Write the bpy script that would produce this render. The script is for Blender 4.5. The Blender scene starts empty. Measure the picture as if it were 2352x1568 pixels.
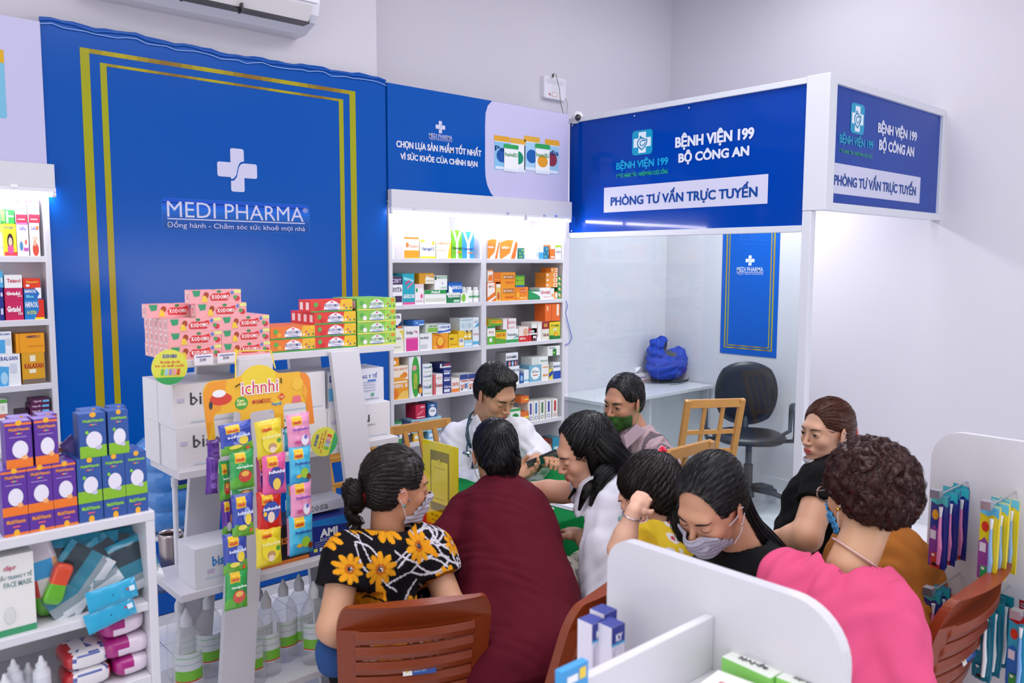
import bpy, math, random
import numpy as np
from mathutils import Matrix, Vector, geometry
random.seed(7); rng = np.random.default_rng(7)
C = bpy.context.scene.collection
S = bpy.context.scene

# ---------------------------------------------------------------- camera
FOC, CX, CY, HC = 1893.6, 1176.0, 784.0, 1.68
_y, _p, _r = [math.radians(a) for a in (42.163, 5.515, -0.165)]
_f = np.array([math.sin(_y)*math.cos(_p), math.cos(_y)*math.cos(_p), -math.sin(_p)])
_x = np.array([math.cos(_y), -math.sin(_y), 0.0]); _d = np.cross(_f, _x)
RR = np.array([math.cos(_r)*_x+math.sin(_r)*_d, -math.sin(_r)*_x+math.cos(_r)*_d, _f])
CAM = np.array([0, 0, HC])
cd = bpy.data.cameras.new('camera'); cam = bpy.data.objects.new('camera', cd); C.objects.link(cam)
cd.sensor_width = 36; cd.lens = 36*FOC/2352; cd.clip_start = .05
m4 = Matrix.Identity(4)
for i in range(3):
    m4[i][0] = RR[0][i]; m4[i][1] = -RR[1][i]; m4[i][2] = -RR[2][i]; m4[i][3] = CAM[i]
cam.matrix_world = m4
cd.dof.use_dof = True; cd.dof.focus_distance = 3.6; cd.dof.aperture_fstop = 5.0
S.camera = cam
def ray(x, y): return RR.T@np.array([(x-CX)/FOC, (y-CY)/FOC, 1])
def pl(x, y, ax, val):
    r = ray(x, y); return CAM+(val-CAM[ax])/r[ax]*r
def at(x, y, d): return CAM+d*ray(x, y)

# ---------------------------------------------------------------- world, assumed ceiling lamps and added lights, exposure
w = bpy.data.worlds.new('world'); S.world = w; w.use_nodes = True
w.node_tree.nodes['Background'].inputs[0].default_value = (.94, .945, 1, 1)
w.node_tree.nodes['Background'].inputs[1].default_value = .85
S.view_settings.view_transform = 'Standard'; S.view_settings.look = 'None'
S.view_settings.exposure = 0.0; S.view_settings.gamma = 1
def area(name, loc, sx, sy, power, col=(1, .985, 1), rot=(0, 0, 0)):
    l = bpy.data.lights.new(name, 'AREA'); l.shape = 'RECTANGLE'; l.size = sx; l.size_y = sy; l.energy = power; l.color = col
    o = bpy.data.objects.new(name, l); o.location = loc; o.rotation_euler = rot; C.objects.link(o); return o
area('ceiling_lamp', (1.1, 1.2, 3.72), 2.4, 1.0, 30)  # all ceiling lamps here are assumed, the ceiling is out of view
area('ceiling_lamp', (3.1, 2.0, 3.72), 1.4, .8, 24)
area('ceiling_lamp', (4.5, 2.6, 3.72), .9, .9, 13)  # extra lamp, added to brighten the right wall's corner above the booth
area('ceiling_lamp', (-.9, .8, 3.72), 1.4, 1.6, 20)
area('ceiling_lamp', (2.6, -.2, 3.72), 2.0, 1.2, 20)
area('booth_lamp', (4.75, 3.1, 2.5), .7, .25, 21)  # assumed lamp hidden behind the sign, added to brighten the booth interior
area('shopfront_daylight', (-2.35, .2, 1.7), 2.8, 5.2, 30, (1, .99, 1), (0, -math.pi/2, 0))  # fill light added on the unseen left side to brighten the right wall
area('ceiling_lamp', (.6, -1.4, 3.72), 2.4, 1.4, 36)
area('shop_window', (4.0, -3.12, 1.43), 2.6, .85, 38, (.97, .96, 1), (math.pi/2, 0, 0))  # assumed unseen source, added behind the camera to give the banner its soft reflection

# ---------------------------------------------------------------- colour and materials
def lin(h):
    if isinstance(h, str):
        h = h.lstrip('#'); h = tuple(int(h[i:i+2], 16)/255 for i in (0, 2, 4))
    return tuple((c/12.92 if c <= .04045 else ((c+.055)/1.055)**2.4) for c in h)
MT = {}
def mat(name, rough=.5, col=None, metal=0, bump=0, bscale=200, spec=.5, sss=0, emit=0, coat=0, var=.0, sheen=0, stretch=None, croughness=.05):
    if name in MT: return MT[name]
    m = bpy.data.materials.new(name); m.use_nodes = True; n = m.node_tree; b = n.nodes['Principled BSDF']
    b.inputs['Roughness'].default_value = rough; b.inputs['Metallic'].default_value = metal
    b.inputs['Specular IOR Level'].default_value = spec
    b.inputs['Coat Weight'].default_value = coat; b.inputs['Coat Roughness'].default_value = croughness
    b.inputs['Sheen Weight'].default_value = sheen
    tc = n.nodes.new('ShaderNodeTexCoord'); mp = n.nodes.new('ShaderNodeMapping'); n.links.new(tc.outputs['Object'], mp.inputs[0])
    if stretch: mp.inputs['Scale'].default_value = stretch
    nz = n.nodes.new('ShaderNodeTexNoise'); nz.inputs['Scale'].default_value = bscale; nz.inputs['Detail'].default_value = 3
    n.links.new(mp.outputs[0], nz.inputs['Vector'])
    if col is None:
        a = n.nodes.new('ShaderNodeAttribute'); a.attribute_name = 'Col'; src = a.outputs['Color']
    else:
        rgb = n.nodes.new('ShaderNodeRGB'); rgb.outputs[0].default_value = (*lin(col), 1); src = rgb.outputs[0]
    if var:
        hsv = n.nodes.new('ShaderNodeHueSaturation'); mr = n.nodes.new('ShaderNodeMapRange')
        mr.inputs['To Min'].default_value = 1-var; mr.inputs['To Max'].default_value = 1+var
        n.links.new(nz.outputs['Fac'], mr.inputs[0]); n.links.new(mr.outputs[0], hsv.inputs['Value']); n.links.new(src, hsv.inputs['Color']); src = hsv.outputs[0]
    n.links.new(src, b.inputs['Base Color'])
    if bump:
        bp = n.nodes.new('ShaderNodeBump'); bp.inputs['Strength'].default_value = bump; bp.inputs['Distance'].default_value = .002
        n.links.new(nz.outputs['Fac'], bp.inputs['Height']); n.links.new(bp.outputs[0], b.inputs['Normal'])
    if sss:
        b.inputs['Subsurface Weight'].default_value = sss; b.inputs['Subsurface Radius'].default_value = (.012, .005, .003); b.inputs['Subsurface Scale'].default_value = 1
    if emit:
        n.links.new(src, b.inputs['Emission Color']); b.inputs['Emission Strength'].default_value = emit
    MT[name] = m; return m
def clear(name, tint='ffffff', ior=1.45, rough=.02, extra=0.0):
    if name in MT: return MT[name]
    m = bpy.data.materials.new(name); m.use_nodes = True; n = m.node_tree; n.nodes.clear()
    o = n.nodes.new('ShaderNodeOutputMaterial'); t = n.nodes.new('ShaderNodeBsdfTransparent'); g = n.nodes.new('ShaderNodeBsdfGlossy')
    t.inputs[0].default_value = (*lin(tint), 1); g.inputs['Roughness'].default_value = rough
    lw = n.nodes.new('ShaderNodeLayerWeight'); lw.inputs[0].default_value = .5; pw = n.nodes.new('ShaderNodeMath'); pw.operation = 'POWER'; n.links.new(lw.outputs['Facing'], pw.inputs[0]); pw.inputs[1].default_value = 4
    fr = n.nodes.new('ShaderNodeMath'); fr.operation = 'MULTIPLY_ADD'; n.links.new(pw.outputs[0], fr.inputs[0]); fr.inputs[1].default_value = .5; fr.inputs[2].default_value = .03
    ad = n.nodes.new('ShaderNodeMath'); ad.operation = 'ADD'; ad.inputs[1].default_value = 0; n.links.new(fr.outputs[0], ad.inputs[0])
    nz = n.nodes.new('ShaderNodeTexNoise'); nz.inputs['Scale'].default_value = 30
    bp = n.nodes.new('ShaderNodeBump'); bp.inputs['Strength'].default_value = .02; n.links.new(nz.outputs['Fac'], bp.inputs['Height']); n.links.new(bp.outputs[0], g.inputs['Normal'])
    mx = n.nodes.new('ShaderNodeMixShader'); n.links.new(ad.outputs[0], mx.inputs[0]); n.links.new(t.outputs[0], mx.inputs[1]); n.links.new(g.outputs[0], mx.inputs[2])
    if extra > .05:
        df = n.nodes.new('ShaderNodeBsdfDiffuse'); df.inputs[0].default_value = (.95, .97, .98, 1); m2 = n.nodes.new('ShaderNodeMixShader'); m2.inputs[0].default_value = extra; n.links.new(mx.outputs[0], m2.inputs[1]); n.links.new(df.outputs[0], m2.inputs[2]); mx = m2
    n.links.new(mx.outputs[0], o.inputs[0]); MT[name] = m; return m
PRINT = mat('printed_card', .42, bump=.08, bscale=350)
FILM = mat('glossy_film', .22, bump=.25, bscale=60, coat=.4)
WHITE = mat('white_laminate', .3, 'dad9df', bump=.02, bscale=90, var=.01)
PLAS = mat('moulded_plastic', .35)
BANNER = mat('vinyl_banner', .4, bump=.1, bscale=25, coat=.38, croughness=.17, spec=.05)
PAINT = mat('wall_paint', .65, 'd8d5dc', bump=.05, bscale=180, var=.008)
METAL = mat('brushed_metal', .25, metal=1, bump=.05, bscale=300)
GLASS = clear('clear_glass', 'f4faf9', 1.5, .015, .02)

# ---------------------------------------------------------------- text outlines
_tc = {}
def textmesh(s, bold=0, res=2):
    k = (s, bold, res)
    if k in _tc: return _tc[k]
    cu = bpy.data.curves.new('t', 'FONT'); cu.body = s; cu.size = 1; cu.offset = bold; cu.resolution_u = res; cu.fill_mode = 'FRONT'
    o = bpy.data.objects.new('t', cu); C.objects.link(o); bpy.context.view_layer.update()
    me = o.evaluated_get(bpy.context.evaluated_depsgraph_get()).to_mesh(); me.calc_loop_triangles()
    v = np.array([q.co[:2] for q in me.vertices]).reshape(-1, 2); t = [tuple(q.vertices) for q in me.loop_triangles]
    o.evaluated_get(bpy.context.evaluated_depsgraph_get()).to_mesh_clear()
    bpy.data.objects.remove(o); bpy.data.curves.remove(cu)
    if len(v):
        lo, hi = v.min(0), v.max(0); v = (v-lo)/np.maximum(hi-lo, 1e-6); asp = (hi-lo)[0]/max((hi-lo)[1], 1e-6)
    else: asp = 1
    _tc[k] = (v, t, asp); return _tc[k]

# ---------------------------------------------------------------- mesh builder
class MB:
    def __init__(s, T=None): s.v = []; s.f = []; s.c = []; s.mi = []; s.T = T; s.m = 0
    def add(s, pts, faces, col):
        b = len(s.v); col = lin(col) if isinstance(col, str) else col
        for p in pts: s.v.append(tuple(s.T@Vector(p)) if s.T is not None else tuple(p))
        for f in faces: s.f.append(tuple(b+i for i in f)); s.c.append(col); s.mi.append(s.m)
        return s
    def box(s, x0, x1, y0, y1, z0, z1, col='ffffff', cols=None):
        P = [(x0, y0, z0), (x1, y0, z0), (x1, y1, z0), (x0, y1, z0), (x0, y0, z1), (x1, y0, z1), (x1, y1, z1), (x0, y1, z1)]
        F = {'f': (0, 1, 5, 4), 'r': (1, 2, 6, 5), 'b': (2, 3, 7, 6), 'l': (3, 0, 4, 7), 't': (4, 5, 6, 7), 'd': (0, 3, 2, 1)}
        b = len(s.v); s.add(P, [], col)
        for k, f in F.items():
            s.f.append(tuple(b+i for i in f)); cc = (cols or {}).get(k, col); s.c.append(lin(cc) if isinstance(cc, str) else cc); s.mi.append(s.m)
        return s
    def quad(s, pts, col): return s.add(pts, [tuple(range(len(pts)))], col)
    def rect(s, x0, x1, z0, z1, y, col): return s.quad([(x0, y, z0), (x1, y, z0), (x1, y, z1), (x0, y, z1)], col)
    def poly(s, pts2, y, col):      # polygon in x,z facing -y
        t = geometry.tessellate_polygon([[Vector((a, b, 0)) for a, b in pts2]])
        return s.add([(a, y, b) for a, b in pts2], [tuple(q) for q in t], col)
    def disc(s, x, z, rx, rz, y, col, n=20, a0=0, a1=2*math.pi):
        return s.poly([(x+rx*math.cos(a0+(a1-a0)*i/n), z+rz*math.sin(a0+(a1-a0)*i/n)) for i in range(n if a1-a0 > 6.2 else n+1)], y, col)
    def text(s, t, x0, x1, z0, z1, y, col, bold=0, res=2, keep=False):
        v, tr, asp = textmesh(t, bold, res)
        if not len(v): return s
        if keep:
            h = min(z1-z0, (x1-x0)/asp); w = h*asp; xc = (x0+x1)/2; zc = (z0+z1)/2; x0, x1, z0, z1 = xc-w/2, xc+w/2, zc-h/2, zc+h/2
        return s.add([(x0+a*(x1-x0), y, z0+b*(z1-z0)) for a, b in v], tr, col)
    def prism(s, pts2, y0, y1, col, side=None):   # outline in x,z extruded in y
        n = len(pts2); t = geometry.tessellate_polygon([[Vector((a, b, 0)) for a, b in pts2]])
        s.add([(a, y0, b) for a, b in pts2], [tuple(q) for q in t], col); s.add([(a, y1, b) for a, b in pts2], [tuple(q)[::-1] for q in t], col)
        P = [(a, y0, b) for a, b in pts2]+[(a, y1, b) for a, b in pts2]
        return s.add(P, [(i, (i+1) % n, n+(i+1) % n, n+i) for i in range(n)], side or col)
    def lathe(s, prof, n=24, col='ffffff', c=(0, 0, 0), cols=None, sx=1, sy=1):
        P = [(c[0]+r*sx*math.cos(2*math.pi*k/n), c[1]+r*sy*math.sin(2*math.pi*k/n), c[2]+z) for r, z in prof for k in range(n)]
        b = len(s.v); s.add(P, [], col)
        for i in range(len(prof)-1):
            cc = lin(cols[i] if cols else col) if isinstance(cols[i] if cols else col, str) else (cols[i] if cols else col)
            for k in range(n):
                s.f.append((b+i*n+k, b+i*n+(k+1) % n, b+(i+1)*n+(k+1) % n, b+(i+1)*n+k)); s.c.append(cc); s.mi.append(s.m)
        for i, rev in ((0, True), (len(prof)-1, False)):
            if prof[i][0] > 1e-5:
                f = tuple(b+i*n+k for k in range(n)); s.f.append(f[::-1] if rev else f); s.c.append(lin(col) if isinstance(col, str) else col); s.mi.append(s.m)
        return s
    def tube(s, pts, r, col='ffffff', n=8, flat=1.0, closed=False, up=None):
        pts = [Vector(p) for p in pts]; N = len(pts); rs = r if hasattr(r, '__len__') else [r]*N
        P = []; prev = None
        for i, p in enumerate(pts):
            t = (pts[(i+1) % N]-pts[i-1]) if closed else (pts[min(i+1, N-1)]-pts[max(i-1, 0)])
            t = t.normalized() if t.length > 1e-9 else Vector((0, 0, 1))
            if up is not None: a = Vector(up)
            else: a = prev if prev is not None else (Vector((0, 0, 1)) if abs(t.z) < .9 else Vector((1, 0, 0)))
            bb = t.cross(a).normalized(); a = bb.cross(t).normalized(); prev = a
            for k in range(n):
                an = 2*math.pi*k/n; P.append(p+(a*math.cos(an)*flat+bb*math.sin(an))*rs[i])
        F = []
        for i in range(N if closed else N-1):
            j = (i+1) % N
            for k in range(n): F.append((i*n+k, i*n+(k+1) % n, j*n+(k+1) % n, j*n+k))
        if not closed: F += [tuple(range(n))[::-1], tuple((N-1)*n+k for k in range(n))]
        return s.add(P, F, col)
    def ball(s, c, r, col='ffffff', n=16, m=10):
        r = r if hasattr(r, '__len__') else (r, r, r)
        P = [(c[0]+r[0]*math.sin(math.pi*i/m)*math.cos(2*math.pi*k/n), c[1]+r[1]*math.sin(math.pi*i/m)*math.sin(2*math.pi*k/n), c[2]-r[2]*math.cos(math.pi*i/m)) for i in range(m+1) for k in range(n)]
        return s.add(P, [(i*n+k, i*n+(k+1) % n, (i+1)*n+(k+1) % n, (i+1)*n+k) for i in range(m) for k in range(n)], col)
    def build(s, name, mats=None, parent=None, smooth=False, bevel=0, loc=None, seg=2):
        me = bpy.data.meshes.new(name); me.from_pydata(s.v, [], s.f); me.update()
        mats = mats or [PRINT]; mats = mats if isinstance(mats, (list, tuple)) else [mats]
        for q in mats: me.materials.append(q)
        me.polygons.foreach_set('material_index', s.mi)
        a = me.color_attributes.new('Col', 'FLOAT_COLOR', 'CORNER')
        ls = np.array([len(f) for f in s.f]); cc = np.repeat(np.array([(*c, 1) for c in s.c], dtype=np.float32).reshape(-1, 4), ls, axis=0)
        a.data.foreach_set('color', cc.ravel())
        if smooth:
            me.polygons.foreach_set('use_smooth', [True]*len(s.f))
        o = bpy.data.objects.new(name, me); C.objects.link(o)
        if bevel:
            b = o.modifiers.new('bevel', 'BEVEL'); b.width = bevel; b.segments = seg; b.limit_method = 'ANGLE'; b.angle_limit = .6
        if smooth == 'auto':
            me.shade_smooth(); me.set_sharp_from_angle(angle=.7)
        if parent is not None: o.parent = parent
        if loc is not None: o.location = loc
        return o
def recenter(o):
    """put a top-level mesh's origin at the middle of its base"""
    n = len(o.data.vertices); a = np.empty(n*3); o.data.vertices.foreach_get('co', a); a = a.reshape(-1, 3)
    lo, hi = a.min(0), a.max(0); c = np.array([(lo[0]+hi[0])/2, (lo[1]+hi[1])/2, lo[2]])
    o.data.vertices.foreach_set('co', (a-c).ravel()); o.data.update(); o.location = c
    for ch in o.children: ch.location = Vector(ch.location)-Vector(c)
    return o
def tag(o, label, cat, group=None):
    o['label'] = label; o['category'] = cat
    if group: o['group'] = group
    return o
def empty(name, label, cat, loc=(0, 0, 0), group=None, rz=0):
    o = bpy.data.objects.new(name, None); C.objects.link(o); o.location = loc; o.rotation_euler = (0, 0, rz); o.empty_display_size = .05
    return tag(o, label, cat, group)
def part(mb, name, root, mats=None, **k):
    """mesh authored in world space -> child of root (root unrotated)"""
    o = mb.build(name, mats, root, **k); l = Vector((0, 0, 0)); r = root
    while r is not None: l += r.location; r = r.parent
    o.matrix_parent_inverse = Matrix.Translation(-l); return o
def struct(mb, name, mats=None, **k):
    o = mb.build(name, mats, **k); o['kind'] = 'structure'; return o
def rrect(x0, x1, z0, z1, r, n=6, rs=None):
    rs = rs or [r]*4; out = []
    for (cx, cz, a), q in zip(((x1, z0, -90), (x1, z1, 0), (x0, z1, 90), (x0, z0, 180)), rs):
        sx = -1 if cx == x1 else 1; sz = 1 if cz == z0 else -1
        if q <= 0: out.append((cx, cz)); continue
        for i in range(n+1):
            t = math.radians(a+90*i/n); out.append((cx+sx*q+q*math.cos(t), cz+sz*q+q*math.sin(t)))
    return out
TB = Matrix.Rotation(-math.pi/2, 4, 'Z')      # local x -> world -y, faces -x
def planeB(x): return Matrix.Translation((x, 0, 0))@TB
def uA(px, py, y): p = pl(px, py, 1, y); return p[0], p[2]
def uB(px, py, x): p = pl(px, py, 0, x); return -p[1], p[2]
def textpx(mb, s, a, b, U, off, col, bold=0, res=3):
    (x0, z1), (x1, z0) = U(*a), U(*b); mb.text(s, x0, x1, z0, z1, off, col, bold, res)
def capinfo(s, bold, res):
    cu = bpy.data.curves.new('t', 'FONT'); cu.body = s; cu.size = 1; cu.offset = bold; cu.resolution_u = res; cu.fill_mode = 'FRONT'
    o = bpy.data.objects.new('t', cu); C.objects.link(o); bpy.context.view_layer.update()
    e = o.evaluated_get(bpy.context.evaluated_depsgraph_get()); me = e.to_mesh(); me.calc_loop_triangles()
    v = np.array([q.co[:2] for q in me.vertices]).reshape(-1, 2); t = [tuple(q.vertices) for q in me.loop_triangles]
    e.to_mesh_clear(); bpy.data.objects.remove(o); bpy.data.curves.remove(cu); return v, t
CAPH = {}
def textb(mb, s, BL, BR, TL, U, off, col, bold=0, res=3):
    """text fitted between two baseline points and a cap height"""
    (x0, z0), (x1, z0b), (_, zt) = U(*BL), U(*BR), U(*TL)
    if bold not in CAPH: CAPH[bold] = capinfo('H', bold, 2)[0][:, 1].max()
    v, t = capinfo(s, bold, res); lo, hi = v[:, 0].min(), v[:, 0].max(); zb = (z0+z0b)/2; ch = zt-z0
    for k, dx in enumerate((-ch*.022, 0, ch*.022) if bold > .02 else (0,)): mb.add([(x0+dx+(p-lo)/(hi-lo)*(x1-x0), off-.0002*k, zb+q/CAPH[bold]*ch) for p, q in v], t, col)
ORD = ['first', 'second', 'third', 'fourth', 'fifth', 'sixth', 'seventh', 'eighth', 'ninth', 'tenth', 'eleventh', 'twelfth', 'thirteenth', 'fourteenth', 'fifteenth', 'sixteenth', 'seventeenth', 'eighteenth', 'nineteenth', 'twentieth', 'twenty-first', 'twenty-second', 'twenty-third', 'twenty-fourth', 'twenty-fifth', 'twenty-sixth', 'twenty-seventh', 'twenty-eighth', 'twenty-ninth', 'thirtieth', 'thirty-first', 'thirty-second', 'thirty-third', 'thirty-fourth', 'thirty-fifth', 'thirty-sixth']
# ================================================================ THE SETTING
YA, YC, XB = 3.9, 4.15, 5.45
b = MB(); b.box(-2.5, 6.2, -3.2, 4.6, -.1, 0, 'eceef2')
FL = mat('floor_tiles', .18, 'e4e6ec', coat=.2)
n = FL.node_tree; br = n.nodes.new('ShaderNodeTexBrick'); tc = n.nodes.new('ShaderNodeTexCoord')
br.offset = 0; br.inputs['Scale'].default_value = 1; br.inputs['Brick Width'].default_value = .6; br.inputs['Row Height'].default_value = .6; br.inputs['Mortar Size'].default_value = .0025
br.inputs['Color1'].default_value = (*lin('e6e8ee'), 1); br.inputs['Color2'].default_value = (*lin('e2e5eb'), 1); br.inputs['Mortar'].default_value = (*lin('9da2ab'), 1)
n.links.new(tc.outputs['Object'], br.inputs['Vector']); n.links.new(br.outputs['Color'], n.nodes['Principled BSDF'].inputs['Base Color'])
struct(b, 'floor', FL)
b = MB(); b.box(-2.5, 6.2, -3.2, 4.6, 3.8, 3.9, 'ffffff'); struct(b, 'ceiling', PAINT)
b = MB(); b.box(-2.5, 2.537, YA, 4.6, 0, 3.8); struct(b, 'wall_front', PAINT)
b = MB(); b.box(2.537, XB, YC, 4.6, 0, 3.8); struct(b, 'wall_recess', PAINT)
b = MB(); b.box(XB, XB+.2, -3.2, YC+.45, 0, 3.8); struct(b, 'wall_right', PAINT)
b = MB(); b.box(-2.5, 6.2, -3.3, -3.2, 0, 3.8); struct(b, 'wall_back', PAINT)
b = MB(); b.box(XB-.012, XB, -3.2, YC, 0, .1, 'e3e4ea'); struct(b, 'baseboard_right', WHITE)
b = MB(); b.box(-2.5, 2.53, 3.80, 3.9, 0, .045, 'e6e7ec'); struct(b, 'baseboard_front', WHITE)

BLUE = '0052ae'
def gold(mb, x0, x1, z0, z1, y, vert):
    n = 26
    for i in range(n):
        t = i/n; u = (i+1)/n
        if vert:
            k = .5+.5*math.sin(t*9); c = tuple(a*(1-k)+b_*k for a, b_ in zip(lin('a98f16'), lin('a3a51e')))
            mb.rect(x0, x1, z0+(z1-z0)*t, z0+(z1-z0)*u, y, c)
        else:
            k = .5+.5*math.sin(t*20); c = tuple(a*(1-k)+b_*k for a, b_ in zip(lin('8a6a2a'), lin('b3a51e')))
            mb.rect(x0+(x1-x0)*t, x0+(x1-x0)*u, z0, z1, y, c)
def frame(mb, x0, x1, z0, z1, wv, wh, y):
    gold(mb, x0, x0+wv, z0, z1, y, 1); gold(mb, x1-wv, x1, z0, z1, y, 1)
    gold(mb, x0+wv, x1-wv, z1-wh, z1, y, 0); gold(mb, x0+wv, x1-wv, z0, z0+wh, y, 0)
def arcp(cx, cz, r, a, b_, n=6): return [(cx+r*math.cos(math.radians(a+(b_-a)*i/n)), cz+r*math.sin(math.radians(a+(b_-a)*i/n))) for i in range(n+1)]
def cross(mb, cx, cz, s, y, col, gapcol, sx=1):
    a, r = .17, .05                        # half arm width, corner radius; s = full size
    def ln(p): return [(cx+x*s*sx, cz+z*s) for x, z in p]
    arms = [rrect(-a, a, -.5, .5, r, 4), rrect(-.5, .5, -a, a, r, 4)]
    mb.poly(ln(arms[0]), y, col); mb.poly(ln(arms[1]), y-.0002, col)
    c = [(-.19, -.235), (-.1, -.22), (-.03, -.13), (.0, .0), (.03, .1), (.08, .17), (.19, .2)]
    up = ln([(x-.0, z+.022) for x, z in c]); dn = ln([(x+.012, z-.022) for x, z in c])
    mb.poly(dn+up[::-1], y-.0005, gapcol)

# ---- big blue banner behind the display stand
yb = 3.81
b = MB(); N = 40; top = []
for i in range(N+1):
    x = .886+(2.531-.886)*i/N; top.append((x, 2.655+.004*math.sin(i*.9)+.003*math.sin(i*2.3)-.012*math.exp(-((i-20)/8)**2)))
pts = [(.886, .05), (2.531, .05)]+top[::-1]; b.prism(pts, yb, yb+.015, BLUE)
b.tube([(x, yb-.002, z-.012+.004*math.sin(i)) for i, (x, z) in enumerate(top)], .007, '1a58b0', 6)
b.tube([(x, yb-.008, z-.03+.004*math.sin(i*1.7)) for i, (x, z) in enumerate(top)], .0025, '8fb0e6', 5)
y1 = yb-.001
(xa, zt), (xb_, _) = uA(182.5, 108, yb), uA(816, 215, yb); frame(b, xa, xb_, .16, zt, .036, .019, y1)
(xa, zt), (xb_, _) = uA(229, 143.5, yb), uA(788, 232.5, yb); frame(b, xa, xb_, .2, zt, .026, .012, y1)
(x0, z1), (x1, z0) = uA(370, 452, yb), uA(711, 538, yb)
zt, zb = z1-.004, z0+.004
for i, c in enumerate(['1f55c8', '1a5cd0', '1e6ad6', '1f66c4', '1b5cb4', '1853a8', '164fa2', '154c9e']):
    h = (zt-zb)/8; q = rrect(x0, x1, zt-h*(i+1), zt-h*i, 0, rs=[.02 if i == 7 else 0, .02 if i == 0 else 0, .02 if i == 0 else 0, .02 if i == 7 else 0]); b.poly(q, y1, c)
b.tube([(x, y1, z) for x, z in rrect(x0, x1, zb, zt, .02)], .0012, '2f7fd8', 4, closed=True)
cx_, cz_ = uA(545, 391, yb); _, za = uA(545, 342, yb); _, zc = uA(545, 441, yb); cross(b, cx_, cz_, za-zc, y1-.001, 'cfd0ea', BLUE, .97)
uA_ = lambda px, py: uA(px, py, yb); textb(b, 'MEDI PHARMA', (383.7, 497.1), (697, 509.4), (383.7, 461.2), uA_, y1-.0012, 'cfd0ea', 0)
textpx(b, '®', (695, 478), (707, 489), uA_, y1-.001, 'cfd0ea')
(x0, z1), (x1, z0) = uA_(384, 501.2), uA_(700, 513.8); b.rect(x0, x1, (z0+z1)/2-.0025, (z0+z1)/2+.0025, y1-.001, 'cfd0ea')
textb(b, 'Đồng hành - Chăm sóc sức khoẻ mọi nhà', (383.7, 520.4), (700.4, 531.4), (383.7, 509), uA_, y1-.001, 'cfd0ea', 0)
tag(recenter(b.build('wall_banner', BANNER)), 'tall blue wall banner with double gold frame and white cross emblem', 'banner')

def medi_logo(b, U, cx, cz, s, tx0, tx1, tz0, tz1, off, col, bg):
    cross(b, cx, cz, s, off, col, bg); b.text('MEDI PHARMA', tx0, tx1, tz0, tz1, off-.0004, col, .004)
    h = tz1-tz0; b.rect(tx0, tx1, tz0-.22*h, tz0-.13*h, off-.0004, col); b.text('Đồng hành - Chăm sóc sức khoẻ mọi nhà', tx0, tx1, tz0-.75*h, tz0-.25*h, off-.0004, col)
# ---- banner above the right shelving
b = MB(); yh = 3.80; b.box(2.536, 3.932, yh, yh+.03, 2.07, 2.632, BLUE); U = lambda px, py: uA(px, py, yh); y1 = yh-.001
pts = []
for px_, py_ in [(1130, 232), (1120, 243), (1115, 260), (1114, 290), (1114, 330), (1114, 380), (1115, 405), (1119, 425), (1127, 443), (1137, 456)]: pts.append(U(px_, py_))
pts = [(x, min(z, 2.631)) for x, z in pts]; pts[0] = (pts[0][0], 2.631)
pts += [(pts[-1][0], 2.071), (3.931, 2.071), (3.931, 2.631)]; b.poly(pts[::-1], y1, 'c9c6e6')
(lx, lz) = U(1011, 292); (_, l1), (_, l0) = U(1011, 278), U(1011, 306)
(t0, t1), (t2, t3) = U(985, 305), U(1038, 321); medi_logo(b, U, lx, lz, l1-l0, t0, t2, t3, t1, y1-.001, 'cfd0ea', BLUE)
textb(b, 'CHỌN LỰA SẢN PHẨM TỐT NHẤT', (910, 338.3), (1104.9, 357.9), (910, 323.8), U, y1-.001, 'e6e6f2', .022)
textb(b, 'VÌ SỨC KHỎE CỦA CHÍNH BẠN', (919.2, 365.3), (1096, 382.7), (919.2, 352.3), U, y1-.001, 'e6e6f2', .022)
def can(b, U, x0, yt, x1, yb2, body, cap, off, txt='', tc='ffffff', band=None):
    (a, t), (c, d) = U(x0, yt), U(x1, yb2); h = t-d
    b.poly(rrect(a, c, d, t-.1*h, .006, 3), off, body); b.poly(rrect(a-.003, c+.003, t-.16*h, t, .008, 3), off-.0003, cap); b.rect(a, c, t-.18*h, t-.16*h, off-.0003, 'e9e9f4')
    if band: b.disc((a+c)/2, d+h*.42, (c-a)*.36, h*.2, off-.0005, band)
    if txt: b.text(txt, a+.004, c-.004, d+h*.55, d+h*.7, off-.0007, tc, .02)
    b.rect(a+.008, c-.008, d+.02*h, d+.1*h, off-.0005, 'dfe9f7')
for q in [(1135, 310, 1170, 392, '8ac4e6', 'e0a63a', 'Ped', '16356e', '2c5aa8'), (1173, 316, 1206, 396, 'eef1f4', 'e3ae45', '', '16356e', '1f8f6a'), (1204, 311, 1238, 394, 'a9d3ee', 'e3ae45', '', '16356e', '2a62b0'), (1252, 319, 1283, 401, '9ccae6', 'e0a63a', 'edia', '16356e', '8c3a4c')]:
    can(b, U, q[0], q[1], q[2], q[3], q[4], q[5], y1-.001, q[6], q[7], q[8])
for q in [(1157, 330, 1189, 396, 'f4f6f4', '3aa75c', 'fresimilEU', '2f8f4a', None, 'c0407a'), (1229, 329, 1261, 401, 'f4f6f4', '3aa75c', 'fresimilEU', '2f8f4a', 'e8a030', 'd8902a')]:
    can(b, U, q[0], q[1], q[2], q[3], q[4], q[5], y1-.004, q[6], q[7], q[8])
tag(recenter(b.build('shelf_banner', BANNER)), 'blue and lavender banner with milk tins above the lit shelving behind the doctor', 'banner')
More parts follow.
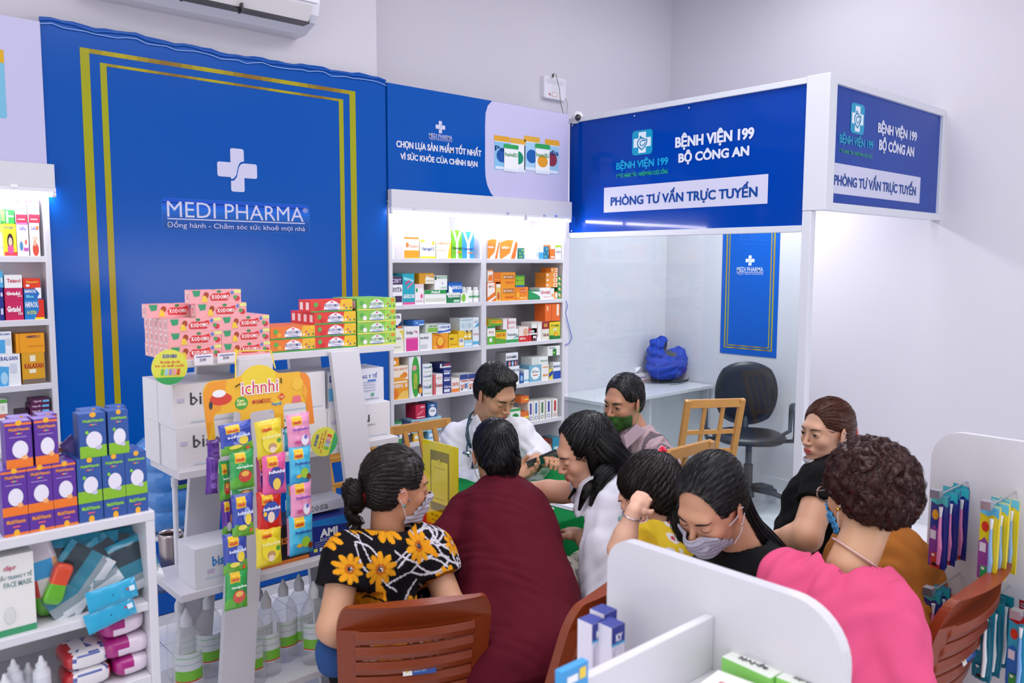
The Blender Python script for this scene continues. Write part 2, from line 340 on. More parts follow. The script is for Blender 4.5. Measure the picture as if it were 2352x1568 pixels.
# ---- banner above the left shelving (mostly lavender, a tin at the left edge)
b = MB(); b.box(-.35, .884, 3.80, 3.83, 2.07, 2.632, 'c9c6e6'); (x0, z1), (x1, z0) = uA(-40, 108, 3.8), uA(16, 272, 3.8)
b.poly(rrect(x0, x1, z0, z1, .008, 3), 3.799, '7cc0dc'); b.rect(x0, x1, z1-.05, z1, 3.7985, 'e2b024')
tag(recenter(b.build('shelf_banner', BANNER)), 'lavender banner with a blue tin above the lit shelving at the left edge', 'banner')

# ================================================================ LIT SHELVING
SHZ = [1.698, 1.440, 1.175, .911, .654, .397, .12]
def shelving(x0, xd, x1, label, tubes, off=0.0):
    r = empty('shelving_unit', label, 'shelving unit', ((x0+x1)/2, 3.96, 0))
    t = .022; yf, yk = 3.80, 4.12
    for a, c, nm in ((x0, x0+t, 'side_panel'), (x1-t, x1, 'side_panel'))+(((xd-t/2-.008, xd+t/2+.008, 'divider'),) if xd else ()):
        q = MB(); q.box(a, c, yf, yk, 0, 2.0); part(q, nm, r, WHITE, bevel=.0015)
    q = MB(); q.box(x0+t, x1-t, yk-.008, yk, .05, 2.0); part(q, 'back_panel', r, WHITE)
    for z in SHZ:
        for a, c in (((x0+t, xd-.02), (xd+.02, x1-t)) if xd else ((x0+t, x1-t),)):
            q = MB(); q.box(a, c, yf+.002, yk-.008, z-.025, z); part(q, 'shelf', r, WHITE, bevel=.0012)
    q = MB(); q.box(x0-.004, x1+.018, 3.765, 3.80, 1.972, 2.068); q.box(x0, x1, 3.80, yk, 1.99, 2.01); part(q, 'header', r, WHITE, bevel=.001)
    return r
HOUS = mat('lamp_housing', .35, 'e8e9f0')
def tube_lamp(x0, x1, y, z, label, power=26):
    r = empty('tube_lamp', label, 'lamp', ((x0+x1)/2, y, z))
    q = MB(); q.box(x0, x1, y-.012, y+.012, z, z+.02); part(q, 'housing', r, HOUS, bevel=.003)
    q = MB(); q.tube([(x0+.006, y, z-.008), (x1-.006, y, z-.008)], .0085, 'ffffff', 12); part(q, 'tube', r, mat('lit_tube', .4, 'f2f0ff', emit=power), smooth=True)
    q = MB(); q.tube([(x0-.0, y, z-.008), (x0+.014, y, z-.008)], .0105, 'dddddd', 12); part(q, 'end_cap', r, HOUS)
    q = MB(); q.tube([(x1-.014, y, z-.008), (x1, y, z-.008)], .0105, 'dddddd', 12); part(q, 'end_cap', r, HOUS)
    for c in (x0+.15, x1-.15):
        q = MB(); q.box(c-.012, c+.012, y-.016, y+.016, z+.012, z+.024); part(q, 'clip', r, METAL)
    return r
XD = uA(1111.6, 690, 3.8)[0]
shelving(2.536, XD, 3.915, 'tall white two-bay shelving unit filled with medicine behind the doctor', 0)
shelving(-.35, .18, .884, 'tall white shelving unit of medicine at the left edge of the photo', 0)
tube_lamp(2.53, 3.52, 3.778, 1.955, 'long lit tube lamp under the header of the shelving behind the doctor', 80)
tube_lamp(3.53, 3.935, 3.778, 1.955, 'short lit tube lamp at the right end of the shelving header behind the doctor', 80)
tube_lamp(-.30, .905, 3.778, 1.955, 'lit tube lamp under the header of the left shelving unit', 80)

# ---- products: (name, bay) lists in the coordinates of two close-up views
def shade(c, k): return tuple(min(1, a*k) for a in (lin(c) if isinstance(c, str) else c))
def product(x0, x1, z0, z1, y, dep, face, decals, side=None, top=None, name='medicine_box', mats=PRINT, rot=0, dz=.0008):
    w = x1-x0; h = z1-z0
    q = MB(); q.box(-w/2, w/2, 0, dep, 0, h, side or face, {'f': face, 't': top or side or face})
    for i, d in enumerate(decals):
        off = -dz*(1+.35*i)
        if d[0] == 'r': q.rect(-w/2+d[1]*w, -w/2+d[3]*w, d[2]*h, d[4]*h, off, d[5])
        elif d[0] == 'o': q.disc(-w/2+d[1]*w, d[2]*h, d[3]*w, d[4]*h, off, d[5])
        elif d[0] == 'p': q.poly([(-w/2+a*w, b_*h) for a, b_ in d[1]], off, d[2])
        elif d[0] == 't': q.text(d[1], -w/2+d[2]*w, -w/2+d[4]*w, d[3]*h, d[5]*h, off, d[6], d[7] if len(d) > 7 else .015, 1)
        elif d[0] == 'side': q.text(d[1], 0, 1, 0, 1, 0, d[2])
    o = q.build(name, mats, loc=((x0+x1)/2, y, z0)); o.rotation_euler = (0, 0, rot); return o
def bottle(x0, x1, z0, z1, y, body, cap, label, band):
    r = (x1-x0)/2; h = z1-z0; q = MB()
    q.lathe([(r*.9, 0), (r, .02*h), (r, .2*h), (r, .2*h), (r, .66*h), (r, .66*h), (r, .76*h), (r*.6, .82*h), (r*.6, .84*h)], 20, body, cols=[body, body, body, label, label, body, body, body])
    q.lathe([(r*.72, .84*h), (r*.72, h*.98), (r*.65, h)], 20, cap); q.lathe([(r*1.01, .3*h), (r*1.01, .42*h)], 20, band)
    return q.build('medicine_bottle', PLAS, loc=((x0+x1)/2, y+r, z0), smooth='auto')
def R(a, b_, c, d, col): return ('r', a, b_, c, d, col)
def T(s, a, b_, c, d, col, bd=.015): return ('t', s, a, b_, c, d, col, bd)
def O(a, b_, c, d, col): return ('o', a, b_, c, d, col)
def P(col, *p): return ('p', p, col)
# each: x0,x1,ytop,ybottom | desc | face | decals [| side]
G = [
# shelf one (top, left bay)
(1, 'L', 140, 240, 187, 303, 'white and orange', 'fbf7f0', [R(0, 0, 1, .38, 'f0a21c'), R(0, .92, 1, 1, 'f08a1c'), O(.2, .63, .1, .12, 'd8843a'), T('Trimafort', .28, .5, .95, .66, 'd8813c')]),
(1, 'L', 247, 350, 200, 305, 'white and yellow', 'fdfbe0', [R(0, 0, 1, .1, 'e8d21c'), T('Varogel S', .1, .36, .9, .6, '1d4fa0', .03), R(0, .85, .3, .95, 'd6e04a'), O(.85, .8, .08, .1, 'e8c020')]),
(1, 'L', 355, 455, 183, 307, 'cream', 'fbf6e2', [P('f0c826', (1, 0), (1, .9), (.86, .5), (.74, 0)), T('BONMENAGEL B', .05, .64, .9, .74, 'd0912c'), R(.05, .35, .6, .38, 'cfae7c')]),
(1, 'L', 398, 452, 140, 183, 'plain white', 'f4f6f6', [T('Gel', .3, .2, .8, .7, 'a8bfd8')], 'f0f0f0', 1),
(1, 'L', 458, 527, 140, 310, 'lime green', '6fbf2a', [P('ffffff', (.25, 1), (.05, 1), (.4, .55), (.4, 0), (.62, 0), (.62, .55), (.98, 1), (.78, 1), (.5, .68)), T('Yumangel', .02, .3, .98, .42, '10502a', .03), R(.5, .2, .9, .25, 'e8862a')]),
(1, 'L', 527, 607, 152, 310, 'sky blue', '3a9fe0', [P('ffffff', (.25, 1), (.05, 1), (.4, .55), (.4, 0), (.62, 0), (.62, .55), (.98, 1), (.78, 1), (.5, .68)), T('Yumangel F', .04, .3, .96, .42, '103a8a', .03), R(.5, .2, .9, .25, 'e8862a')]),
(1, 'R', 697, 776, 197, 315, 'white with orange sweep', 'fdf3e6', [P('f08c28', (0, 0), (.1, 0), (.6, .35), (.75, .95), (.4, .98), (0, .9)), P('fdf3e6', (.2, .1), (.75, .3), (.9, .9), (.82, .4)), P('f0782a', (.6, 0), (.8, 0), (1, .8), (.95, .9)), R(0, .5, .55, .68, 'e87a1c'), T('mide', .02, .52, .5, .66, 'ffffff')]),
(1, 'R', 780, 897, 205, 318, 'white with wide orange sweep', 'fdf3e6', [P('f2922c', (0, 0), (.1, 0), (.55, .3), (.75, .98), (.4, 1), (0, .85)), P('fdf3e6', (.15, .05), (.7, .25), (.85, .9), (.78, .4)), P('f0782a', (.6, 0), (.85, 0), (1, .8), (.9, .95)), R(.05, .5, .55, .7, 'f4a030'), T('sulidero', .08, .52, .52, .68, 'ffffff')]),
(1, 'R', 905, 943, 260, 318, 'green dotted', '2f8a7a', [O(.2+.3*i, .2+.3*j, .08, .08, ('b8d84a', 'e0e04a', '3a6fc0')[(i+j) % 3]) for i in range(3) for j in range(3)]),
(1, 'R', 1020, 1038, 175, 318, 'narrow white', 'f2f6fa', [R(.1, .1, .9, .3, 'c8def0')]),
(1, 'R', 1040, 1070, 155, 318, 'tall white and blue', 'e4f2fa', [R(0, 0, 1, .25, '4aa6d8'), R(0, .8, 1, 1, 'cfe6f4')]),
(1, 'R', 1072, 1105, 250, 318, 'teal dotted', '2a7fa8', [O(.2+.3*i, .2+.3*j, .08, .08, ('b8d84a', '3ac0c0', '1a4f90')[(i+j) % 3]) for i in range(3) for j in range(3)]),
(1, 'R', 1115, 1145, 240, 320, 'orange and white', 'f4802a', [R(0, .72, 1, 1, 'faf2e4'), R(.1, .1, .9, .2, 'ffffff')]),
(1, 'R', 1148, 1188, 232, 320, 'white with lime band', 'f4f4ea', [R(0, .78, 1, .92, 'b0d838'), T('eubus', .1, .4, .9, .6, '7c8a9a')]),
# shelf two
(2, 'L', 48, 130, 450, 612, 'white and dark purple', 'f3f2f6', [R(0, .72, 1, 1, '3a2450'), T('CEBT', .1, .78, .9, .92, 'd8d0e6'), T('EBYSTA', .05, .45, .95, .62, '3a2450', .02), R(.35, .1, .95, .32, '3a2450'), O(.12, .22, .14, .14, '2c2440'), O(.12, .22, .09, .09, 'f3f2f6')]),
(2, 'L', 130, 210, 430, 610, 'turquoise', '18a9bd', [P('8fe0e8', (.1, .9), (.9, .8), (.95, .72), (.1, .8)), P('d0407a', (.2, .7), (.6, .8), (.65, .75), (.25, .64)), P('e46a9a', (.35, .55), (.9, .75), (.92, .7), (.4, .5)), T('GAVISCON', .04, .2, .96, .34, 'ffffff', .03), R(0, 0, 1, .08, 'd85a9a')]),
(2, 'L', 212, 272, 500, 608, 'white with pink drop', 'f4eef0', [R(0, .82, 1, 1, 'e4d0d6'), O(.75, .4, .12, .12, 'e0508a'), O(.2, .7, .12, .1, '3aa05a'), R(.1, .1, .9, .2, 'd8c8d0')]),
(2, 'L', 275, 422, 540, 605, 'long white and green', 'f2f4f0', [R(0, .72, 1, 1, '1f9a4a'), T('Antacil', .3, .76, .7, .97, 'ffffff', .03), R(.05, .15, .95, .4, 'd8dccf')]),
(2, 'L', 240, 340, 428, 540, 'golden and white', 'd89a10', [P('f4f0e0', (.4, 0), (1, 0), (1, .55), (.75, .6), (.5, .72), (.4, .5)), T('attacostem', .42, .72, .98, .84, 'faf2d8'), R(.45, .2, .95, .35, 'cfc8b0')], None, 1),
(2, 'L', 342, 428, 443, 540, 'white with green bar', 'f2f4f2', [R(0, .86, 1, 1, 'e8ece8'), R(.02, .7, .16, .96, '1d5a40'), R(.2, .8, .98, .95, '2a9a5a'), T('SUCRAHASAN', .22, .82, .96, .93, 'ffffff', .02), O(.62, .45, .05, .05, '8a8f98'), R(.5, .1, .95, .22, 'b8d8c4')], None, 1),
(2, 'L', 423, 515, 557, 607, 'dark green', '157a44', [R(0, .75, 1, 1, 'e4e8e2'), T('Espumisan', .1, .45, .95, .8, 'ffffff', .03), R(.5, .08, .95, .3, 'b8dcc4')]),
(2, 'L', 437, 528, 487, 557, 'blue and white', '1f6fc8', [R(0, .82, 1, 1, '12509c'), P('f2f6fa', (0, 0), (.3, 0), (.2, .5), (0, .7)), T('GAVISCO3', .2, .3, .95, .65, 'ffffff', .03)], None, 1),
(2, 'L', 517, 572, 562, 606, 'white and green roll', 'f2f6ee', [O(.35, .5, .25, .45, '86c83a')]),
(2, 'L', 565, 609, 520, 602, 'BOTTLE', 'f2f4f4', ['e8efe8', '5aa86a'], None, 0),
(2, 'L', 611, 649, 520, 602, 'BOTTLE', 'f2f4f4', ['e8efe8', '5aa86a'], None, 0),
(2, 'L', 530, 562, 518, 560, 'BOTTLE', 'e8eaea', ['e8efe8', 'a8b8a8'], None, 1),
(2, 'R', 695, 752, 487, 595, 'orange with white sweep', 'ee7d28', [P('f8f0e6', (0, .2), (.9, .5), (.8, .95), (0, .95)), P('f8f0e6', (0, 0), (1, .3), (1, .2), (.4, 0)), T('AMCOL', .1, .7, .8, .85, 'c8642a')]),
(2, 'R', 697, 734, 405, 487, 'orange and white carton', 'f4ece2', [P('ee7d28', (0, .1), (.9, .1), (.9, .6), (.2, .55)), R(0, .9, 1, 1, 'e8852c')], None, 1),
(2, 'R', 753, 784, 500, 595, 'small yellow', 'f0cc6a', [R(0, .8, 1, 1, 'f4ead0'), O(.5, .3, .3, .25, 'd8642a')]),
(2, 'R', 785, 880, 508, 595, 'orange yellow', 'f59a14', [R(.15, .5, .92, .78, 'a8480c'), T('BECORON-C', .18, .54, .9, .74, 'fff0c0', .02), R(.3, .15, .9, .28, 'e06a10')]),
(2, 'R', 785, 882, 422, 508, 'orange yellow', 'f59a14', [R(.15, .5, .92, .78, 'a8480c'), T('BECORON-C', .18, .54, .9, .74, 'fff0c0', .02), R(.3, .15, .9, .28, 'e06a10')], 'e87a1a', 1),
(2, 'R', 736, 785, 422, 500, 'deep orange', 'ea7a1e', [R(.1, .2, .9, .3, 'f4a040')], None, 1),
(2, 'R', 881, 968, 520, 594, 'orange', 'f48a1c', [R(.4, .6, .8, .85, 'e0441c'), T('mexcold', .42, .64, .78, .82, 'ffe0a0'), O(.2, .4, .12, .22, 'f8b830'), R(.3, .1, .9, .25, 'f8c060')]),
(2, 'R', 884, 943, 443, 520, 'lime and blue', '8cc42c', [R(0, 0, 1, .16, '1b60a8'), R(0, .86, 1, 1, '4aa030'), T('B — C', .1, .5, .9, .66, '2a5a2a')], None, 1),
(2, 'R', 970, 1048, 545, 592, 'green open tray', '1fa05a', [P('f2f4f2', (.2, .9), (1, .9), (1, .3), (.7, .6)), R(0, 0, 1, .15, '12804a')]),
(2, 'R', 1045, 1118, 524, 588, 'white with red swirl', 'f6f4f4', [T('Grovital', .08, .45, .92, .78, 'd03a30', .02), R(.3, .15, .9, .22, 'e8a0a0')]),
(2, 'R', 1119, 1141, 528, 585, 'narrow white', 'f2eeea', [R(.2, .2, .8, .5, 'e8a060')]),
]+[(2, 'R', 1085 if k else 1120, 1164, 422+32.5*k, 454.5+32.5*k, 'orange stacked', 'f2993a', [R(.65, .15, .97, .85, 'faf0e2'), O(.8, .5, .08, .25, 'e8702a'), R(.05, .3, .2, .7, 'faf0e2')], 'ee8a2c', 1) for k in range(4)]+[
(2, 'R', 1142, 1164, 552, 586, 'orange stacked', 'f2993a', [R(.3, .15, .97, .85, 'faf0e2')]),
]+[(2, 'R', 1166, 1188, 447+34.6*k, 481+34.6*k, 'green stacked', '2a9a52', [R(.3, .2, .9, .6, 'f0b050'), O(.3, .6, .2, .2, 'ffffff')], None, 0 if k == 3 else 1) for k in range(4)]+[
# shelf three
(3, 'L', 62, 138, 798, 930, 'cream curved', 'f3f1e0', [P('e8d84a', (1, .4), (1, .95), (.6, .9), (.85, .75)), T('uphalac', .02, .5, .8, .68, '9a9a88', .02), R(.1, .2, .7, .26, 'c8c8b8')]),
(3, 'L', 57, 122, 698, 798, 'white and navy', 'f2f3f6', [P('1a2f6a', (0, 0), (1, .1), (1, .5), (.6, .2), (0, .45)), T('necta', .02, .68, .85, .92, '1a2440', .02), O(.3, .5, .15, .15, 'd8a08a'), R(.6, .02, 1, .16, 'e8703a')], None, 1),
(3, 'L', 140, 243, 782, 922, 'tall white and magenta', 'f3f2f2', [R(.12, .02, .9, .56, 'e0389a'), R(.12, .5, .9, .56, 'e884bc'), T('forlax', .15, .68, .58, .84, '4a4a50', .02), T('10g', .64, .7, .88, .84, 'c83a7a')]),
(3, 'L', 202, 275, 743, 832, 'bright blue', '2f74c8', [R(0, .8, 1, 1, '5a9ae0'), R(.5, .1, .95, .35, 'd8e8f8'), O(.3, .55, .15, .12, 'a8c8f0')], None, 1),
(3, 'L', 245, 327, 830, 912, 'white and grey', 'f1f3f4', [T('imodiumJ', .04, .62, .7, .85, '4a5058', .02), R(.05, .1, .6, .35, 'd0d6da')]),
(3, 'L', 281, 362, 768, 830, 'green and white', 'e6efe0', [R(.2, .1, 1, .6, '86c048'), T('CARBOGAST', .24, .65, .98, .92, '2a7a3a', .02), R(0, 0, .2, 1, 'c8d8c0')], None, 1),
(3, 'L', 365, 450, 765, 829, 'white and royal blue', 'f0f4f8', [P('2f6ac0', (0, 0), (1, .2), (1, .45), (.5, .25), (0, .3)), T('LOPRADIUM', .12, .5, .92, .78, '2a5ab0', .02), R(0, .92, 1, 1, '8ab0e0')], None, 1),
(3, 'L', 329, 435, 829, 908, 'golden orange', 'f3a21a', [O(.5, .42, .26, .42, 'e06a10'), O(.5, .5, .2, .28, 'f8c23a'), T('HOANG', .1, .85, .5, .97, 'a0500c', .02), R(.1, .1, .25, .2, 'f8d080')]),
(3, 'L', 438, 500, 835, 903, 'yellow', 'f0c50c', [R(.1, .6, .5, .75, '8a6a0c'), R(.1, .2, .9, .3, 'd8a008')]),
(3, 'L', 501, 540, 812, 898, 'yellow and white', 'f3c91a', [R(.1, .1, .95, .55, 'f6f2e0'), T('NB', .2, .3, .8, .5, '1a4a9a', .02)]),
(3, 'L', 540, 597, 872, 892, 'light blue base', 'a8d8ec', [R(.1, .2, .9, .5, 'e8f4fa')]),
(3, 'L', 541, 567, 810, 872, 'BOTTLE', 'f0c020', ['f8e070', 'fbfbf4'], None, 1),
(3, 'L', 569, 596, 808, 872, 'BOTTLE', 'f0c020', ['f8e070', 'fbfbf4'], None, 1),
(3, 'L', 599, 640, 806, 889, 'white and light blue', 'e9f1f6', [R(0, .1, 1, .3, '5ab4dc'), T('QVed', .1, .65, .9, .82, 'c84a4a', .02)]),
(3, 'L', 599, 638, 722, 805, 'white with blue wave', 'e9f1f6', [P('3a9fd0', (0, .15), (1, .3), (1, .6), (.4, .3)), T('DC', .3, .55, .9, .75, '5a90b8', .02)], None, 1),
(3, 'L', 512, 598, 724, 806, 'pale blue paired', 'dde8ec', [O(.25, .4, .16, .24, 'b8d0dc'), O(.75, .4, .16, .24, 'b8d0dc'), R(.49, 0, .51, 1, 'a8b8c4'), R(.05, .8, .95, .9, 'a8c4d4')], None, 1),
(3, 'R', 695, 748, 782, 882, 'green and white', 'f2f6ee', [R(0, 0, 1, .45, '62b23a'), R(.25, .15, .6, .35, 'f4faf0'), R(0, .9, 1, 1, '2a8a4a'), T('BUQ', .2, .6, .8, .75, 'd06a3a')]),
(3, 'R', 750, 819, 808, 881, 'yellow green', 'f0c41c', [P('5aa838', (0, 0), (1, 0), (1, .3), (0, .45)), T('KAVIT 400', .1, .5, .95, .78, 'd0501c', .02), R(0, .88, 1, 1, '3a9a3a')]),
(3, 'R', 702, 793, 735, 803, 'yellow green upper', 'f0c41c', [P('5aa838', (.2, 0), (1, 0), (1, .3), (.2, .45)), T('KAVIT 400', .25, .5, .95, .78, 'd0501c', .02), R(0, .88, 1, 1, '3a9a3a'), R(0, 0, .2, 1, '8aa838')], None, 1),
(3, 'R', 800, 888, 730, 800, 'white and crimson', 'f2ecec', [R(.32, 0, .38, 1, 'c83a3a'), T('BLTOS-C', .42, .5, .95, .75, 'c84848', .02), R(.42, .1, .9, .2, 'e8b8b8')], None, 1),
(3, 'R', 821, 902, 800, 871, 'white and teal', 'f2f5f3', [R(0, .02, 1, .25, '3aa05a'), P('2aa0a0', (.5, .3), (1, .4), (1, .55)), T('Venrutine', .08, .5, .9, .72, '5a6a70', .02)]),
(3, 'R', 905, 970, 785, 866, 'red and skin tone', 'f0e2da', [R(0, 0, 1, .4, 'd02a24'), O(.7, .65, .25, .25, 'e8b090'), T('HEPOL', .1, .15, .7, .3, 'ffffff')]),
(3, 'R', 972, 1026, 795, 860, 'red', 'cc1f28', [R(0, .5, 1, .62, 'f2f2f2'), R(.5, .1, .9, .4, 'f2e0e0'), T('HER', .1, .66, .7, .86, 'ffffff', .02)]),
(3, 'R', 990, 1057, 755, 853, 'tall white', 'f3f2ef', [R(.55, .2, .62, .9, 'c89090'), R(.1, .05, .4, .15, 'd0a0a0'), R(0, .9, 1, 1, 'e0dcd4')]),
(3, 'R', 1059, 1107, 750, 852, 'dark red and cream', 'ece6d8', [R(0, .6, 1, 1, '9c1626'), T('88', .25, .68, .75, .92, 'd8b04a', .03), T('TABBLLAM', .1, .2, .9, .35, '8a3030', .02)]),
(3, 'R', 1110, 1180, 752, 848, 'green and yellow', 'cfd83a', [P('f3d020', (0, .55), (1, .75), (1, 1), (0, 1)), P('1a7a38', (0, .0), (1, 0), (1, .18), (0, .25)), T('VITAMIN', .1, .72, .9, .85, '1a6a30', .02), T('A-D', .3, .5, .7, .65, 'ffffff', .03), O(.6, .32, .2, .16, 'f0b020')]),
(3, 'R', 1080, 1180, 630, 750, 'tall orange', 'ee6a20', [R(.1, .6, .2, .85, 'f8c8a0'), R(.76, .3, .92, .95, 'f8e0c8'), R(.42, 0, .44, 1, 'c84e10')], None, 1),
# shelf four
(4, 'L', 55, 168, 1143, 1242, 'orange sunburst', 'f2a21c', [O(.2, .3, .2, .24, 'ee7a10'), R(.05, .86, .95, .97, 'fbe8c0'), T('ORESOL  3B', .12, .62, .96, .82, 'ffffff', .03), P('f8ca60', (.3, 0), (1, 0), (1, .45), (.6, .4))]),
(4, 'L', 55, 168, 1046, 1142, 'white with oranges', 'f6ecd8', [O(.78, .35, .16, .2, 'f08418'), O(.6, .25, .12, .15, 'f09828'), T('OZOL DẠI UÝ', .04, .66, .96, .9, 'e06a30', .02), P('f2a83a', (0, 0), (1, 0), (.6, .2), (0, .25))], None, 1),
(4, 'L', 55, 107, 956, 1045, 'orange narrow', 'ee9a24', [R(.2, .68, .9, .9, 'f8e0b0'), T('RESOL', .2, .7, .9, .85, 'c8501c'), O(.4, .28, .2, .15, 'fbf0e0')], None, 1),
(4, 'L', 172, 262, 982, 1225, 'tall white with green oval', 'f4f6f2', [R(.9, 0, 1, 1, '1a2a6a'), R(0, 0, .12, 1, 'dfe4e8'), O(.5, .5, .3, .5, '35a83a'), O(.42, .72, .16, .07, 'e8a0a0'), ('t', 'BACH MAI', .36, .2, .6, .6, 'f4e84a', .02), O(.8, .2, .16, .12, '4a3020'), O(.85, .15, .12, .08, 'f0b030')]),
]+[(4, 'L', 263, 326, 1033+60*k, 1092+60*k, 'white stacked', 'f0f3f6', [T('Probio', .1, .5, .7, .78, '2a5aa0', .02), T('MF', .72, .5, .95, .78, '3aa04a', .02), R(.1, .12, .9, .2, 'b8d8b0')], None, 0 if k == 2 else 1) for k in range(3)]+[
(4, 'L', 330, 397, 1100, 1204, 'white with red spine', 'f4eeee', [R(0, 0, .14, 1, 'c8242c'), R(.18, 0, .3, 1, 'd03a3a'), T('Hesmin', .32, .35, .98, .55, 'a83030', .02), R(.4, .75, .9, .85, 'e8c0b8')]),
]+[(4, 'L', 400, 453, 1060+45.5*k, 1105+45.5*k, 'navy stacked', '1f2f80', [R(.1, .1, .85, .35, 'e4e8f2'), T('deflamex', .1, .45, .98, .7, 'd8def2', .02)], None, 0 if k == 2 else 1) for k in range(3)]+[
(4, 'L', 378, 456, 1026, 1060, 'navy and red', '242c6a', [R(.2, .1, .95, .4, 'e8e4e8'), P('d03a30', (.4, .5), (.9, .6), (.9, .8), (.4, .8)), R(0, .1, .15, .9, 'e8e4e8')], None, 1),
(4, 'L', 455, 509, 1128, 1190, 'white with orange base', 'f4ece6', [R(0, 0, 1, .25, 'ee8a3a'), T('ZENTEL', .08, .45, .92, .68, 'd0503a', .02)]),
(4, 'L', 512, 566, 1103, 1180, 'white, blue and red van print', 'eef0f2', [R(0, .7, 1, 1, '28408a'), T('Compsom', .05, .5, .95, .72, 'c83030', .03), O(.25, .12, .08, .08, '202020'), R(.1, .15, .6, .4, 'e0a090'), R(.6, .15, .9, .45, '5a7ab0')]),
(4, 'L', 568, 622, 1098, 1170, 'white, blue and red van print', 'eef0f2', [R(0, .7, 1, 1, '28408a'), T('Compsom', .05, .5, .95, .72, 'c83030', .03), O(.25, .12, .08, .08, '202020'), R(.1, .15, .6, .4, 'e0a090'), R(.6, .15, .9, .45, '5a7ab0')]),
(4, 'R', 820, 908, 1048, 1150, 'white with bone print', 'eef0f2', [R(0, 0, .55, .35, '2a4a8a'), R(.1, .05, .3, .3, '9ac0e8'), T('COLLAMIN 500', .02, .68, .98, .85, '6a7aa0', .02)]),
(4, 'R', 818, 900, 958, 1048, 'white with dark joints print', 'e9ebef', [R(.02, 0, .98, .45, '23345e'), O(.3, .2, .08, .18, 'e08a7a'), O(.55, .2, .08, .18, 'a8c8e8'), O(.8, .2, .08, .18, 'e0907a'), T('GLUCOSAMINE', .05, .6, .85, .78, '2a3a5a', .03)], 'a8a8a8', 1),
(4, 'R', 775, 816, 965, 1042, 'dull grey side', 'b0b2b4', [R(.1, .1, .9, .9, 'a4a6aa')], None, 1),
(4, 'R', 910, 938, 1095, 1138, 'deep blue', '24509a', [O(.5, .5, .3, .3, '9cc4ec')]),
(4, 'R', 939, 972, 1072, 1132, 'white and sky', 'e8f0f4', [R(0, .1, 1, .25, '7ab8d8')]),
(4, 'R', 975, 1052, 1040, 1128, 'light blue with white disc', '78b4cf', [O(.52, .5, .4, .38, 'f4f6f6'), T('ATorc', .22, .52, .8, .68, '2a3a4a', .03), R(.3, .36, .72, .42, 'c8604a')]),
(4, 'R', 1055, 1104, 1074, 1115, 'white with orange mark lower', 'f2f0ec', [R(.2, .4, .9, .6, 'e8a060')]),
(4, 'R', 1055, 1104, 1033, 1073, 'white with orange mark upper', 'f2f0ec', [R(.2, .4, .9, .6, 'e8a060')], None, 1),
(4, 'R', 990, 1100, 984, 1033, 'long white', 'edf0ee', [T('Ferrovit', .55, .3, .95, .6, '2a7a5a', .02), R(0, 0, .45, 1, 'd8e0dc')], None, 1),
(4, 'R', 1106, 1132, 1068, 1112, 'yellow blue', 'e8d04a', [P('1f50a8', (0, .2), (1, .5), (1, .9), (0, .6))]),
(4, 'R', 1134, 1184, 1022, 1108, 'white over cobalt', 'f0f2f4', [R(0, 0, 1, .48, '1d4fb4'), T('MAGNES-B6', .05, .68, .95, .84, '2a4a9a', .02)]),
(4, 'R', 1097, 1180, 958, 1022, 'white with pixel print', 'eff1ee', [R(.4, 0, .7, .7, '2a7a3a'), O(.5, .3, .08, .1, 'a8d850'), R(.1, .75, .6, .9, 'a0a8b0')], None, 1),
# shelf five
(5, 'L', 190, 295, 1400, 1490, 'light blue stacked', '8ec6da', [R(.05, .7, .5, .85, 'd84a5a'), R(0, .48, 1, .52, 'e8f4f8'), R(.1, .1, .9, .35, 'f0f6fa')], None, 1), (5, 'L', 296, 390, 1385, 1478, 'pale blue stacked', 'a4d0e0', [R(.1, .3, .8, .5, 'e8f4f8'), R(.6, .6, .9, .8, '3a80c0'), R(0, .55, 1, .58, 'f4f8fa')], None, 1),
(5, 'L', 62, 128, 1418, 1545, 'green and white', '3a8a5a', [R(0, .25, 1, .6, 'e8ecea'), R(.1, .75, .9, .9, 'd8e0e0'), R(.2, .3, .7, .5, '3a6aa0')]), (5, 'L', 130, 186, 1425, 1540, 'navy and white', '2a3a6a', [R(.1, .4, .9, .7, 'd8e0e0'), R(.1, .1, .5, .3, 'f0c040')]),
(5, 'L', 203, 268, 1492, 1530, 'yellow and white', 'e8b83a', [R(.1, .3, .9, .7, 'f4f0e0'), R(.6, .4, .85, .6, 'e86a3a')]), (5, 'L', 300, 366, 1480, 1518, 'sky blue', '7ab8e0', [R(.1, .3, .9, .7, 'f0f4f8')]),
(5, 'L', 217, 283, 1305, 1400, 'rose red', 'c81e48', [R(.5, .75, .9, .9, 'f0a0b0'), P('e86a88', (.2, .2), (.8, .5), (.8, .65), (.2, .4)), R(.1, .08, .9, .16, 'f0d0d8')], None, 1),
(5, 'L', 299, 360, 1292, 1384, 'blue and white shield', '1f5a9a', [O(.5, .4, .42, .34, 'f2f5f7'), T('OSLA', .2, .38, .8, .54, '1f5a9a', .04), R(.3, .8, .7, .9, 'd8e4f0')], None, 1),
(5, 'R', 846, 917, 1332, 1405, 'white and green leaf', 'e6eee0', [O(.5, .4, .35, .3, '2a8a3a'), R(0, .85, 1, 1, '3a9a4a')]),
(5, 'R', 919, 972, 1353, 1397, 'orange lower', 'e4702a', [R(.4, .4, .95, .6, 'f8d850')]), (5, 'R', 919, 972, 1310, 1352, 'orange upper', 'e4702a', [R(.4, .4, .95, .6, 'f8d850')], None, 1),
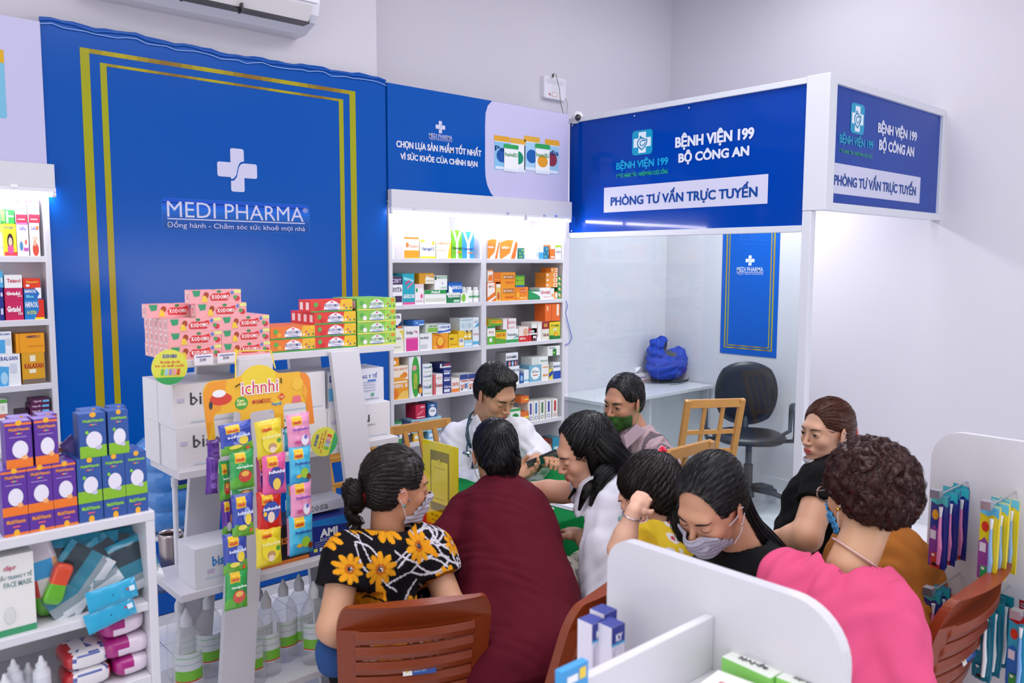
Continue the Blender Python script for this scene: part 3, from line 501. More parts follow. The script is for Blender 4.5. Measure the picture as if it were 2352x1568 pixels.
]+[(5, 'R', x, x+33, 1286-5*k, 1391-6*k, c[0], 'f2f1ec', [R(.3, .35, .7, .92, c[1]), O(.5, .15, .3, .1, c[1]), O(.5, .15, .2, .07, 'f2f1ec')]) for k, (x, c) in enumerate([(968, ('white and violet spine', '5a4a9a')), (1004, ('white and blue spine', '4a7ab0')), (1045, ('white and moss spine', '4a7a4a')), (1088, ('white and royal blue spine', '4a50b0')), (1130, ('white and red spine', 'c0302a'))])]+[
(6, 'R', 1048, 1098, 1536, 1570, 'dark red', '8a2418', [R(.1, .3, .9, .7, 'c05a3a')]), (6, 'R', 1099, 1128, 1530, 1568, 'brown', '5a2a1c', [R(.2, .3, .8, .7, 'a8683a')]), (6, 'R', 1130, 1175, 1526, 1566, 'teal blue', '2a8aa8', [R(.2, .2, .8, .5, 'c8e0d8')]),

]
def clothe(G, conv, bays, wheref, yf):
    rows = {}
    for g in G: rows.setdefault((g[0], g[1]), []).append(g)
    for (row, bay), items in rows.items():
        items = sorted(items, key=lambda g: (g[2]+g[3], g[4])); n = len(items)
        zs = SHZ[row-1]
        tops = []
        base = [g for g in items if not (len(g) > 10 and g[10])]; up = [g for g in items if len(g) > 10 and g[10]]
        placed = {}
        for g in base+sorted(up, key=lambda g: -g[5]):
            pb, pt = conv((g[2]+g[3])/2, g[5]), conv((g[2]+g[3])/2, g[4])
            y = yf+.012+.0*row
            (xa, zb), (_, zt) = uA(*conv(g[2], g[5]), y), uA(*pt, y); xb = uA(*conv(g[3], g[5]), y)[0]
            zb = uA(*pb, y)[1]; h = zt-zb
            if g in base: z0 = zs
            else:
                c = [p for p in placed.values() if p[0] < xb-.004 and p[1] > xa+.004]; z0 = max([p[2] for p in c], default=zs)+.0004
            z1 = max(z0+.02, zt) if g in base else z0+max(.02, min(h, zt-z0 if zt-z0 > .02 else h))
            placed[id(g)] = (xa, xb, z1)
            k = items.index(g); w = wheref(row, bay)
            dep = .1
            if g[6] == 'BOTTLE':
                o = bottle(xa, xb-.001, z0, z1, y, g[7], 'f4f4f2', g[8][0], g[8][1]); cat = 'bottle'; lab = f'white medicine bottle, {ORD[k]} from left, {w}' if g[7] != 'f0c020' else f'golden medicine bottle, {ORD[k]} from left, {w}'
            else:
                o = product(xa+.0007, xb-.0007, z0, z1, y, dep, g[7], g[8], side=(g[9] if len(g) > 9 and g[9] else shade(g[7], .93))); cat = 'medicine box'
                lab = f'{g[6]} box, {ORD[k]} from left, {w}'
            tag(o, lab, cat, f'medicines on the {w}')
NM = {1: 'top lit shelf', 2: 'second shelf', 3: 'third shelf', 4: 'fourth shelf', 5: 'fifth shelf', 6: 'sixth shelf'}
clothe(G, lambda x, y: (880+x/2.905, 480+y/2.905), 0, lambda r, b_: f"{NM[r].replace(' lit', '')}, {'left' if b_ == 'L' else 'right'} bay behind doctor", 3.80)
GL = [
(1, 'L', 103, 175, 292, 436, 'white and pink baby', 'f6eef4', [R(0, .95, 1, 1, 'e070b0'), T('SaRa', .2, .78, .8, .9, '6a6ac0', .02), O(.35, .3, .15, .14, '4a90b8'), O(.75, .42, .1, .08, 'e87a5a'), R(.55, .15, .95, .25, 'c85ab0')]),
(1, 'L', 180, 242, 292, 437, 'white with red baby', 'f8f2f0', [T('SaRa', .15, .78, .75, .9, '6a6ac0', .02), O(.8, .85, .15, .06, 'e87a3a'), O(.55, .2, .3, .2, 'd84a34'), O(.5, .4, .16, .1, 'e8b090'), T('F.RES', .3, .5, .8, .58, 'c8a060')]),
(1, 'L', 25, 102, 297, 436, 'yellow cartoon', 'f2e628', [T('Decolgen', .05, .82, .8, .94, '1a5a9a', .02), O(.5, .45, .25, .25, '3a2420'), O(.5, .42, .16, .16, 'f0c8a8'), R(0, 0, 1, .12, 'e0404a'), O(.5, .2, .25, .14, 'e05a9a')]),
(1, 'L', 0, 22, 350, 436, 'BOTTLE', 'f4f4f4', ['e8ecef', 'c8d8e8'], None, 0),
(1, 'L', 5, 88, 212, 297, 'green', '3ab44a', [R(.4, .05, .55, .9, 'eaf8ea'), R(.4, .45, .95, .6, 'eaf8ea'), P('8ade6a', (0, .2), (.3, .1), (.3, .9), (0, 1))], None, 1),
(1, 'L', 92, 165, 172, 292, 'white and red', 'f8f4f4', [R(.05, 0, 1, .42, 'd8304a'), T('Para', .3, .72, .8, .82, 'a04a4a'), R(.2, .15, .8, .2, 'f8d0d0')], None, 1),
(1, 'L', 168, 240, 172, 292, 'white and red', 'f8f4f4', [R(.05, 0, 1, .42, 'd8304a'), T('Para', .3, .72, .8, .82, 'a04a4a'), R(.2, .15, .8, .2, 'f8d0d0')], None, 1),
(1, 'L', 82, 155, 140, 171, 'small pink', 'f0d0da', [R(.1, .1, .5, .4, 'd8405a')], None, 1), (1, 'L', 160, 232, 143, 171, 'small pink', 'f0d0da', [R(.1, .1, .5, .4, 'd8405a')], None, 1),
(2, 'L', 33, 143, 757, 832, 'crimson', 'c8185a', [T('Glotadol', .08, .4, .85, .72, 'ffffff', .04), T('500', .7, .25, .95, .4, 'ffffff')]),
(2, 'L', 28, 140, 682, 756, 'crimson', 'c8185a', [T('Glotadol', .08, .4, .85, .72, 'ffffff', .04), T('500', .7, .25, .95, .4, 'ffffff')], None, 1),
(2, 'L', 27, 135, 603, 681, 'white', 'f6f4f4', [T('Tatanol', .15, .4, .9, .7, 'c83a4a', .03)], None, 1),
(2, 'L', 148, 267, 752, 828, 'blue, red and yellow', '1b80c8', [P('e0301c', (.7, 1), (1, 1), (1, 0), (.5, 0), (.75, .5)), R(.5, 0, 1, .1, 'f0d020'), T('HAPACOL', .04, .6, .7, .9, 'ffffff', .03), T('650 EXTRA', .1, .25, .6, .45, 'e8f060')]),
(2, 'L', 145, 250, 680, 751, 'blue and white', '1e70c0', [P('f2f4f8', (.6, 1), (1, 1), (1, .1), (.75, .1), (.9, .5)), T('HAPACOL', .04, .55, .7, .85, 'ffffff', .03), T('Blue', .12, .15, .55, .4, '8af0f0', .02), P('e0402a', (0, .92), (.6, .92), (.7, 1), (0, 1))], None, 1),
(2, 'L', 138, 243, 607, 662, 'orange red', 'e83a1c', [T('Panactol', .2, .5, .85, .75, 'f8e040', .02), R(.15, .1, .35, .35, 'f4f4f4')], None, 1),
(2, 'L', 0, 26, 757, 832, 'dark blue', '1a2f8a', [R(.2, .3, .8, .6, 'd8d8e8')]), (2, 'L', 0, 22, 680, 756, 'dark blue', '1a2f8a', [R(.2, .3, .8, .6, 'd8d8e8')], None, 1), (2, 'L', 0, 22, 580, 679, 'sky blue', '4ab0e0', [R(.2, .3, .8, .6, 'd8eef8')], None, 1),
(3, 'L', 135, 273, 1070, 1208, 'golden', 'dca01c', [T('KALAXAN', .1, .5, .95, .66, 'b02a1c', .03), R(.35, .72, .6, .92, 'f2e8c8'), R(0, 0, 1, .16, '7a6a5a'), R(.3, .35, .6, .48, 'f2e8c8')]),
(3, 'L', 98, 271, 953, 1068, 'orange yellow', 'f2a010', [T('AMEFLU', .35, .76, .85, .9, '6a3a5a', .03), R(.4, .3, .95, .36, 'd88410'), R(.1, 0, .12, 1, 'd88410')], None, 1),
(3, 'L', -30, 127, 1080, 1218, 'white and blue', 'eef1f5', [T('FERALGAN', .1, .8, .9, .93, '3a50a0', .02), P('4aa8e0', (0, 0), (.5, 0), (.55, .6), (0, .65)), O(.35, .25, .14, .2, 'a8d8f0'), R(.6, .4, .85, .7, 'd0d6e0')]),
(3, 'L', -30, 75, 942, 1078, 'white and blue upper', 'eef1f5', [T('FERALGAN', .05, .84, .9, .94, '3a50a0', .02), R(.2, .05, .6, .65, '4aa8e0'), R(.65, .4, .95, .7, 'd0d6e0')], None, 1),
]+[(4, 'L', 180 if k else 190, 299, 1355+28*k, 1381+28*k, 'dark purple stacked', '5a1a4a', [T('Telfast HD', .1, .35, .55, .75, 'f0d8e8', .02), R(.62, .3, .98, .75, '6ab8e0')], None, 0 if k == 5 else 1) for k in range(6)]+[
(4, 'L', 115, 176, 1420, 1525, 'dark plum', '3a1f38', [R(.2, .2, .8, .6, '5a2a50')]), (4, 'L', -10, 48, 1440, 1525, 'white and red', 'f0ece8', [R(0, .9, 1, 1, 'd86a5a'), R(.2, .2, .4, .7, '4aa86a')]),
(4, 'L', -10, 48, 1352, 1440, 'white with green lid', 'f0f0ea', [R(0, .75, 1, 1, '5aa84a'), O(.5, .4, .2, .2, 'd8dcd0')], None, 1),
]
SHZ[3] = .911
clothe(GL, lambda x, y: (x/2.614, 400+y/2.614), 0, lambda r, b_: f"{NM[r].replace(' lit', '')}, far left unit", 3.80)

# ================================================================ CONSULTING BOOTH
XS, YP = 4.0, 2.08
ALU = mat('white_aluminium', .35, 'dfe2ea', bump=.02)
SIGN = mat('acrylic_sign', .15, bump=.02, bscale=12, coat=.2, spec=.1)
r = empty('booth_frame', 'white aluminium frame of the glass booth with its corner post', 'frame', (XS, YP, 0))
q = MB(); q.box(XS-.02, XS+.03, 2.125, 2.175, 0, 1.944); part(q, 'post', r, ALU, bevel=.003)
q = MB(); q.box(XS-.022, XS+.06, YP-.03, 2.175, 1.945, 2.62); part(q, 'corner_post', r, ALU, bevel=.003)
q = MB(); q.box(XS-.02, XS+.03, 2.176, 3.85, 2.585, 2.615); part(q, 'rail', r, ALU, bevel=.002)
q = MB(); q.box(XS-.018, XS+.03, 2.176, 3.85, 1.838, 1.872); part(q, 'rail', r, ALU, bevel=.002)
q = MB(); q.box(XS+.06, XB, YP-.03, YP+.02, 2.575, 2.615); part(q, 'rail', r, ALU, bevel=.002)
q = MB(); q.box(XS+.06, XB, YP-.028, YP+.03, 1.945, 1.985); part(q, 'rail', r, ALU, bevel=.002)
q = MB(); q.box(XB-.035, XB, YP-.03, YP+.02, 1.985, 2.575); part(q, 'rail', r, ALU, bevel=.002)
q = MB(); q.box(XS-.01, XS+.02, 2.176, 3.85, 0, .03); part(q, 'floor_rail', r, ALU)
ys = -uB(1512, 800, XS)[0]
for a, c in ((3.85, ys+.003), (ys-.003, 2.177)):
    q = MB(); q.box(XS, XS+.008, c, a, .03, 1.838, 'ffffff')
    lab = 'clear glass pane beside the lit shelving' if a > 3 and c > 2.9 and a == 3.85 else 'clear glass pane beside the booth corner post'
    tag(recenter(q.build('glass_pane', GLASS)), lab, 'glass')
def hospital_logo(q, x0, x1, z0, z1, off):
    w = x1-x0; h = z1-z0; X = lambda t: x0+t*w; Z = lambda t: z0+t*h
    q.poly(rrect(x0, x1, z0, z1, .022), off, '1b9cc8')
    q.rect(X(.32), X(.68), Z(.08), Z(.92), off-.0004, 'e6f2fa'); q.rect(X(.08), X(.92), Z(.32), Z(.68), off-.0005, 'e6f2fa')
    H = lambda pts, r: q.tube([(X(a), off-.001, Z(b_)) for a, b_ in pts], r, '1b86b4', 5, flat=.3, up=(0, 1, 0))
    H([(.62, .62), (.5, .68), (.38, .66), (.28, .55), (.27, .45), (.32, .34), (.42, .26), (.5, .2), (.6, .3), (.7, .42), (.73, .55), (.68, .62)], .0045)
    H([(.4, .42), (.4, .52), (.5, .58), (.62, .56), (.74, .62)], .0038); H([(.4, .42), (.5, .36), (.6, .42), (.66, .5)], .0035); q.disc(X(.42), Z(.73), .05*w, .045*h, off-.001, '1b86b4')
q = MB(planeB(XS-.004)); U = lambda px, py: uB(px, py, XS-.004)
q.box(-3.85, -2.177, 0, .006, 1.872, 2.585, '0040a8')
(a, t_), (c, d_) = U(1388, 431.4), U(1763, 469.7); z1 = U(1388, 431.4)[1]; z0 = U(1386, 488.4)[1]; q.rect(a, c, z0, z1, -.002, 'd6d6ec')
textb(q, 'PHÒNG TƯ VẤN TRỰC TUYẾN', (1403.3, 471.6), (1740, 451.7), (1403.3, 452.5), U, -.003, '1b4a9a', 0.025)
textb(q, 'BỆNH VIỆN 199', (1551.8, 337.7), (1732.4, 317.8), (1551.8, 314.7), U, -.003, 'e2e6f6', 0.035)
textb(q, 'BỘ CÔNG AN', (1559, 372.1), (1721, 356.8), (1559, 352.2), U, -.003, 'e2e6f6', 0.035)
textb(q, 'BỆNH VIỆN 199', (1416.3, 388.6), (1535.3, 377.8), (1416.3, 373.2), U, -.003, '1fa6dc', 0.03)
textb(q, 'Y ĐỨC HÀNG ĐẦU - NHIỆM MÀU CUỘC SỐNG', (1416.3, 407.3), (1534.2, 399.3), (1416.3, 398.9), U, -.003, '34c46c', 0.012)
(a, z1), (c, _) = U(1453, 302), U(1500, 300); _, z0 = U(1453, 358); hospital_logo(q, a, c, z0, z1, -.003)
sg = q.build('sign_board', SIGN); tag(sg, 'wide blue hospital sign board above the glass booth, left of the corner post', 'sign')
for (yy, zz) in ((3.82, 2.57), (3.3, 2.565), (2.9, 2.56), (3.82, 1.885)):
    k = MB(); k.lathe([(.006, 0), (.006, .004), (.003, .006)], 10, 'dfe2ea'); o = k.build('screw', METAL, sg, smooth=True); o.location = (XS-.01, yy, zz); o.rotation_euler = (0, -math.pi/2, 0)
y2 = YP-.012; U = lambda px, py: uA(px, py, y2); q = MB()
q.box(XS+.06, XB-.035, y2, y2+.01, 1.985, 2.575, '0640a2')
z1 = U(1903, 371)[1]; z0 = U(1900.8, 442)[1]; q.rect(U(1902, 400)[0], U(2113, 430)[0], z0, z1, y2-.001, 'd2d3ea')
textb(q, 'PHÒNG TƯ VẤN TRỰC TUYẾN', (1914.5, 424.9), (2102.4, 447.9), (1914.5, 402), U, y2-.002, '1b4a9a', 0.025)
textb(q, 'BỆNH VIỆN 199', (2015.6, 304.4), (2104.7, 322.7), (2015.6, 282.6), U, y2-.002, 'd6dcf2', 0.035)
textb(q, 'BỘ CÔNG AN', (2017.9, 344.5), (2098.2, 357.9), (2017.9, 321.6), U, y2-.002, 'd6dcf2', 0.035)
textb(q, 'BỆNH VIỆN 199', (1926.8, 327.3), (2004.1, 341.5), (1926.8, 308.2), U, y2-.002, '1f96c0', 0.03)
textb(q, 'Y ĐỨC HÀNG ĐẦU - NHIỆM MÀU CUỘC SỐNG', (1926, 349.5), (2003.3, 363.7), (1926, 341.5), U, y2-.002, '2fae70', 0.012)
(a, z1), (c, _) = U(1955, 234), U(1986, 240); _, z0 = U(1955, 305); hospital_logo(q, a, c, z0, z1, y2-.002)
tag(recenter(q.build('sign_board', SIGN)), 'smaller blue hospital sign board right of the corner post, reaching the right wall', 'sign')
# poster on the right wall, seen through the glass
q = MB(planeB(XB-.004)); U = lambda px, py: uB(px, py, XB-.004)
q.box(-3.62, -3.14, 0, .003, .985, 2.25, '0a5cc4')
frame(q, -3.585, -3.175, 1.03, 2.21, .012, .01, -.0006); frame(q, -3.56, -3.2, 1.05, 2.185, .009, .008, -.0006)
(lx, lz) = U(1723, 598); (t0, t1), (t2, t3) = U(1693, 613), U(1753, 624); medi_logo(q, U, lx, lz, .075, t0, t2, t3, t1, -.001, 'dfe4f4', '004aa8')
tag(q.build('poster', BANNER), 'narrow blue poster with gold frame and white cross on the wall inside the booth', 'poster')
# desk inside the booth
r = empty('desk', 'white wall desk inside the glass booth under the blue bag', 'desk', (4.8, 3.9, 0))
q = MB(); q.box(4.17, XB-.015, 3.66, YC-.002, .705, .73); part(q, 'worktop', r, WHITE, bevel=.002)
q = MB(); q.box(4.19, 4.21, 3.72, YC-.002, 0, .705); part(q, 'side_panel', r, WHITE)
q = MB(); q.box(XB-.035, XB-.015, 3.70, YC-.002, 0, .705); part(q, 'side_panel', r, WHITE)
q = MB(); q.box(4.21, XB-.035, 3.76, 3.775, .08, .705); part(q, 'modesty_panel', r, mat('grey_laminate', .4, 'c9cdd2', bump=.02))
q = MB(); q.box(4.7, 4.718, 3.7, 3.76, .0, .705); part(q, 'divider', r, WHITE)
# tissue box on the desk
ox, oy = pl(1475, 880, 2, .73)[:2]
r = empty('tissue_box', 'pink and white tissue box on the booth desk beside the blue bag', 'tissue box', (ox, oy, .731))
q = MB(); q.box(ox-.12, ox+.11, oy, oy+.11, .731, .805, 'e4d4d6', {'f': 'ecdfe0', 't': 'e8dcdc'}); q.rect(ox-.11, ox+.1, .74, .755, oy-.0008, 'd09a88'); q.text('Select', ox-.05, ox+.04, .768, .79, oy-.0009, '8a6a9a', .02); part(q, 'box', r, PRINT)
q = MB(); q.tube([(ox-.03, oy+.05, .805), (ox-.01, oy+.05, .835), (ox+.02, oy+.05, .85), (ox+.035, oy+.05, .83)], [.004, .022, .02, .004], 'f6f6fa', 8, flat=.35); part(q, 'tissue', r, PRINT, smooth=True)
# ================================================================ AIR CONDITIONER, ROUTER, CAMERA
def ac():
    x1 = 2.06; x0 = x1-1.02; zb = 2.79; yf = 3.66
    r = empty('air_conditioner', 'white wall air conditioner with open louvre above the blue banner', 'air conditioner', ((x0+x1)/2, 3.8, zb))
    prof = [(3.9, zb+.0), (3.9, zb+.3), (3.70, zb+.3), (3.665, zb+.28), (3.655, zb+.12), (3.67, zb+.065), (3.70, zb+.035), (3.80, zb-.0)]
    q = MB(Matrix(((0, 1, 0, 0), (1, 0, 0, 0), (0, 0, 1, 0), (0, 0, 0, 1)))); q.prism(prof, x0, x1, 'e6e5ee'); part(q, 'body', r, PLAS, bevel=.01, seg=3)
    q = MB(); q.box(x0+.01, x1-.012, 3.647, 3.656, zb+.115, zb+.29, 'ecebf3'); part(q, 'front_cover', r, PLAS, bevel=.004)
    q = MB(); q.box(x0+.06, x1-.05, 3.668, 3.73, zb+.02, zb+.052, '16181c'); part(q, 'air_slot', r, PLAS)
    q = MB(Matrix.Translation((0, 3.672, zb+.03))@Matrix.Rotation(math.radians(-52), 4, 'X')); q.box(x0+.06, x1-.055, -.082, 0, -.005, .0, 'e3dfe0'); part(q, 'louvre', r, PLAS, bevel=.002)
    for c in (.36, .62): 
        q = MB(); q.box(x0+c, x0+c+.008, 3.64, 3.68, zb+.0, zb+.04, '202228'); part(q, 'louvre_arm', r, PLAS)
    q = MB(); q.box(x0+.5, x0+.535, 3.651, 3.66, zb+.075, zb+.1, '22222c'); part(q, 'display', r, PLAS)
ac()
def router():
    (x0, z1), (x1, z0) = uA(1249, 176, 4.12), uA(1298, 225, 4.12); z1 += .012; z0 -= .022
    r = empty('router', 'white wireless router mounted high on the recessed wall', 'router', ((x0+x1)/2, 4.13, z0))
    q = MB(); q.prism(rrect(x0, x1, z0, z1, .012), 4.115, YC, 'e9e8f0'); q.rect(x0+.02, x1-.015, z1-.05, z1-.02, 4.1145, 'd9dae0')
    q.disc(x0+.05, z0+.028, .009, .009, 4.1143, 'e87a3a', 5); q.disc(x0+.058, z0+.022, .006, .006, 4.1142, '3a5aa8', 5); q.rect(x0+.075, x0+.125, z0+.014, z0+.045, 4.1143, 'e0b090'); q.rect(x0+.08, x0+.12, z0+.018, z0+.041, 4.114, 'eeeef4')
    part(q, 'case', r, PLAS)
    q = MB(); q.tube([(x0+.07, 4.1, z1-.005), (x0+.07, 4.09, z1+.015), (x0+.085, 4.09, z1+.01), (x0+.11, 4.08, z1-.08), (x0+.125, 4.08, z0-.03), (x0+.15, 4.08, z0-.09), (x0+.165, 4.09, z0-.12)], .0022, '6a6250', 6); part(q, 'cable', r, PLAS, smooth=True)
    q = MB(); q.tube([(x1-.005, 4.12, z0+.03), (x1+.004, 4.1, z0-.02), (x1-.012, 4.09, z0-.08), (x1-.03, 4.09, z0-.12)], .0018, '8a8678', 6); part(q, 'cable', r, PLAS, smooth=True)
    q = MB(); q.lathe([(.006, 0), (.006, .022), (.004, .024)], 10, '18181c', c=(x0+.068, 4.1, z1-.01)); part(q, 'plug', r, PLAS)
router()
c0 = pl(1324, 272, 1, 3.79)
r = empty('security_camera', 'small white dome security camera where the banner meets the booth sign', 'camera', (c0[0], 3.79, c0[2]-.03))
q = MB(); q.lathe([(.0, -.03), (.022, -.026), (.033, -.012), (.036, .004), (.033, .03), (.02, .04), (0, .042)], 20, 'e8e8ee', c=(0, 0, 0)); 
o = q.build('shell', PLAS, r, smooth=True); o.location = (.008, .0, .035); o.rotation_euler = (math.radians(70), 0, math.radians(-35))
q = MB(); q.ball((0, 0, 0), (.022, .022, .022), '101216'); o = q.build('lens', mat('lens_glass', .08, coat=1), r, smooth=True); o.location = (-.017, -.030, .030)
q = MB(); q.lathe([(.03, 0), (.03, .012)], 16, 'e4e4ea'); o = q.build('base', PLAS, r, smooth='auto'); o.location = (.012, .012, -.002)

# ================================================================ DISPLAY STAND WITH TOOTHPASTE
FR = lambda z: 2.30-.20*(1.4-z)             # front line of the splayed stand
r = empty('display_stand', 'white splayed shelf stand holding toothpaste, tissue cartons and bottles', 'display stand', (1.2, 2.4, 0))
def board(xa, xb, y0f, z0, z1, th, nm, front=True, dx=0, dyb=0):
    """leaning upright: x edges at z1, dx per metre outwards, dyb per metre in y"""
    d = z1-z0; q = MB(); y = y0f
    P = []
    for z, k in ((z0, d), (z1, 0)):
        for (x, yy) in ((xa, 0), (xb, 0), (xb, th), (xa, th)): P.append((x+dx*k, y+dyb*k+yy, z))
    q.add(P, [(0, 1, 5, 4), (1, 2, 6, 5), (2, 3, 7, 6), (3, 0, 4, 7), (4, 5, 6, 7), (0, 3, 2, 1)], 'ffffff'); part(q, nm, r, WHITE, bevel=.0015)
board(1.003, 1.108, 2.278, 0, 1.398, .02, 'upright', dx=-.1, dyb=-.02)
board(1.300, 1.402, 2.278, 0, 1.398, .02, 'upright', dx=.1, dyb=-.02)
board(.968, 1.074, 2.502, 0, 1.383, .02, 'rear_upright', dx=-.09, dyb=.02)
board(1.271, 1.386, 2.502, 0, 1.383, .02, 'rear_upright', dx=.09, dyb=.02)
SH = {'top': 1.405, 'mid': 1.09, 'low': .735, 'bot': .385}
ext = {'top': (.845, 1.552, 2.30, 2.50), 'mid': (.827, 1.565, 2.30, 2.53), 'low': (.82, 1.60, 2.30, 2.56), 'bot': (.76, 1.66, 2.27, 2.60)}
for k, (a, c, y0, y1) in ext.items():
    q = MB(); q.box(a, c, y0, y1, SH[k]-.022, SH[k]); part(q, 'shelf', r, WHITE, bevel=.0015)
# toothpaste cartons
PK, RD, ORG, GRN = 'f2a8ac', 'e0342a', 'f0701e', '6cc04a'
def paste_box(kind):
    L, H, D = .148, .0385, .038; q = MB()
    base = {'p': PK, 'r': 'e23a30', 'o': 'ee7a2a', 'g': '84c84e'}[kind]; e = {'p': 'f0b4b6', 'r': 'd8262e', 'o': 'e8862a', 'g': '5cb040'}[kind]
    q.box(0, L, 0, D, 0, H, base, {'l': e, 'r': e, 't': base})
    y = -.0006; X = lambda t: t*L; Z = lambda t: t*H
    if kind == 'p':
        q.rect(X(.86), L, Z(.72), Z(.96), y, 'e4e48a'); q.poly([(X(.04), Z(.95)), (X(.2), Z(.95)), (X(.18), Z(.55)), (X(.08), Z(.5))], y, '2f9a6a')
        q.poly([(X(.4), Z(.2)), (X(.72), Z(.18)), (X(.78), Z(.5)), (X(.76), Z(.82)), (X(.66), Z(.7)), (X(.44), Z(.72)), (X(.38), Z(.5))], y-.0003, 'd8262e')
        q.text('KODOMO', X(.42), X(.76), Z(.3), Z(.62), y-.0008, 'ffffff', .02, 1)
        q.disc(X(.56), Z(.86), X(.045), Z(.1), y-.0003, '2a8a4a', 8); q.disc(X(.31), Z(.62), X(.05), Z(.22), y-.0003, 'a8401c', 12); q.poly([(X(.22), Z(.1)), (X(.34), Z(.1)), (X(.3), Z(.55)), (X(.24), Z(.55))], y-.0004, 'f0c83a')
        q.disc(X(.92), Z(.32), X(.055), Z(.2), y-.0003, 'd02c3a', 12); q.disc(X(.88), Z(.42), X(.04), Z(.15), y-.0004, '4aa05a', 8)
        q.poly([(X(.82+.045*math.cos(t*math.pi/5)*(1 if t % 2 else .45)), Z(.76+.2*math.sin(t*math.pi/5)*(1 if t % 2 else .45))) for t in range(10)], y-.0004, '4a7fd0')
        xe = -.0006
        q.quad([(xe, D*.7, H*.15), (xe, D*.3, H*.15), (xe, D*.3, H*.85), (xe, D*.7, H*.85)], 'f4f0ee'); q.quad([(xe-.0002, D*.6, H*.25), (xe-.0002, D*.42, H*.25), (xe-.0002, D*.42, H*.75), (xe-.0002, D*.6, H*.75)], 'd8525a')
        q.quad([(0, D*.2, H+.0005), (X(.3), D*.2, H+.0005), (X(.3), D*.6, H+.0005), (0, D*.6, H+.0005)], 'f6c0c0'); q.quad([(X(.45), D*.2, H+.0005), (X(.55), D*.2, H+.0005), (X(.55), D*.6, H+.0005), (X(.45), D*.6, H+.0005)], '3aa05a')
    else:
        c2 = {'r': ('f0c020', '4aa040', 'f6f0f4'), 'o': ('f0b830', '3aa03a', 'f6f0f4'), 'g': ('3f9a3a', 'e0e060', 'e8f4ea')}[kind]
        q.poly([(X(.66), 0), (L, 0), (L, H), (X(.72), H)], y, c2[0] if kind != 'g' else 'a0d850'); q.rect(0, L, 0, Z(.12), y-.0002, c2[1])
        q.poly([(X(.3), Z(.2)), (X(.7), Z(.2)), (X(.68), Z(.62)), (X(.6), Z(.82)), (X(.5), Z(.95)), (X(.42), Z(.85)), (X(.33), Z(.65))], y-.0004, c2[2])
        q.text('KODOMO', X(.33), X(.67), Z(.4), Z(.66), y-.0008, '32408e' if kind != 'g' else '2f7a44', .02, 1); q.text('Toothpaste', X(.39), X(.62), Z(.24), Z(.37), y-.0008, '4a5aa8', .02, 1)
        q.disc(X(.5), Z(.8), X(.03), Z(.09), y-.0008, 'e06a9a', 10)
        q.disc(X(.12), Z(.62), X(.05), Z(.2), y-.0004, '5ab04a', 10); q.disc(X(.19), Z(.35), X(.055), Z(.2), y-.0005, {'r': 'd8202a', 'o': 'f0a020', 'g': 'f4f4f0'}[kind], 12); q.disc(X(.92), Z(.82), X(.06), Z(.14), y-.0006, 'f2c81c' if kind != 'g' else 'f08a2a', 10)
        for i in range(5): q.disc(X(.74+.055*i), Z(.3+.22*(i % 2)), X(.02), Z(.09), y-.0006, ('f4f4f0', 'd83a5a', '3a6ab0', 'f0c83a', '2a7a3a')[i], 8)
        q.rect(X(.35), X(.65), Z(.14), Z(.2), y-.0008, '3a5ab0')
        xe = -.0006; q.quad([(xe, D*.75, H*.2), (xe, D*.25, H*.2), (xe, D*.25, H*.8), (xe, D*.75, H*.8)], 'f2e6ea')
    return q
pbm = {k: paste_box(k).build('toothpaste_box', PRINT) for k in 'prog'}
used = set(); PH = .0388
def put_paste(k, x, y, lvl, label):
    o = pbm[k] if k not in used else pbm[k].copy()
    if k in used: C.objects.link(o)
    used.add(k); o.location = (x, y, SH['top']+.0003+lvl*PH); tag(o, label, 'toothpaste box', {'p': 'pink toothpaste boxes on the display stand', 'r': 'red toothpaste boxes on the display stand', 'o': 'orange toothpaste boxes on the display stand', 'g': 'green toothpaste boxes on the display stand'}[k]); return o
X = lambda px_, y=2.305: uA(px_, 770, y)[0]
xB1 = X(620)-.1485; xA1 = xB1-.149
LV = ['bottom', 'second', 'third', 'fourth', 'topmost']
yy = 2.304
for lvl, dep, xa, xb in ((0, 5, xA1, xB1), (1, 5, xA1+.001, xB1-.001), (2, 5, xA1+.0, xB1-.001)):
    for d in range(dep):
        put_paste('p', xa, yy+d*.0384, lvl, f'pink toothpaste box, {LV[lvl]} layer, left column, {ORD[d]} from the front')
        put_paste('p', xb, yy+d*.0384, lvl, f'pink toothpaste box, {LV[lvl]} layer, right column, {ORD[d]} from the front')
put_paste('p', X(340, 2.36), yy+.06, 3, 'pink toothpaste box on the fourth layer, left one, set slightly back')
put_paste('p', X(568)-.148, yy+.002, 3, 'pink toothpaste box on the fourth layer, right one')
put_paste('p', X(557)-.148, yy+.004, 4, 'topmost pink toothpaste box alone on the pink pyramid')
xo = X(620)+.0005; xr = X(722)+.0005; xg = X(817)
for lvl in range(2):
    for d in range(4): put_paste('o', xo, yy+d*.0384, lvl, f'orange toothpaste box, {LV[lvl]} of two layers, {ORD[d]} from the front')
for lvl in range(4):
    for d in range(4 if lvl < 3 else 2): put_paste('r', xr-(.012 if lvl == 3 else 0), yy+d*.0384, lvl, f'red toothpaste box, {LV[lvl]} of four layers, {ORD[d]} from the front')
    for d in range(4): put_paste('g', xg+.006, yy+d*.0384, lvl, f'green toothpaste box, {LV[lvl]} of four layers, {ORD[d]} from the front')
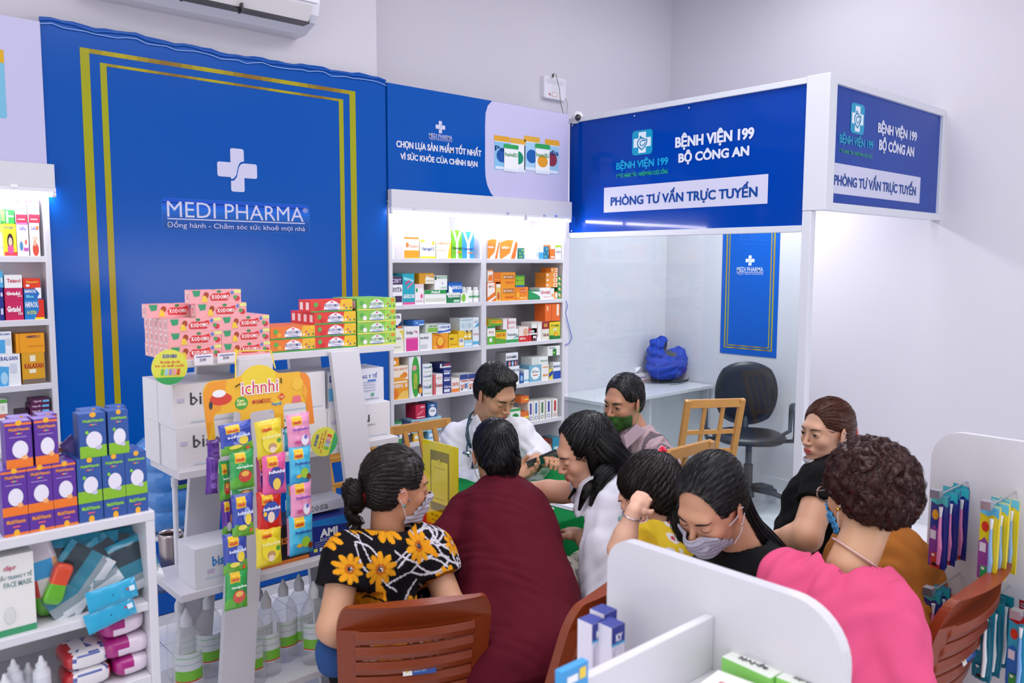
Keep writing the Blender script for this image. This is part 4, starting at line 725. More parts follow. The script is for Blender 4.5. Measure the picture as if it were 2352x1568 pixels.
# price cards and round hanging tags
for i, (a, c, yt, yb_) in enumerate([(445, 489, 815, 836), (499, 541, 811, 831)]):
    (x0, z1), (x1, z0) = uA(a, yt, 2.29), uA(c, yb_, 2.29); q = MB(); q.box(x0, x1, 2.288, 2.2895, z0, z1, 'eceaf2')
    q.rect(x0+.006, x1-.006, z1-.008, z1-.005, 2.2874, '6a6ab0'); q.text('20.000', x0+.015, x1-.02, z0+.01, z0+.02, 2.2872, '3a3a70', .02, 1)
    tag(recenter(q.build('price_card', PRINT)), f'small white price card on the top shelf edge, {"left" if i == 0 else "right"} one of two', 'price card', 'price cards on the top shelf of the stand')
def round_tag(px_, py_, rpx, y, rot, label):
    cx, cz = uA(px_, py_, y); rad = abs(uA(px_+rpx, py_, y)[0]-cx); q = MB()
    q.lathe([(0, 0), (rad, 0), (rad, .0015), (0, .0015)], 40, 'e6e450'); q2 = MB(Matrix.Rotation(math.pi/2, 4, 'X')); q = MB()
    pts = [(rad*math.cos(2*math.pi*i/40), rad*math.sin(2*math.pi*i/40)) for i in range(40)]; q.prism(pts, 0, .0015, 'dfe04e')
    q.poly([(rad*math.cos(a), rad*math.sin(a)) for a in np.linspace(math.radians(215), math.radians(325), 14)], -.0004, '3fae62')
    q.text('KODOMO', -rad*.4, rad*.4, rad*.5, rad*.75, -.0006, '4a58a8', .05, 1); q.text('An toàn cho bé', -rad*.55, rad*.55, rad*.22, rad*.38, -.0006, 'e0503a', .03, 1); q.text('bé có thể nuốt', -rad*.8, rad*.8, rad*.02, rad*.18, -.0006, 'e0503a', .03, 1)
    for i, c in enumerate(('6fc04a', '9ad0e8', 'b08ad0', 'f0a0b0', 'e0503a')): q.poly([(rad*(-.5+.22*i), -rad*.45), (rad*(-.34+.22*i), -rad*.45), (rad*(-.3+.22*i), -rad*(.1-.03*(i % 2))), (rad*(-.46+.22*i), -rad*.1)], -.0005-.0001*i, c)
    o = q.build('shelf_tag', PRINT); o.location = (cx, y, cz); o.rotation_euler = (0, rot, 0); tag(o, label, 'tag')
round_tag(390, 843, 41, 2.283, .05, 'round yellow and green tag hanging below the pink toothpaste boxes')
round_tag(745, 1014, 30, 2.225, -1.25, 'round yellow and green tag turned sideways beside the right upright of the stand')

# tissue cartons on the stand
def carton(x0, x1, y, z0, h, dep, label, kind='bisou', face='e9e7ea', cat='tissue carton', group='white tissue cartons on the middle shelf of the stand'):
    w = x1-x0; D = []
    if kind == 'bisou': D = [T('bisou', .2, .5, .66, .8, '4a4a52', .01), R(.37, .84, .40, .88, '3a9a6a'), R(.2, .1, .95, .13, 'c8d8ea'), T('selective', .5, .4, .75, .47, 'a0a0a8'), R(.05, .6, .13, .68, 'cfc4e4')]
    if kind == 'blue': D = [T('bisou', .34, .48, .8, .74, '3a8ad0', .03), R(.2, .2, .95, .23, 'c8d8ea'), R(.24, .33, .38, .42, 'd0c0dc')]
    if kind == 'mask': D = [T('KHẨU TRANG Y TẾ', .2, .72, .88, .88, '4a5ab0', .02), T('D', .02, .72, .1, .9, '3a4aa0', .04), R(.0, .2, .08, .55, '6ab8e8'), R(.7, .62, .85, .68, '4a7ac8')]+[R(.5, .36+.08*i, .84, .385+.08*i, 'b8bcd8') for i in range(4)]+[T('CE', .52, .2, .6, .3, '5a6a90'), O(.78, .25, .03, .05, '5ab08a'), R(.2, .12, .9, .14, '8a90b0')]
    if kind == 'bar': D = [R(.6, .3, .8, .45, '2a2a30'), R(.1, .7, .2, .8, '3a6ab0'), T('850', .6, .5, .8, .6, '4a4a50', .02)]
    if kind == 'ami': D = [P('1a7ac8', (0, .85), (1, .7), (1, 1), (0, 1)), T('AMI', .22, .48, .6, .72, 'f4f4fa', .05), T('ECO MASK', .22, .38, .6, .46, 'd8dcf0', .02), R(.08, .1, .16, .2, 'd8e060'), R(.2, .1, .28, .2, 'e8e8f4')]+[R(.1, .24+.06*i, .45, .26+.06*i, '8a94c8') for i in range(3)]
    if kind == 'black': D = [R(.0, .0, 1, .1, 'd8782a'), T('ISO', .45, .5, .75, .68, 'd8782a', .03), R(.6, .25, .7, .35, 'cfc8cc'), R(.8, .2, .95, .26, 'a85a20'), R(.38, 0, .4, .25, 'd8782a')]
    if kind == 'nosa': D = [T('cosa', .2, .2, .6, .8, '9a9aa2', .02)]
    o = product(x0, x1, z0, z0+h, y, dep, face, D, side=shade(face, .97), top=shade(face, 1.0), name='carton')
    return tag(o, label, cat, group)
zm = SH['mid']+.0005; ym = 2.31; Xm = lambda p: uA(p, 1040, ym)[0]
h1 = .122
xs = [(403, 555), (557, 695), (697, 771), (838, 903)]
x0 = Xm(405); Lc = .236
for i in range(3):
    a = x0+i*(Lc+.002); nm = ['left', 'middle', 'right'][i]; kd = 'bisou'
    carton(a, a+Lc, ym, zm, h1, .12, f'white tissue carton, lower layer, {nm} one of the front row on the stand', kd)
    if i < 2: carton(a-.003, a+Lc-.003, ym+.003, zm+h1+.0005, h1, .12, f'white tissue carton, upper layer, {nm} one of the front row on the stand', kd)
    else: carton(a+.008, a+Lc-.02, ym+.006, zm+h1+.0005, h1*.95, .12, 'white mask carton with blue print at the right end of the stand', 'mask', 'e4e6f0', 'mask carton', None)
    for l in range(2 if i < 1 else 1): carton(a-.004, a+Lc-.004, ym+.125, zm+l*(h1+.0005), h1, .12, f'white tissue carton, {["lower", "upper"][l]} layer, {nm} one of the back row on the stand', 'bisou')
zl = SH['low']+.0005; yl = 2.315; Xl = lambda p: uA(p, 1290, yl)[0]
carton(Xl(447), Xl(447)+.15, yl+.0, zl, .118, .13, 'white tissue carton with pale blue oval on the lowest visible shelf', 'blue', 'e7e9ef', 'tissue carton', None)
q = MB(); q.disc(0, 0, .05, .03, 0, '9cc8ea', 24)
carton(Xl(600), Xl(717), yl+.02, zl, .125, .13, 'black carton with orange stripe on the low shelf of the stand', 'black', '1c1a22', 'carton', None)
carton(Xl(719), Xl(719)+.17, yl+.02, zl, .115, .13, 'dark blue mask carton beside the black carton on the stand', 'ami', '1f2f86', 'mask carton', None)
o = product(Xl(712), Xl(712)+.17, zl+.126+.0, zl+.158, yl+.06, .1, 'dfe0e8', [T('cosa', .2, .2, .6, .8, '8a8a94', .02)], name='carton'); tag(o, 'flat pale carton lying on top of the blue mask carton', 'carton')
# bottles of hand alcohol
BODY = clear('clear_plastic', 'ffffff', 1.45, .05, .18)
def alcohol_bottle(x, y, z, label, rz):
    r = empty('alcohol_bottle', label, 'bottle', (x, y, z), 'clear alcohol bottles on the bottom shelf of the stand')
    q = MB(); q.lathe([(.0, .002), (.036, 0), (.042, .006), (.043, .02), (.043, .15), (.041, .165), (.034, .185), (.022, .203), (.014, .213), (.013, .222)], 28, 'ffffff'); q.build('body', BODY, r, smooth=True)
    q = MB(); q.lathe([(.0165, .212), (.0165, .232), (.0155, .238), (.012, .244), (.004, .262), (.002, .266)], 20, 'dfe1e6'); q.build('cap', PLAS, r, smooth='auto')
    q = MB(); n = 16; a = [math.radians(-150+120*i/n) for i in range(n+1)]
    def strip(z0, z1, col, R_=.0436): q.add([(R_*math.cos(t), R_*math.sin(t), z_) for z_ in (z0, z1) for t in a], [(i, i+1, n+2+i, n+1+i) for i in range(n)], col)
    strip(.05, .14, 'dfe6e8'); strip(.057, .088, '7cc83a', .0439); strip(.053, .057, 'd83a3a', .0439); strip(.125, .128, '9ad0a8', .0439); strip(.105, .108, 'b8c8d0', .0439)
    q.build('label', PRINT, r); r.rotation_euler = (0, 0, rz-1.35); return r
zb = SH['bot']+.0005
for i, (px_, py_, lab, rz) in enumerate([(625, 1550, 'clear alcohol bottle in front, just right of the left upright', .4), (443, 1600, 'clear alcohol bottle in front, left of the left upright', .6), (664, 1517, 'clear alcohol bottle behind the front one, right of the left upright', .9), (700, 1502, 'clear alcohol bottle near the wooden leg, rearmost of the row', 1.2), (734, 1522, 'clear alcohol bottle at the right end beside the woman in the flowered blouse', .5), (590, 1572, 'clear alcohol bottle half hidden by the left upright, right side', .2), (606, 1530, 'clear alcohol bottle between the upright and the rear row', 1.0), (428, 1560, 'clear alcohol bottle at the far left of the bottom shelf', 1.5), (492, 1552, 'clear alcohol bottle left of the upright, against the rear board', .3)]):
    p = pl(px_, py_, 2, zb); alcohol_bottle(p[0], p[1]+.03, zb, lab, rz+.5)

# ---- hanging board with sweet packets
yb2 = 2.10
r = empty('hanging_board', 'orange and yellow hanging display board tied to the stand', 'display board', (*[uA(595, 1000, yb2)[0]], yb2, uA(595, 1010, yb2)[1]))
cp = lambda x, y: (300+x/2.704, 820+y/2.704)
def bp_(x, y): return uA(*cp(x, y), yb2)
out = [(482, 517), (468, 400), (455, 290), (451, 225), (460, 185), (480, 160), (510, 148), (600, 140), (655, 130), (690, 115), (715, 85), (750, 60), (800, 47), (850, 55), (885, 78), (915, 98), (960, 98), (1050, 90), (1090, 100), (1112, 130), (1120, 200), (1130, 310), (1141, 411), (1100, 418)]
inner = [(1090, 290), (1075, 280), (960, 290), (948, 305), (956, 440), (905, 447), (893, 335), (880, 322), (760, 340), (742, 355), (752, 474), (695, 483), (683, 350), (670, 338), (530, 358), (518, 375), (528, 510)]
q = MB(); q.prism([bp_(*p) for p in out+inner], yb2, yb2+.004, 'f0b828')
for i, (pp, c) in enumerate([([(690, 116), (715, 85), (750, 60), (800, 47), (850, 55), (885, 78), (900, 95), (900, 220), (690, 230)], 'ecd032'), ([(455, 290), (451, 225), (480, 160), (600, 140), (560, 330), (520, 350), (482, 517), (468, 400)], 'ee9a24'), ([(1050, 90), (1090, 100), (1112, 130), (1141, 411), (1100, 418), (1090, 290)], 'ee8a22')]): q.poly([bp_(*p) for p in pp], yb2-.0003-.0002*i, c)
def bt(s, x0, y0, x1, y1, sl, col, bd, off):    # text following the board's own horizontal
    (a, t), (c, d) = bp_(x0, y0), bp_(x1, y1); q.text(s, a, c, d, t, yb2-off, col, bd, 3)
bt('ichnhi', 680, 150, 922, 216, 0, 'ffffff', .055, .0012); bt('ichnhi', 688, 155, 914, 211, 0, 'd42a3a', .0, .0018)
bt('NAMDUOC', 778, 262, 872, 280, 0, 'c8402c', .02, .0012); q.disc(*bp_(764, 278), .005, .005, yb2-.0012, 'c8402c', 14)
q.disc(*bp_(688, 285), .018, .017, yb2-.0010, '46a83e', 20); bt('Kem', 660, 262, 704, 276, 0, 'f0f0a0', .04, .0016); bt('citrat', 658, 282, 716, 298, 0, 'f0f0a0', .04, .0016)
q.poly([bp_(912, 245), bp_(938, 220), bp_(960, 243), bp_(934, 268)], yb2-.001, 'dc3a20'); bt('Calci', 920, 238, 950, 250, 0, 'f4d080', .04, .0016)
q.disc(*bp_(910, 286), .010, .006, yb2-.0012, 'e8e02a', 16); bt('Fresimilk', 876, 280, 938, 294, 0, '3a8ac8', .03, .0016)
q.disc(*bp_(560, 260), .030, .016, yb2-.0010, 'd8402a', 24); q.disc(*bp_(548, 226), .018, .010, yb2-.0014, 'f2f2f2', 20); q.disc(*bp_(497, 300), .005, .011, yb2-.0012, '3a3a3a', 14)
q.disc(*bp_(1035, 165), .018, .018, yb2-.0010, 'f2c03a', 24); q.poly([bp_(1000, 285), bp_(1060, 275), bp_(1052, 235), bp_(1008, 240)], yb2-.0012, 'e8707a'); q.poly([bp_(1070, 160), bp_(1098, 200), bp_(1090, 270), bp_(1066, 230)], yb2-.0012, 'f0a830')
part(q, 'printed_card', r, PRINT)
for a, c in ((cp(650, 185), cp(682, 165)), (cp(934, 128), cp(936, 162))):
    q = MB(); q.tube([at(0, 0, 0)*0+np.array([uA(*p, yb2-.003)[0], yb2-.003, uA(*p, yb2-.003)[1]]) for p in (a, c)], .0016, '1a1a1a', 6); part(q, 'tie', r, PLAS)
q = MB(); A3 = lambda x, y, yy: (uA(x, y, yy)[0], yy, uA(x, y, yy)[1])
q.tube([A3(541, 872, 2.12), A3(541, 830, 2.20), A3(543, 806, 2.272)], .002, 'e6d23a', 6); q.tube([A3(543, 806, 2.272), A3(622, 805, 2.272)], .002, 'e6d23a', 6); q.tube([A3(622, 805, 2.272), A3(632, 845, 2.12)], .002, 'e6d23a', 6); part(q, 'cord', r, PLAS)
# packets
def packet_mesh(base, low, logo, blobs, txt=None, tcol='ffffff'):
    W, H, D = .062, .078, .011; N, M_ = 12, 16; q = MB(); P = []
    def colr(u, v, s):
        if v > .94 or v < .05: return shade(base if v > .5 else (low or base), .85)
        if s and logo and .14 < u < .56 and .66 < v < .95: return 'f2c420'
        if low and v < .26+.05*math.sin(u*9): return low
        return base
    for s in (1, 0):
        b0 = len(q.v)
        for j in range(M_+1):
            for i in range(N+1):
                u, v = i/N, j/M_; e = (1-(2*u-1)**4)*(1-(2*v-1)**6); wr = .0012*math.sin(u*17+v*5)*e+.0010*math.sin(v*23+u*3)*e
                y = (-(D*e)-wr if s else (D*.6*e)); pinch = 1-.05*math.sin(v*math.pi)
                q.v.append(((u-.5)*W*pinch, y, (v-1)*H))
        for j in range(M_):
            for i in range(N):
                a = b0+j*(N+1)+i; f = (a, a+1, a+N+2, a+N+1); q.f.append(f if s else f[::-1]); c = colr((i+.5)/N, (j+.5)/M_, s); q.c.append(lin(c) if isinstance(c, str) else c); q.mi.append(0)
    yo = -D-.0026; X = lambda u: (u-.5)*W; Z = lambda v: (v-1)*H
    if logo: q.text('ichnhi', X(.2), X(.54), Z(.73), Z(.82), yo+.001, 'd8402c', .05, 1)
    for k, (u, v, a, b_, c) in enumerate(blobs): q.disc(X(u), Z(v), a*W, b_*H, yo-.0004*k+.001, c, 16)
    if txt: q.text(txt, X(.18), X(.86), Z(.54), Z(.62), yo-.001, tcol, .05, 1)
    return q
KINDS = {
 'blue': packet_mesh('3a4fb0', '6cb43a', 1, [(.62, .5, .17, .2, '8aa0e0'), (.66, .42, .14, .14, 'f0d23a'), (.4, .25, .2, .06, 'e8d84a'), (.76, .16, .06, .05, 'd84a2a')], 'ichnhi', 'dfe4f8'),
 'green': packet_mesh('33a552', '62b43a', 1, [(.55, .34, .27, .16, 'c8301c'), (.55, .4, .16, .07, 'e8b040')], 'caophe', 'e4f4e8'),
 'yellow': packet_mesh('ecd42c', None, 1, [(.52, .44, .34, .3, 'f2e03e'), (.52, .3, .16, .1, 'c89a6a'), (.52, .22, .12, .08, 'f0d8c0'), (.78, .44, .08, .06, '4aa040')], 'ichnhi', 'fbf4a0'),
 'pink': packet_mesh('ea5fa0', None, 1, [(.52, .42, .33, .27, '2f3f9a'), (.52, .28, .16, .14, 'f0cf50')], 'ichnhi', 'f0f0ff'),
 'red': packet_mesh('d8281f', None, 1, [(.5, .5, .34, .26, '2a50a8'), (.5, .36, .14, .14, 'f0d8c0'), (.26, .46, .07, .06, 'f0c83a')], 'ichnhi', 'e8f0ff'),
 'rose': packet_mesh('f09cc4', None, 1, [(.66, .26, .16, .15, 'ece8f4'), (.7, .34, .07, .06, '6a6ac0'), (.35, .22, .14, .05, 'c8508a')], 'Probiotics', '7a4ab8'),
 'cyan': packet_mesh('4cc0e4', '38a8d8', 1, [(.62, .32, .18, .13, '9ac83a'), (.8, .22, .1, .08, '7a3a20'), (.35, .26, .12, .05, 'e0b040')], 'Probiotics', '2a50a8'),
 'purple': packet_mesh('6a3aa0', None, 0, [(.5, .5, .3, .1, '8a5ac0'), (.5, .25, .25, .08, '8a5ac0')], None),
 'purplegreen': packet_mesh('6a3aa0', '6cb43a', 1, [(.5, .3, .2, .12, 'f0e8f0'), (.7, .5, .1, .12, 'e8a04a')], None)}
KB = {k: v.build('sweet_packet', FILM, smooth=True) for k, v in KINDS.items()}; kused = set()
KD = {'blue': 'blue and green', 'green': 'green', 'yellow': 'yellow', 'pink': 'hot pink', 'red': 'red', 'rose': 'pale pink', 'cyan': 'sky blue', 'purple': 'plain purple', 'purplegreen': 'purple and green'}
def put_packet(kind, x0, y0, x1, y1, yy, label, tilt=0, rz=0):
    o = KB[kind] if kind not in kused else KB[kind].copy()
    if kind in kused: C.objects.link(o)
    kused.add(kind); (a, t), (c, d) = uA(*cp(x0, y0), yy), uA(*cp(x1, y1), yy)
    o.location = ((a+c)/2, yy, t); o.scale = ((c-a)/.062, 1, (t-d)/.078); o.rotation_euler = (0, tilt, rz)
    tag(o, label, 'packet', 'sweet packets hanging from the orange board')
S3 = [('blue', 540, 418, 752, 582, 2.05, 'blue and green sweet packet, topmost in the left strip', -.08), ('green', 610, 585, 770, 800, 2.045, 'green sweet packet, second from the top in the left strip', .0), ('green', 625, 780, 765, 862, 2.06, 'green sweet packet edge folded between the second and third of the left strip', .0), ('blue', 622, 858, 768, 1098, 2.045, 'blue and green sweet packet, third from the top in the left strip', 0), ('blue', 568, 1105, 728, 1320, 2.05, 'blue and green sweet packet, fourth from the top in the left strip', 0), ('green', 585, 1330, 735, 1540, 2.05, 'green sweet packet at the bottom of the left strip', .04),
      ('purple', 470, 625, 555, 840, 2.11, 'plain purple sweet packet hanging lowest at the far left', .06), ('purple', 472, 515, 556, 632, 2.12, 'plain purple sweet packet above the other at the far left', 0), ('green', 545, 650, 622, 885, 2.08, 'green sweet packet behind the left strip, upper', 0), ('purplegreen', 560, 885, 640, 1108, 2.08, 'purple and green sweet packet behind the left strip, lower', 0),
      ('yellow', 765, 400, 938, 610, 2.05, 'yellow sweet packet, topmost in the middle strip', -.07), ('pink', 812, 608, 968, 838, 2.045, 'hot pink sweet packet, second in the middle strip', 0), ('pink', 778, 622, 850, 850, 2.075, 'hot pink sweet packet behind the second of the middle strip', 0), ('red', 778, 842, 940, 1058, 2.05, 'red sweet packet, third in the middle strip', 0), ('yellow', 773, 1060, 940, 1275, 2.05, 'yellow sweet packet at the bottom of the middle strip', 0),
      ('rose', 962, 358, 1112, 560, 2.055, 'pale pink sweet packet, topmost in the right strip', -.05), ('cyan', 980, 562, 1120, 780, 2.05, 'sky blue sweet packet, second in the right strip', 0), ('rose', 988, 778, 1126, 985, 2.05, 'pale pink sweet packet, third in the right strip', 0), ('cyan', 980, 988, 1134, 1203, 2.05, 'sky blue sweet packet at the bottom of the right strip', 0), ('cyan', 952, 450, 1010, 580, 2.09, 'sky blue sweet packet edge behind the topmost of the right strip', 0), ('rose', 968, 1000, 1050, 1215, 2.075, 'pale pink sweet packet behind the bottom of the right strip', 0), ('cyan', 962, 790, 1030, 985, 2.085, 'sky blue sweet packet edge behind the third of the right strip', 0)]
for s in S3: put_packet(*s[:7], tilt=s[7])

# ================================================================ WATER JUG, TUMBLER
jx, jy = pl(390, 1205, 1, 3.2)[0], 3.2; jz = .662
r = empty('water_jug', 'large blue water jug behind the display stand', 'water jug', (jx, jy, jz))
q = MB(); q.lathe([(.0, .004), (.10, 0), (.122, .012), (.132, .03), (.133, .075), (.128, .082), (.128, .09), (.133, .098), (.133, .15), (.128, .158), (.128, .166), (.133, .174), (.133, .225), (.128, .233), (.128, .241), (.133, .25), (.131, .285), (.118, .315), (.085, .345), (.05, .365), (.03, .385), (.028, .42), (.0, .42)], 36, '4484cc'); q.build('body', mat('blue_plastic', .12, coat=.5, bump=.05, bscale=20), r, smooth=True)
q = MB(); a = [math.radians(-95+80*i/12) for i in range(13)]; 
for z0, z1, c in ((.17, .232, '17307a'), (.17, .185, '6aa83a'), (.205, .225, 'dfe6f4')):
    ra = .1345+.0006*(c != '17307a')*(1+(c == 'dfe6f4')); aa = a if c != 'dfe6f4' else a[2:9]
    q.add([(ra*math.cos(t), ra*math.sin(t), z) for z in (z0, z1) for t in aa], [(i, i+1, len(aa)+1+i, len(aa)+i) for i in range(len(aa)-1)], c)
q.build('label', PRINT, r)
r = empty('jug_stand', 'white metal stand with curved tray under the blue water jug', 'stand', (jx, jy, 0))
q = MB(); q.lathe([(0, .64), (.135, .64), (.15, .652), (.15, .66), (.13, .655), (0, .655)], 36, 'eef0f4'); q.build('tray', PLAS, r, smooth='auto')
for k in range(3):
    t = k*2.09+.5; q = MB(); q.tube([(.11*math.cos(t), .11*math.sin(t), .642), (.16*math.cos(t), .16*math.sin(t), .3), (.2*math.cos(t), .2*math.sin(t), 0)], .011, 'e9ebf0', 10); q.build('leg', PLAS, r, smooth=True)
p = pl(415, 1250, 1, 2.62); q = MB(); q.tube([(p[0], 2.66, 0), (p[0]+.002, 2.66, .965)], .0085, 'eff0f4', 12); q.tube([(p[0]+.002, 2.66, .955), (p[0]+.002, 2.66, .985)], .011, 'dfdfe2', 12); tag(recenter(q.build('white_pole', PLAS, smooth='auto')), 'thin white pole with capped end between jug and stand', 'pole')
p = pl(400, 1312, 1, 2.72); tz = .70
r = empty('side_stool', 'low dark stool behind the display stand under the steel tumbler', 'stool', (p[0], 2.78, 0))
q = MB(); q.lathe([(0, p[2]-.03), (.16, p[2]-.03), (.17, p[2]-.018), (.16, p[2]-.004), (0, p[2]-.004)], 28, '1f3f80'); q.build('seat', PLAS, r, smooth='auto')
for k in range(4):
    t = k*math.pi/2+.6; q = MB(); q.tube([(.12*math.cos(t), .12*math.sin(t), p[2]-.03), (.16*math.cos(t), .16*math.sin(t), 0)], .012, '3a4250', 8); q.build('leg', PLAS, r, smooth=True)
q = MB(); q.lathe([(.0, .002), (.028, 0), (.031, .004), (.037, .06), (.0395, .12), (.0395, .132), (.037, .132), (.036, .12), (.034, .06), (.028, .012), (0, .01)], 28, 'b8aca8'); o = q.build('tumbler', METAL, smooth=True); o.location = (p[0], 2.74, p[2]-.003); tag(o, 'stainless steel tumbler behind the display stand', 'tumbler')

# ================================================================ LEFT SHELF UNIT (vitamins)
yL = 1.93; xR = .636; zt = 1.106
r = empty('low_shelf_unit', 'low white shelf unit in the left corner with vitamin boxes on top', 'shelf unit', (.25, 2.05, 0))
q = MB(); q.box(-.35, xR, yL, yL+.33, zt-.022, zt); part(q, 'top_panel', r, WHITE, bevel=.002)
q = MB(); q.box(xR-.02, xR, yL+.001, yL+.33, 0, zt-.022); part(q, 'side_panel', r, WHITE, bevel=.002)
q = MB(); q.box(-.35, xR-.02, yL+.31, yL+.33, 0, zt-.022); part(q, 'back_panel', r, WHITE)
zs2 = [uA(343, 1383, yL)[1], uA(343, 1553, yL)[1]]
for z in zs2: 
    q = MB(); q.box(-.35, xR-.02, yL+.004, yL+.31, z-.02, z); part(q, 'shelf', r, WHITE, bevel=.002)
LX = lambda x: uA(x/2.497, 1100, yL+.01)[0]
def vit(kind, lying=0):
    W, H, D = .0565, .0985, .045; q = MB(); 
    b_, lo, ti = (('5b2f98', 'ee7a24', 'f09a3a') if kind == 'p' else ('2f559c', '86bc2a', '9ad838'))
    if lying: H, D = D-.004, .0985
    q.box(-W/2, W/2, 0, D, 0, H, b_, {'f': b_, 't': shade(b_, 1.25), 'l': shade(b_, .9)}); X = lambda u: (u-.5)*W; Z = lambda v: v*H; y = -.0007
    if lying:
        q.text('MultiVitamin', X(.12), X(.88), Z(.62), Z(.84), y-.0003, ti, .03, 1); q.disc(X(.5), Z(.12), X(.62), Z(.2), y-.0003, 'f0b02a', 14); q.rect(X(.35), X(.65), Z(.42), Z(.5), y-.0003, 'e0607a')
        if kind == 'p': q.rect(X(0), X(1), Z(0), Z(.12), y, lo)
    else:
        q.rect(X(0), X(1), 0, Z(.27 if kind == 'b' else .2), y, lo); q.disc(X(.52), Z(.97), X(.62), Z(.06), y-.0003, 'f0b02a', 14)
        if kind == 'p': q.rect(X(0), X(1), Z(.92), Z(.97), y, 'e8783a')
        q.text('MultiVitamin', X(.15), X(.92), Z(.8), Z(.87), y-.0004, ti, .03, 1)
        for i, c in enumerate(('e84a6a', 'f0b03a', '5ac0a0', 'd84a9a')): q.rect(X(.38+.07*i), X(.44+.07*i), Z(.73), Z(.76), y-.0004, c)
        q.disc(X(.54), Z(.4), X(.80), Z(.19), y-.0004, 'e6e2ee', 24); q.disc(X(.7), Z(.22), X(.62), Z(.05), y-.0006, 'c9c4dc' if kind == 'b' else 'f6b070', 16)
        if kind == 'b': q.disc(X(.28), Z(.58), X(.57), Z(.04), y-.0006, '8ad03a', 10)
        else: q.rect(X(.15), X(.8), Z(.66), Z(.68), y-.0004, 'a888c8')
    return q
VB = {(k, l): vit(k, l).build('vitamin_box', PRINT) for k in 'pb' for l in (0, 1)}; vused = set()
def put_vit(k, l, x0, x1, z, y, label, rz=0):
    o = VB[(k, l)] if (k, l) not in vused else VB[(k, l)].copy()
    if (k, l) in vused: C.objects.link(o)
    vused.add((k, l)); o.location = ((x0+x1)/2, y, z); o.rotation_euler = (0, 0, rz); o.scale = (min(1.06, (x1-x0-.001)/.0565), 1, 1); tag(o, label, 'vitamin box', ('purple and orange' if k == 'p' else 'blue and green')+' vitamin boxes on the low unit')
row1 = [('p', 5, 155), ('p', 155, 303), ('p', 303, 440), ('b', 445, 587), ('b', 590, 722), ('b', 722, 848)]
cn = {'p': 'purple and orange', 'b': 'blue and green'}
zz = zt+.0005
pos = ['left', 'middle', 'right']
cnt = {'p': 0, 'b': 0}
for k, a, c in row1:
    i = cnt[k]; cnt[k] += 1
    put_vit(k, 1, LX(a), LX(c), zz, yL+.012, f'{cn[k]} vitamin box lying flat in the bottom layer, {pos[i]} of three')
    put_vit(k, 1, LX(a), LX(c), zz, yL+.115, f'{cn[k]} vitamin box lying flat behind the bottom layer, {pos[i]} of three')
    put_vit(k, 0, LX(a), LX(c), zz+.0415, yL+.014, f'{cn[k]} vitamin box standing in the middle layer, {pos[i]} of three')
    put_vit(k, 0, LX(a), LX(c), zz+.0415, yL+.062, f'{cn[k]} vitamin box standing behind the middle layer, {pos[i]} of three')
for j, (k, a, c, sd) in enumerate([('p', 35, 202, 'left'), ('p', 205, 350, 'right'), ('b', 462, 628, 'left'), ('b', 630, 757, 'right')]):
    put_vit(k, 0, LX(a)+.003, LX(c), zz+.0415+.099, yL+.018, f'{cn[k]} vitamin box standing in the top layer, {sd} of two')
    put_vit(k, 0, LX(a)+.022, LX(c)+.012, zz+.0415+.099, yL+.067, f'{cn[k]} vitamin box standing behind the top layer, {sd} of two')
cx0 = pl(172, 1030, 1, yL+.1); q = MB(); q.box(-.017, .017, -.0008, .0008, -.03, .03, '6a5a9a'); q.rect(-.012, .012, -.02, .02, -.0012, '8a7ab8'); o = q.build('loose_card', PRINT); o.location = (cx0[0], yL+.1, cx0[2]); o.rotation_euler = (0, -.7, 0); tag(o, 'small tilted purple card between the vitamin box stacks', 'card')
cx0 = pl(150, 1062, 1, yL+.12); q = MB(); q.box(-.05, .06, 0, .06, 0, .012, 'b08a6a'); o = q.build('cardboard_piece', PRINT); o.location = (cx0[0], yL+.112, zz+.0415+.0992); tag(o, 'flat brown cardboard piece lying on the middle vitamin boxes', 'cardboard')
# contents of the two compartments
def blob_pack(name, x0, x1, y0, y1, z0, z1, col, decals, mats=FILM, seed=0, lump=.004, rot=0, tiltx=0):
    rg = np.random.default_rng(seed); q = MB(); N = 14; w, d, h = (x1-x0)/2, (y1-y0)/2, (z1-z0)/2; ph = rg.uniform(0, 6, 6); P = []
    M_ = 12; b0 = 0
    for j in range(M_+1):
        th = math.pi*j/M_-math.pi/2
        for i in range(2*N):
            f = 2*math.pi*i/(2*N); sg = lambda v, e: math.copysign(abs(v)**e, v)
            x = w*sg(math.cos(th), .45)*sg(math.cos(f), .45); y = d*sg(math.cos(th), .45)*sg(math.sin(f), .45); z = h*sg(math.sin(th), .6)
            k = lump*(math.sin(x*60+ph[0])+math.sin(z*70+ph[1]+y*40)+math.sin(y*55+x*35+ph[2])*.7); x *= 1+k/w*.6; z *= 1+k/h*.5; y *= 1+k/d*.5
            q.v.append((x, y, z))
    for j in range(M_):
        for i in range(2*N):
            a = j*2*N+i; b_ = j*2*N+(i+1) % (2*N); q.f.append((a, b_, b_+2*N, a+2*N))
            cx_ = sum(q.v[t][0] for t in (a, b_, a+2*N, b_+2*N))/4/w; cz_ = sum(q.v[t][2] for t in (a, b_, a+2*N, b_+2*N))/4/h; cy_ = sum(q.v[t][1] for t in (a, b_, a+2*N, b_+2*N))/4/d
            c = decals(cx_, cy_, cz_) if decals else col; q.c.append(lin(c) if isinstance(c, str) else c); q.mi.append(0)
    o = q.build(name, mats, smooth=True); o.location = ((x0+x1)/2, (y0+y1)/2, (z0+z1)/2); o.rotation_euler = (tiltx, rot, 0); return o
L2 = lambda x, y, yy=yL+.03: uA(x/2.497, 940+y/2.497, yy)
z1_ = zs2[0]+.0005; z2_ = zs2[1]+.0005
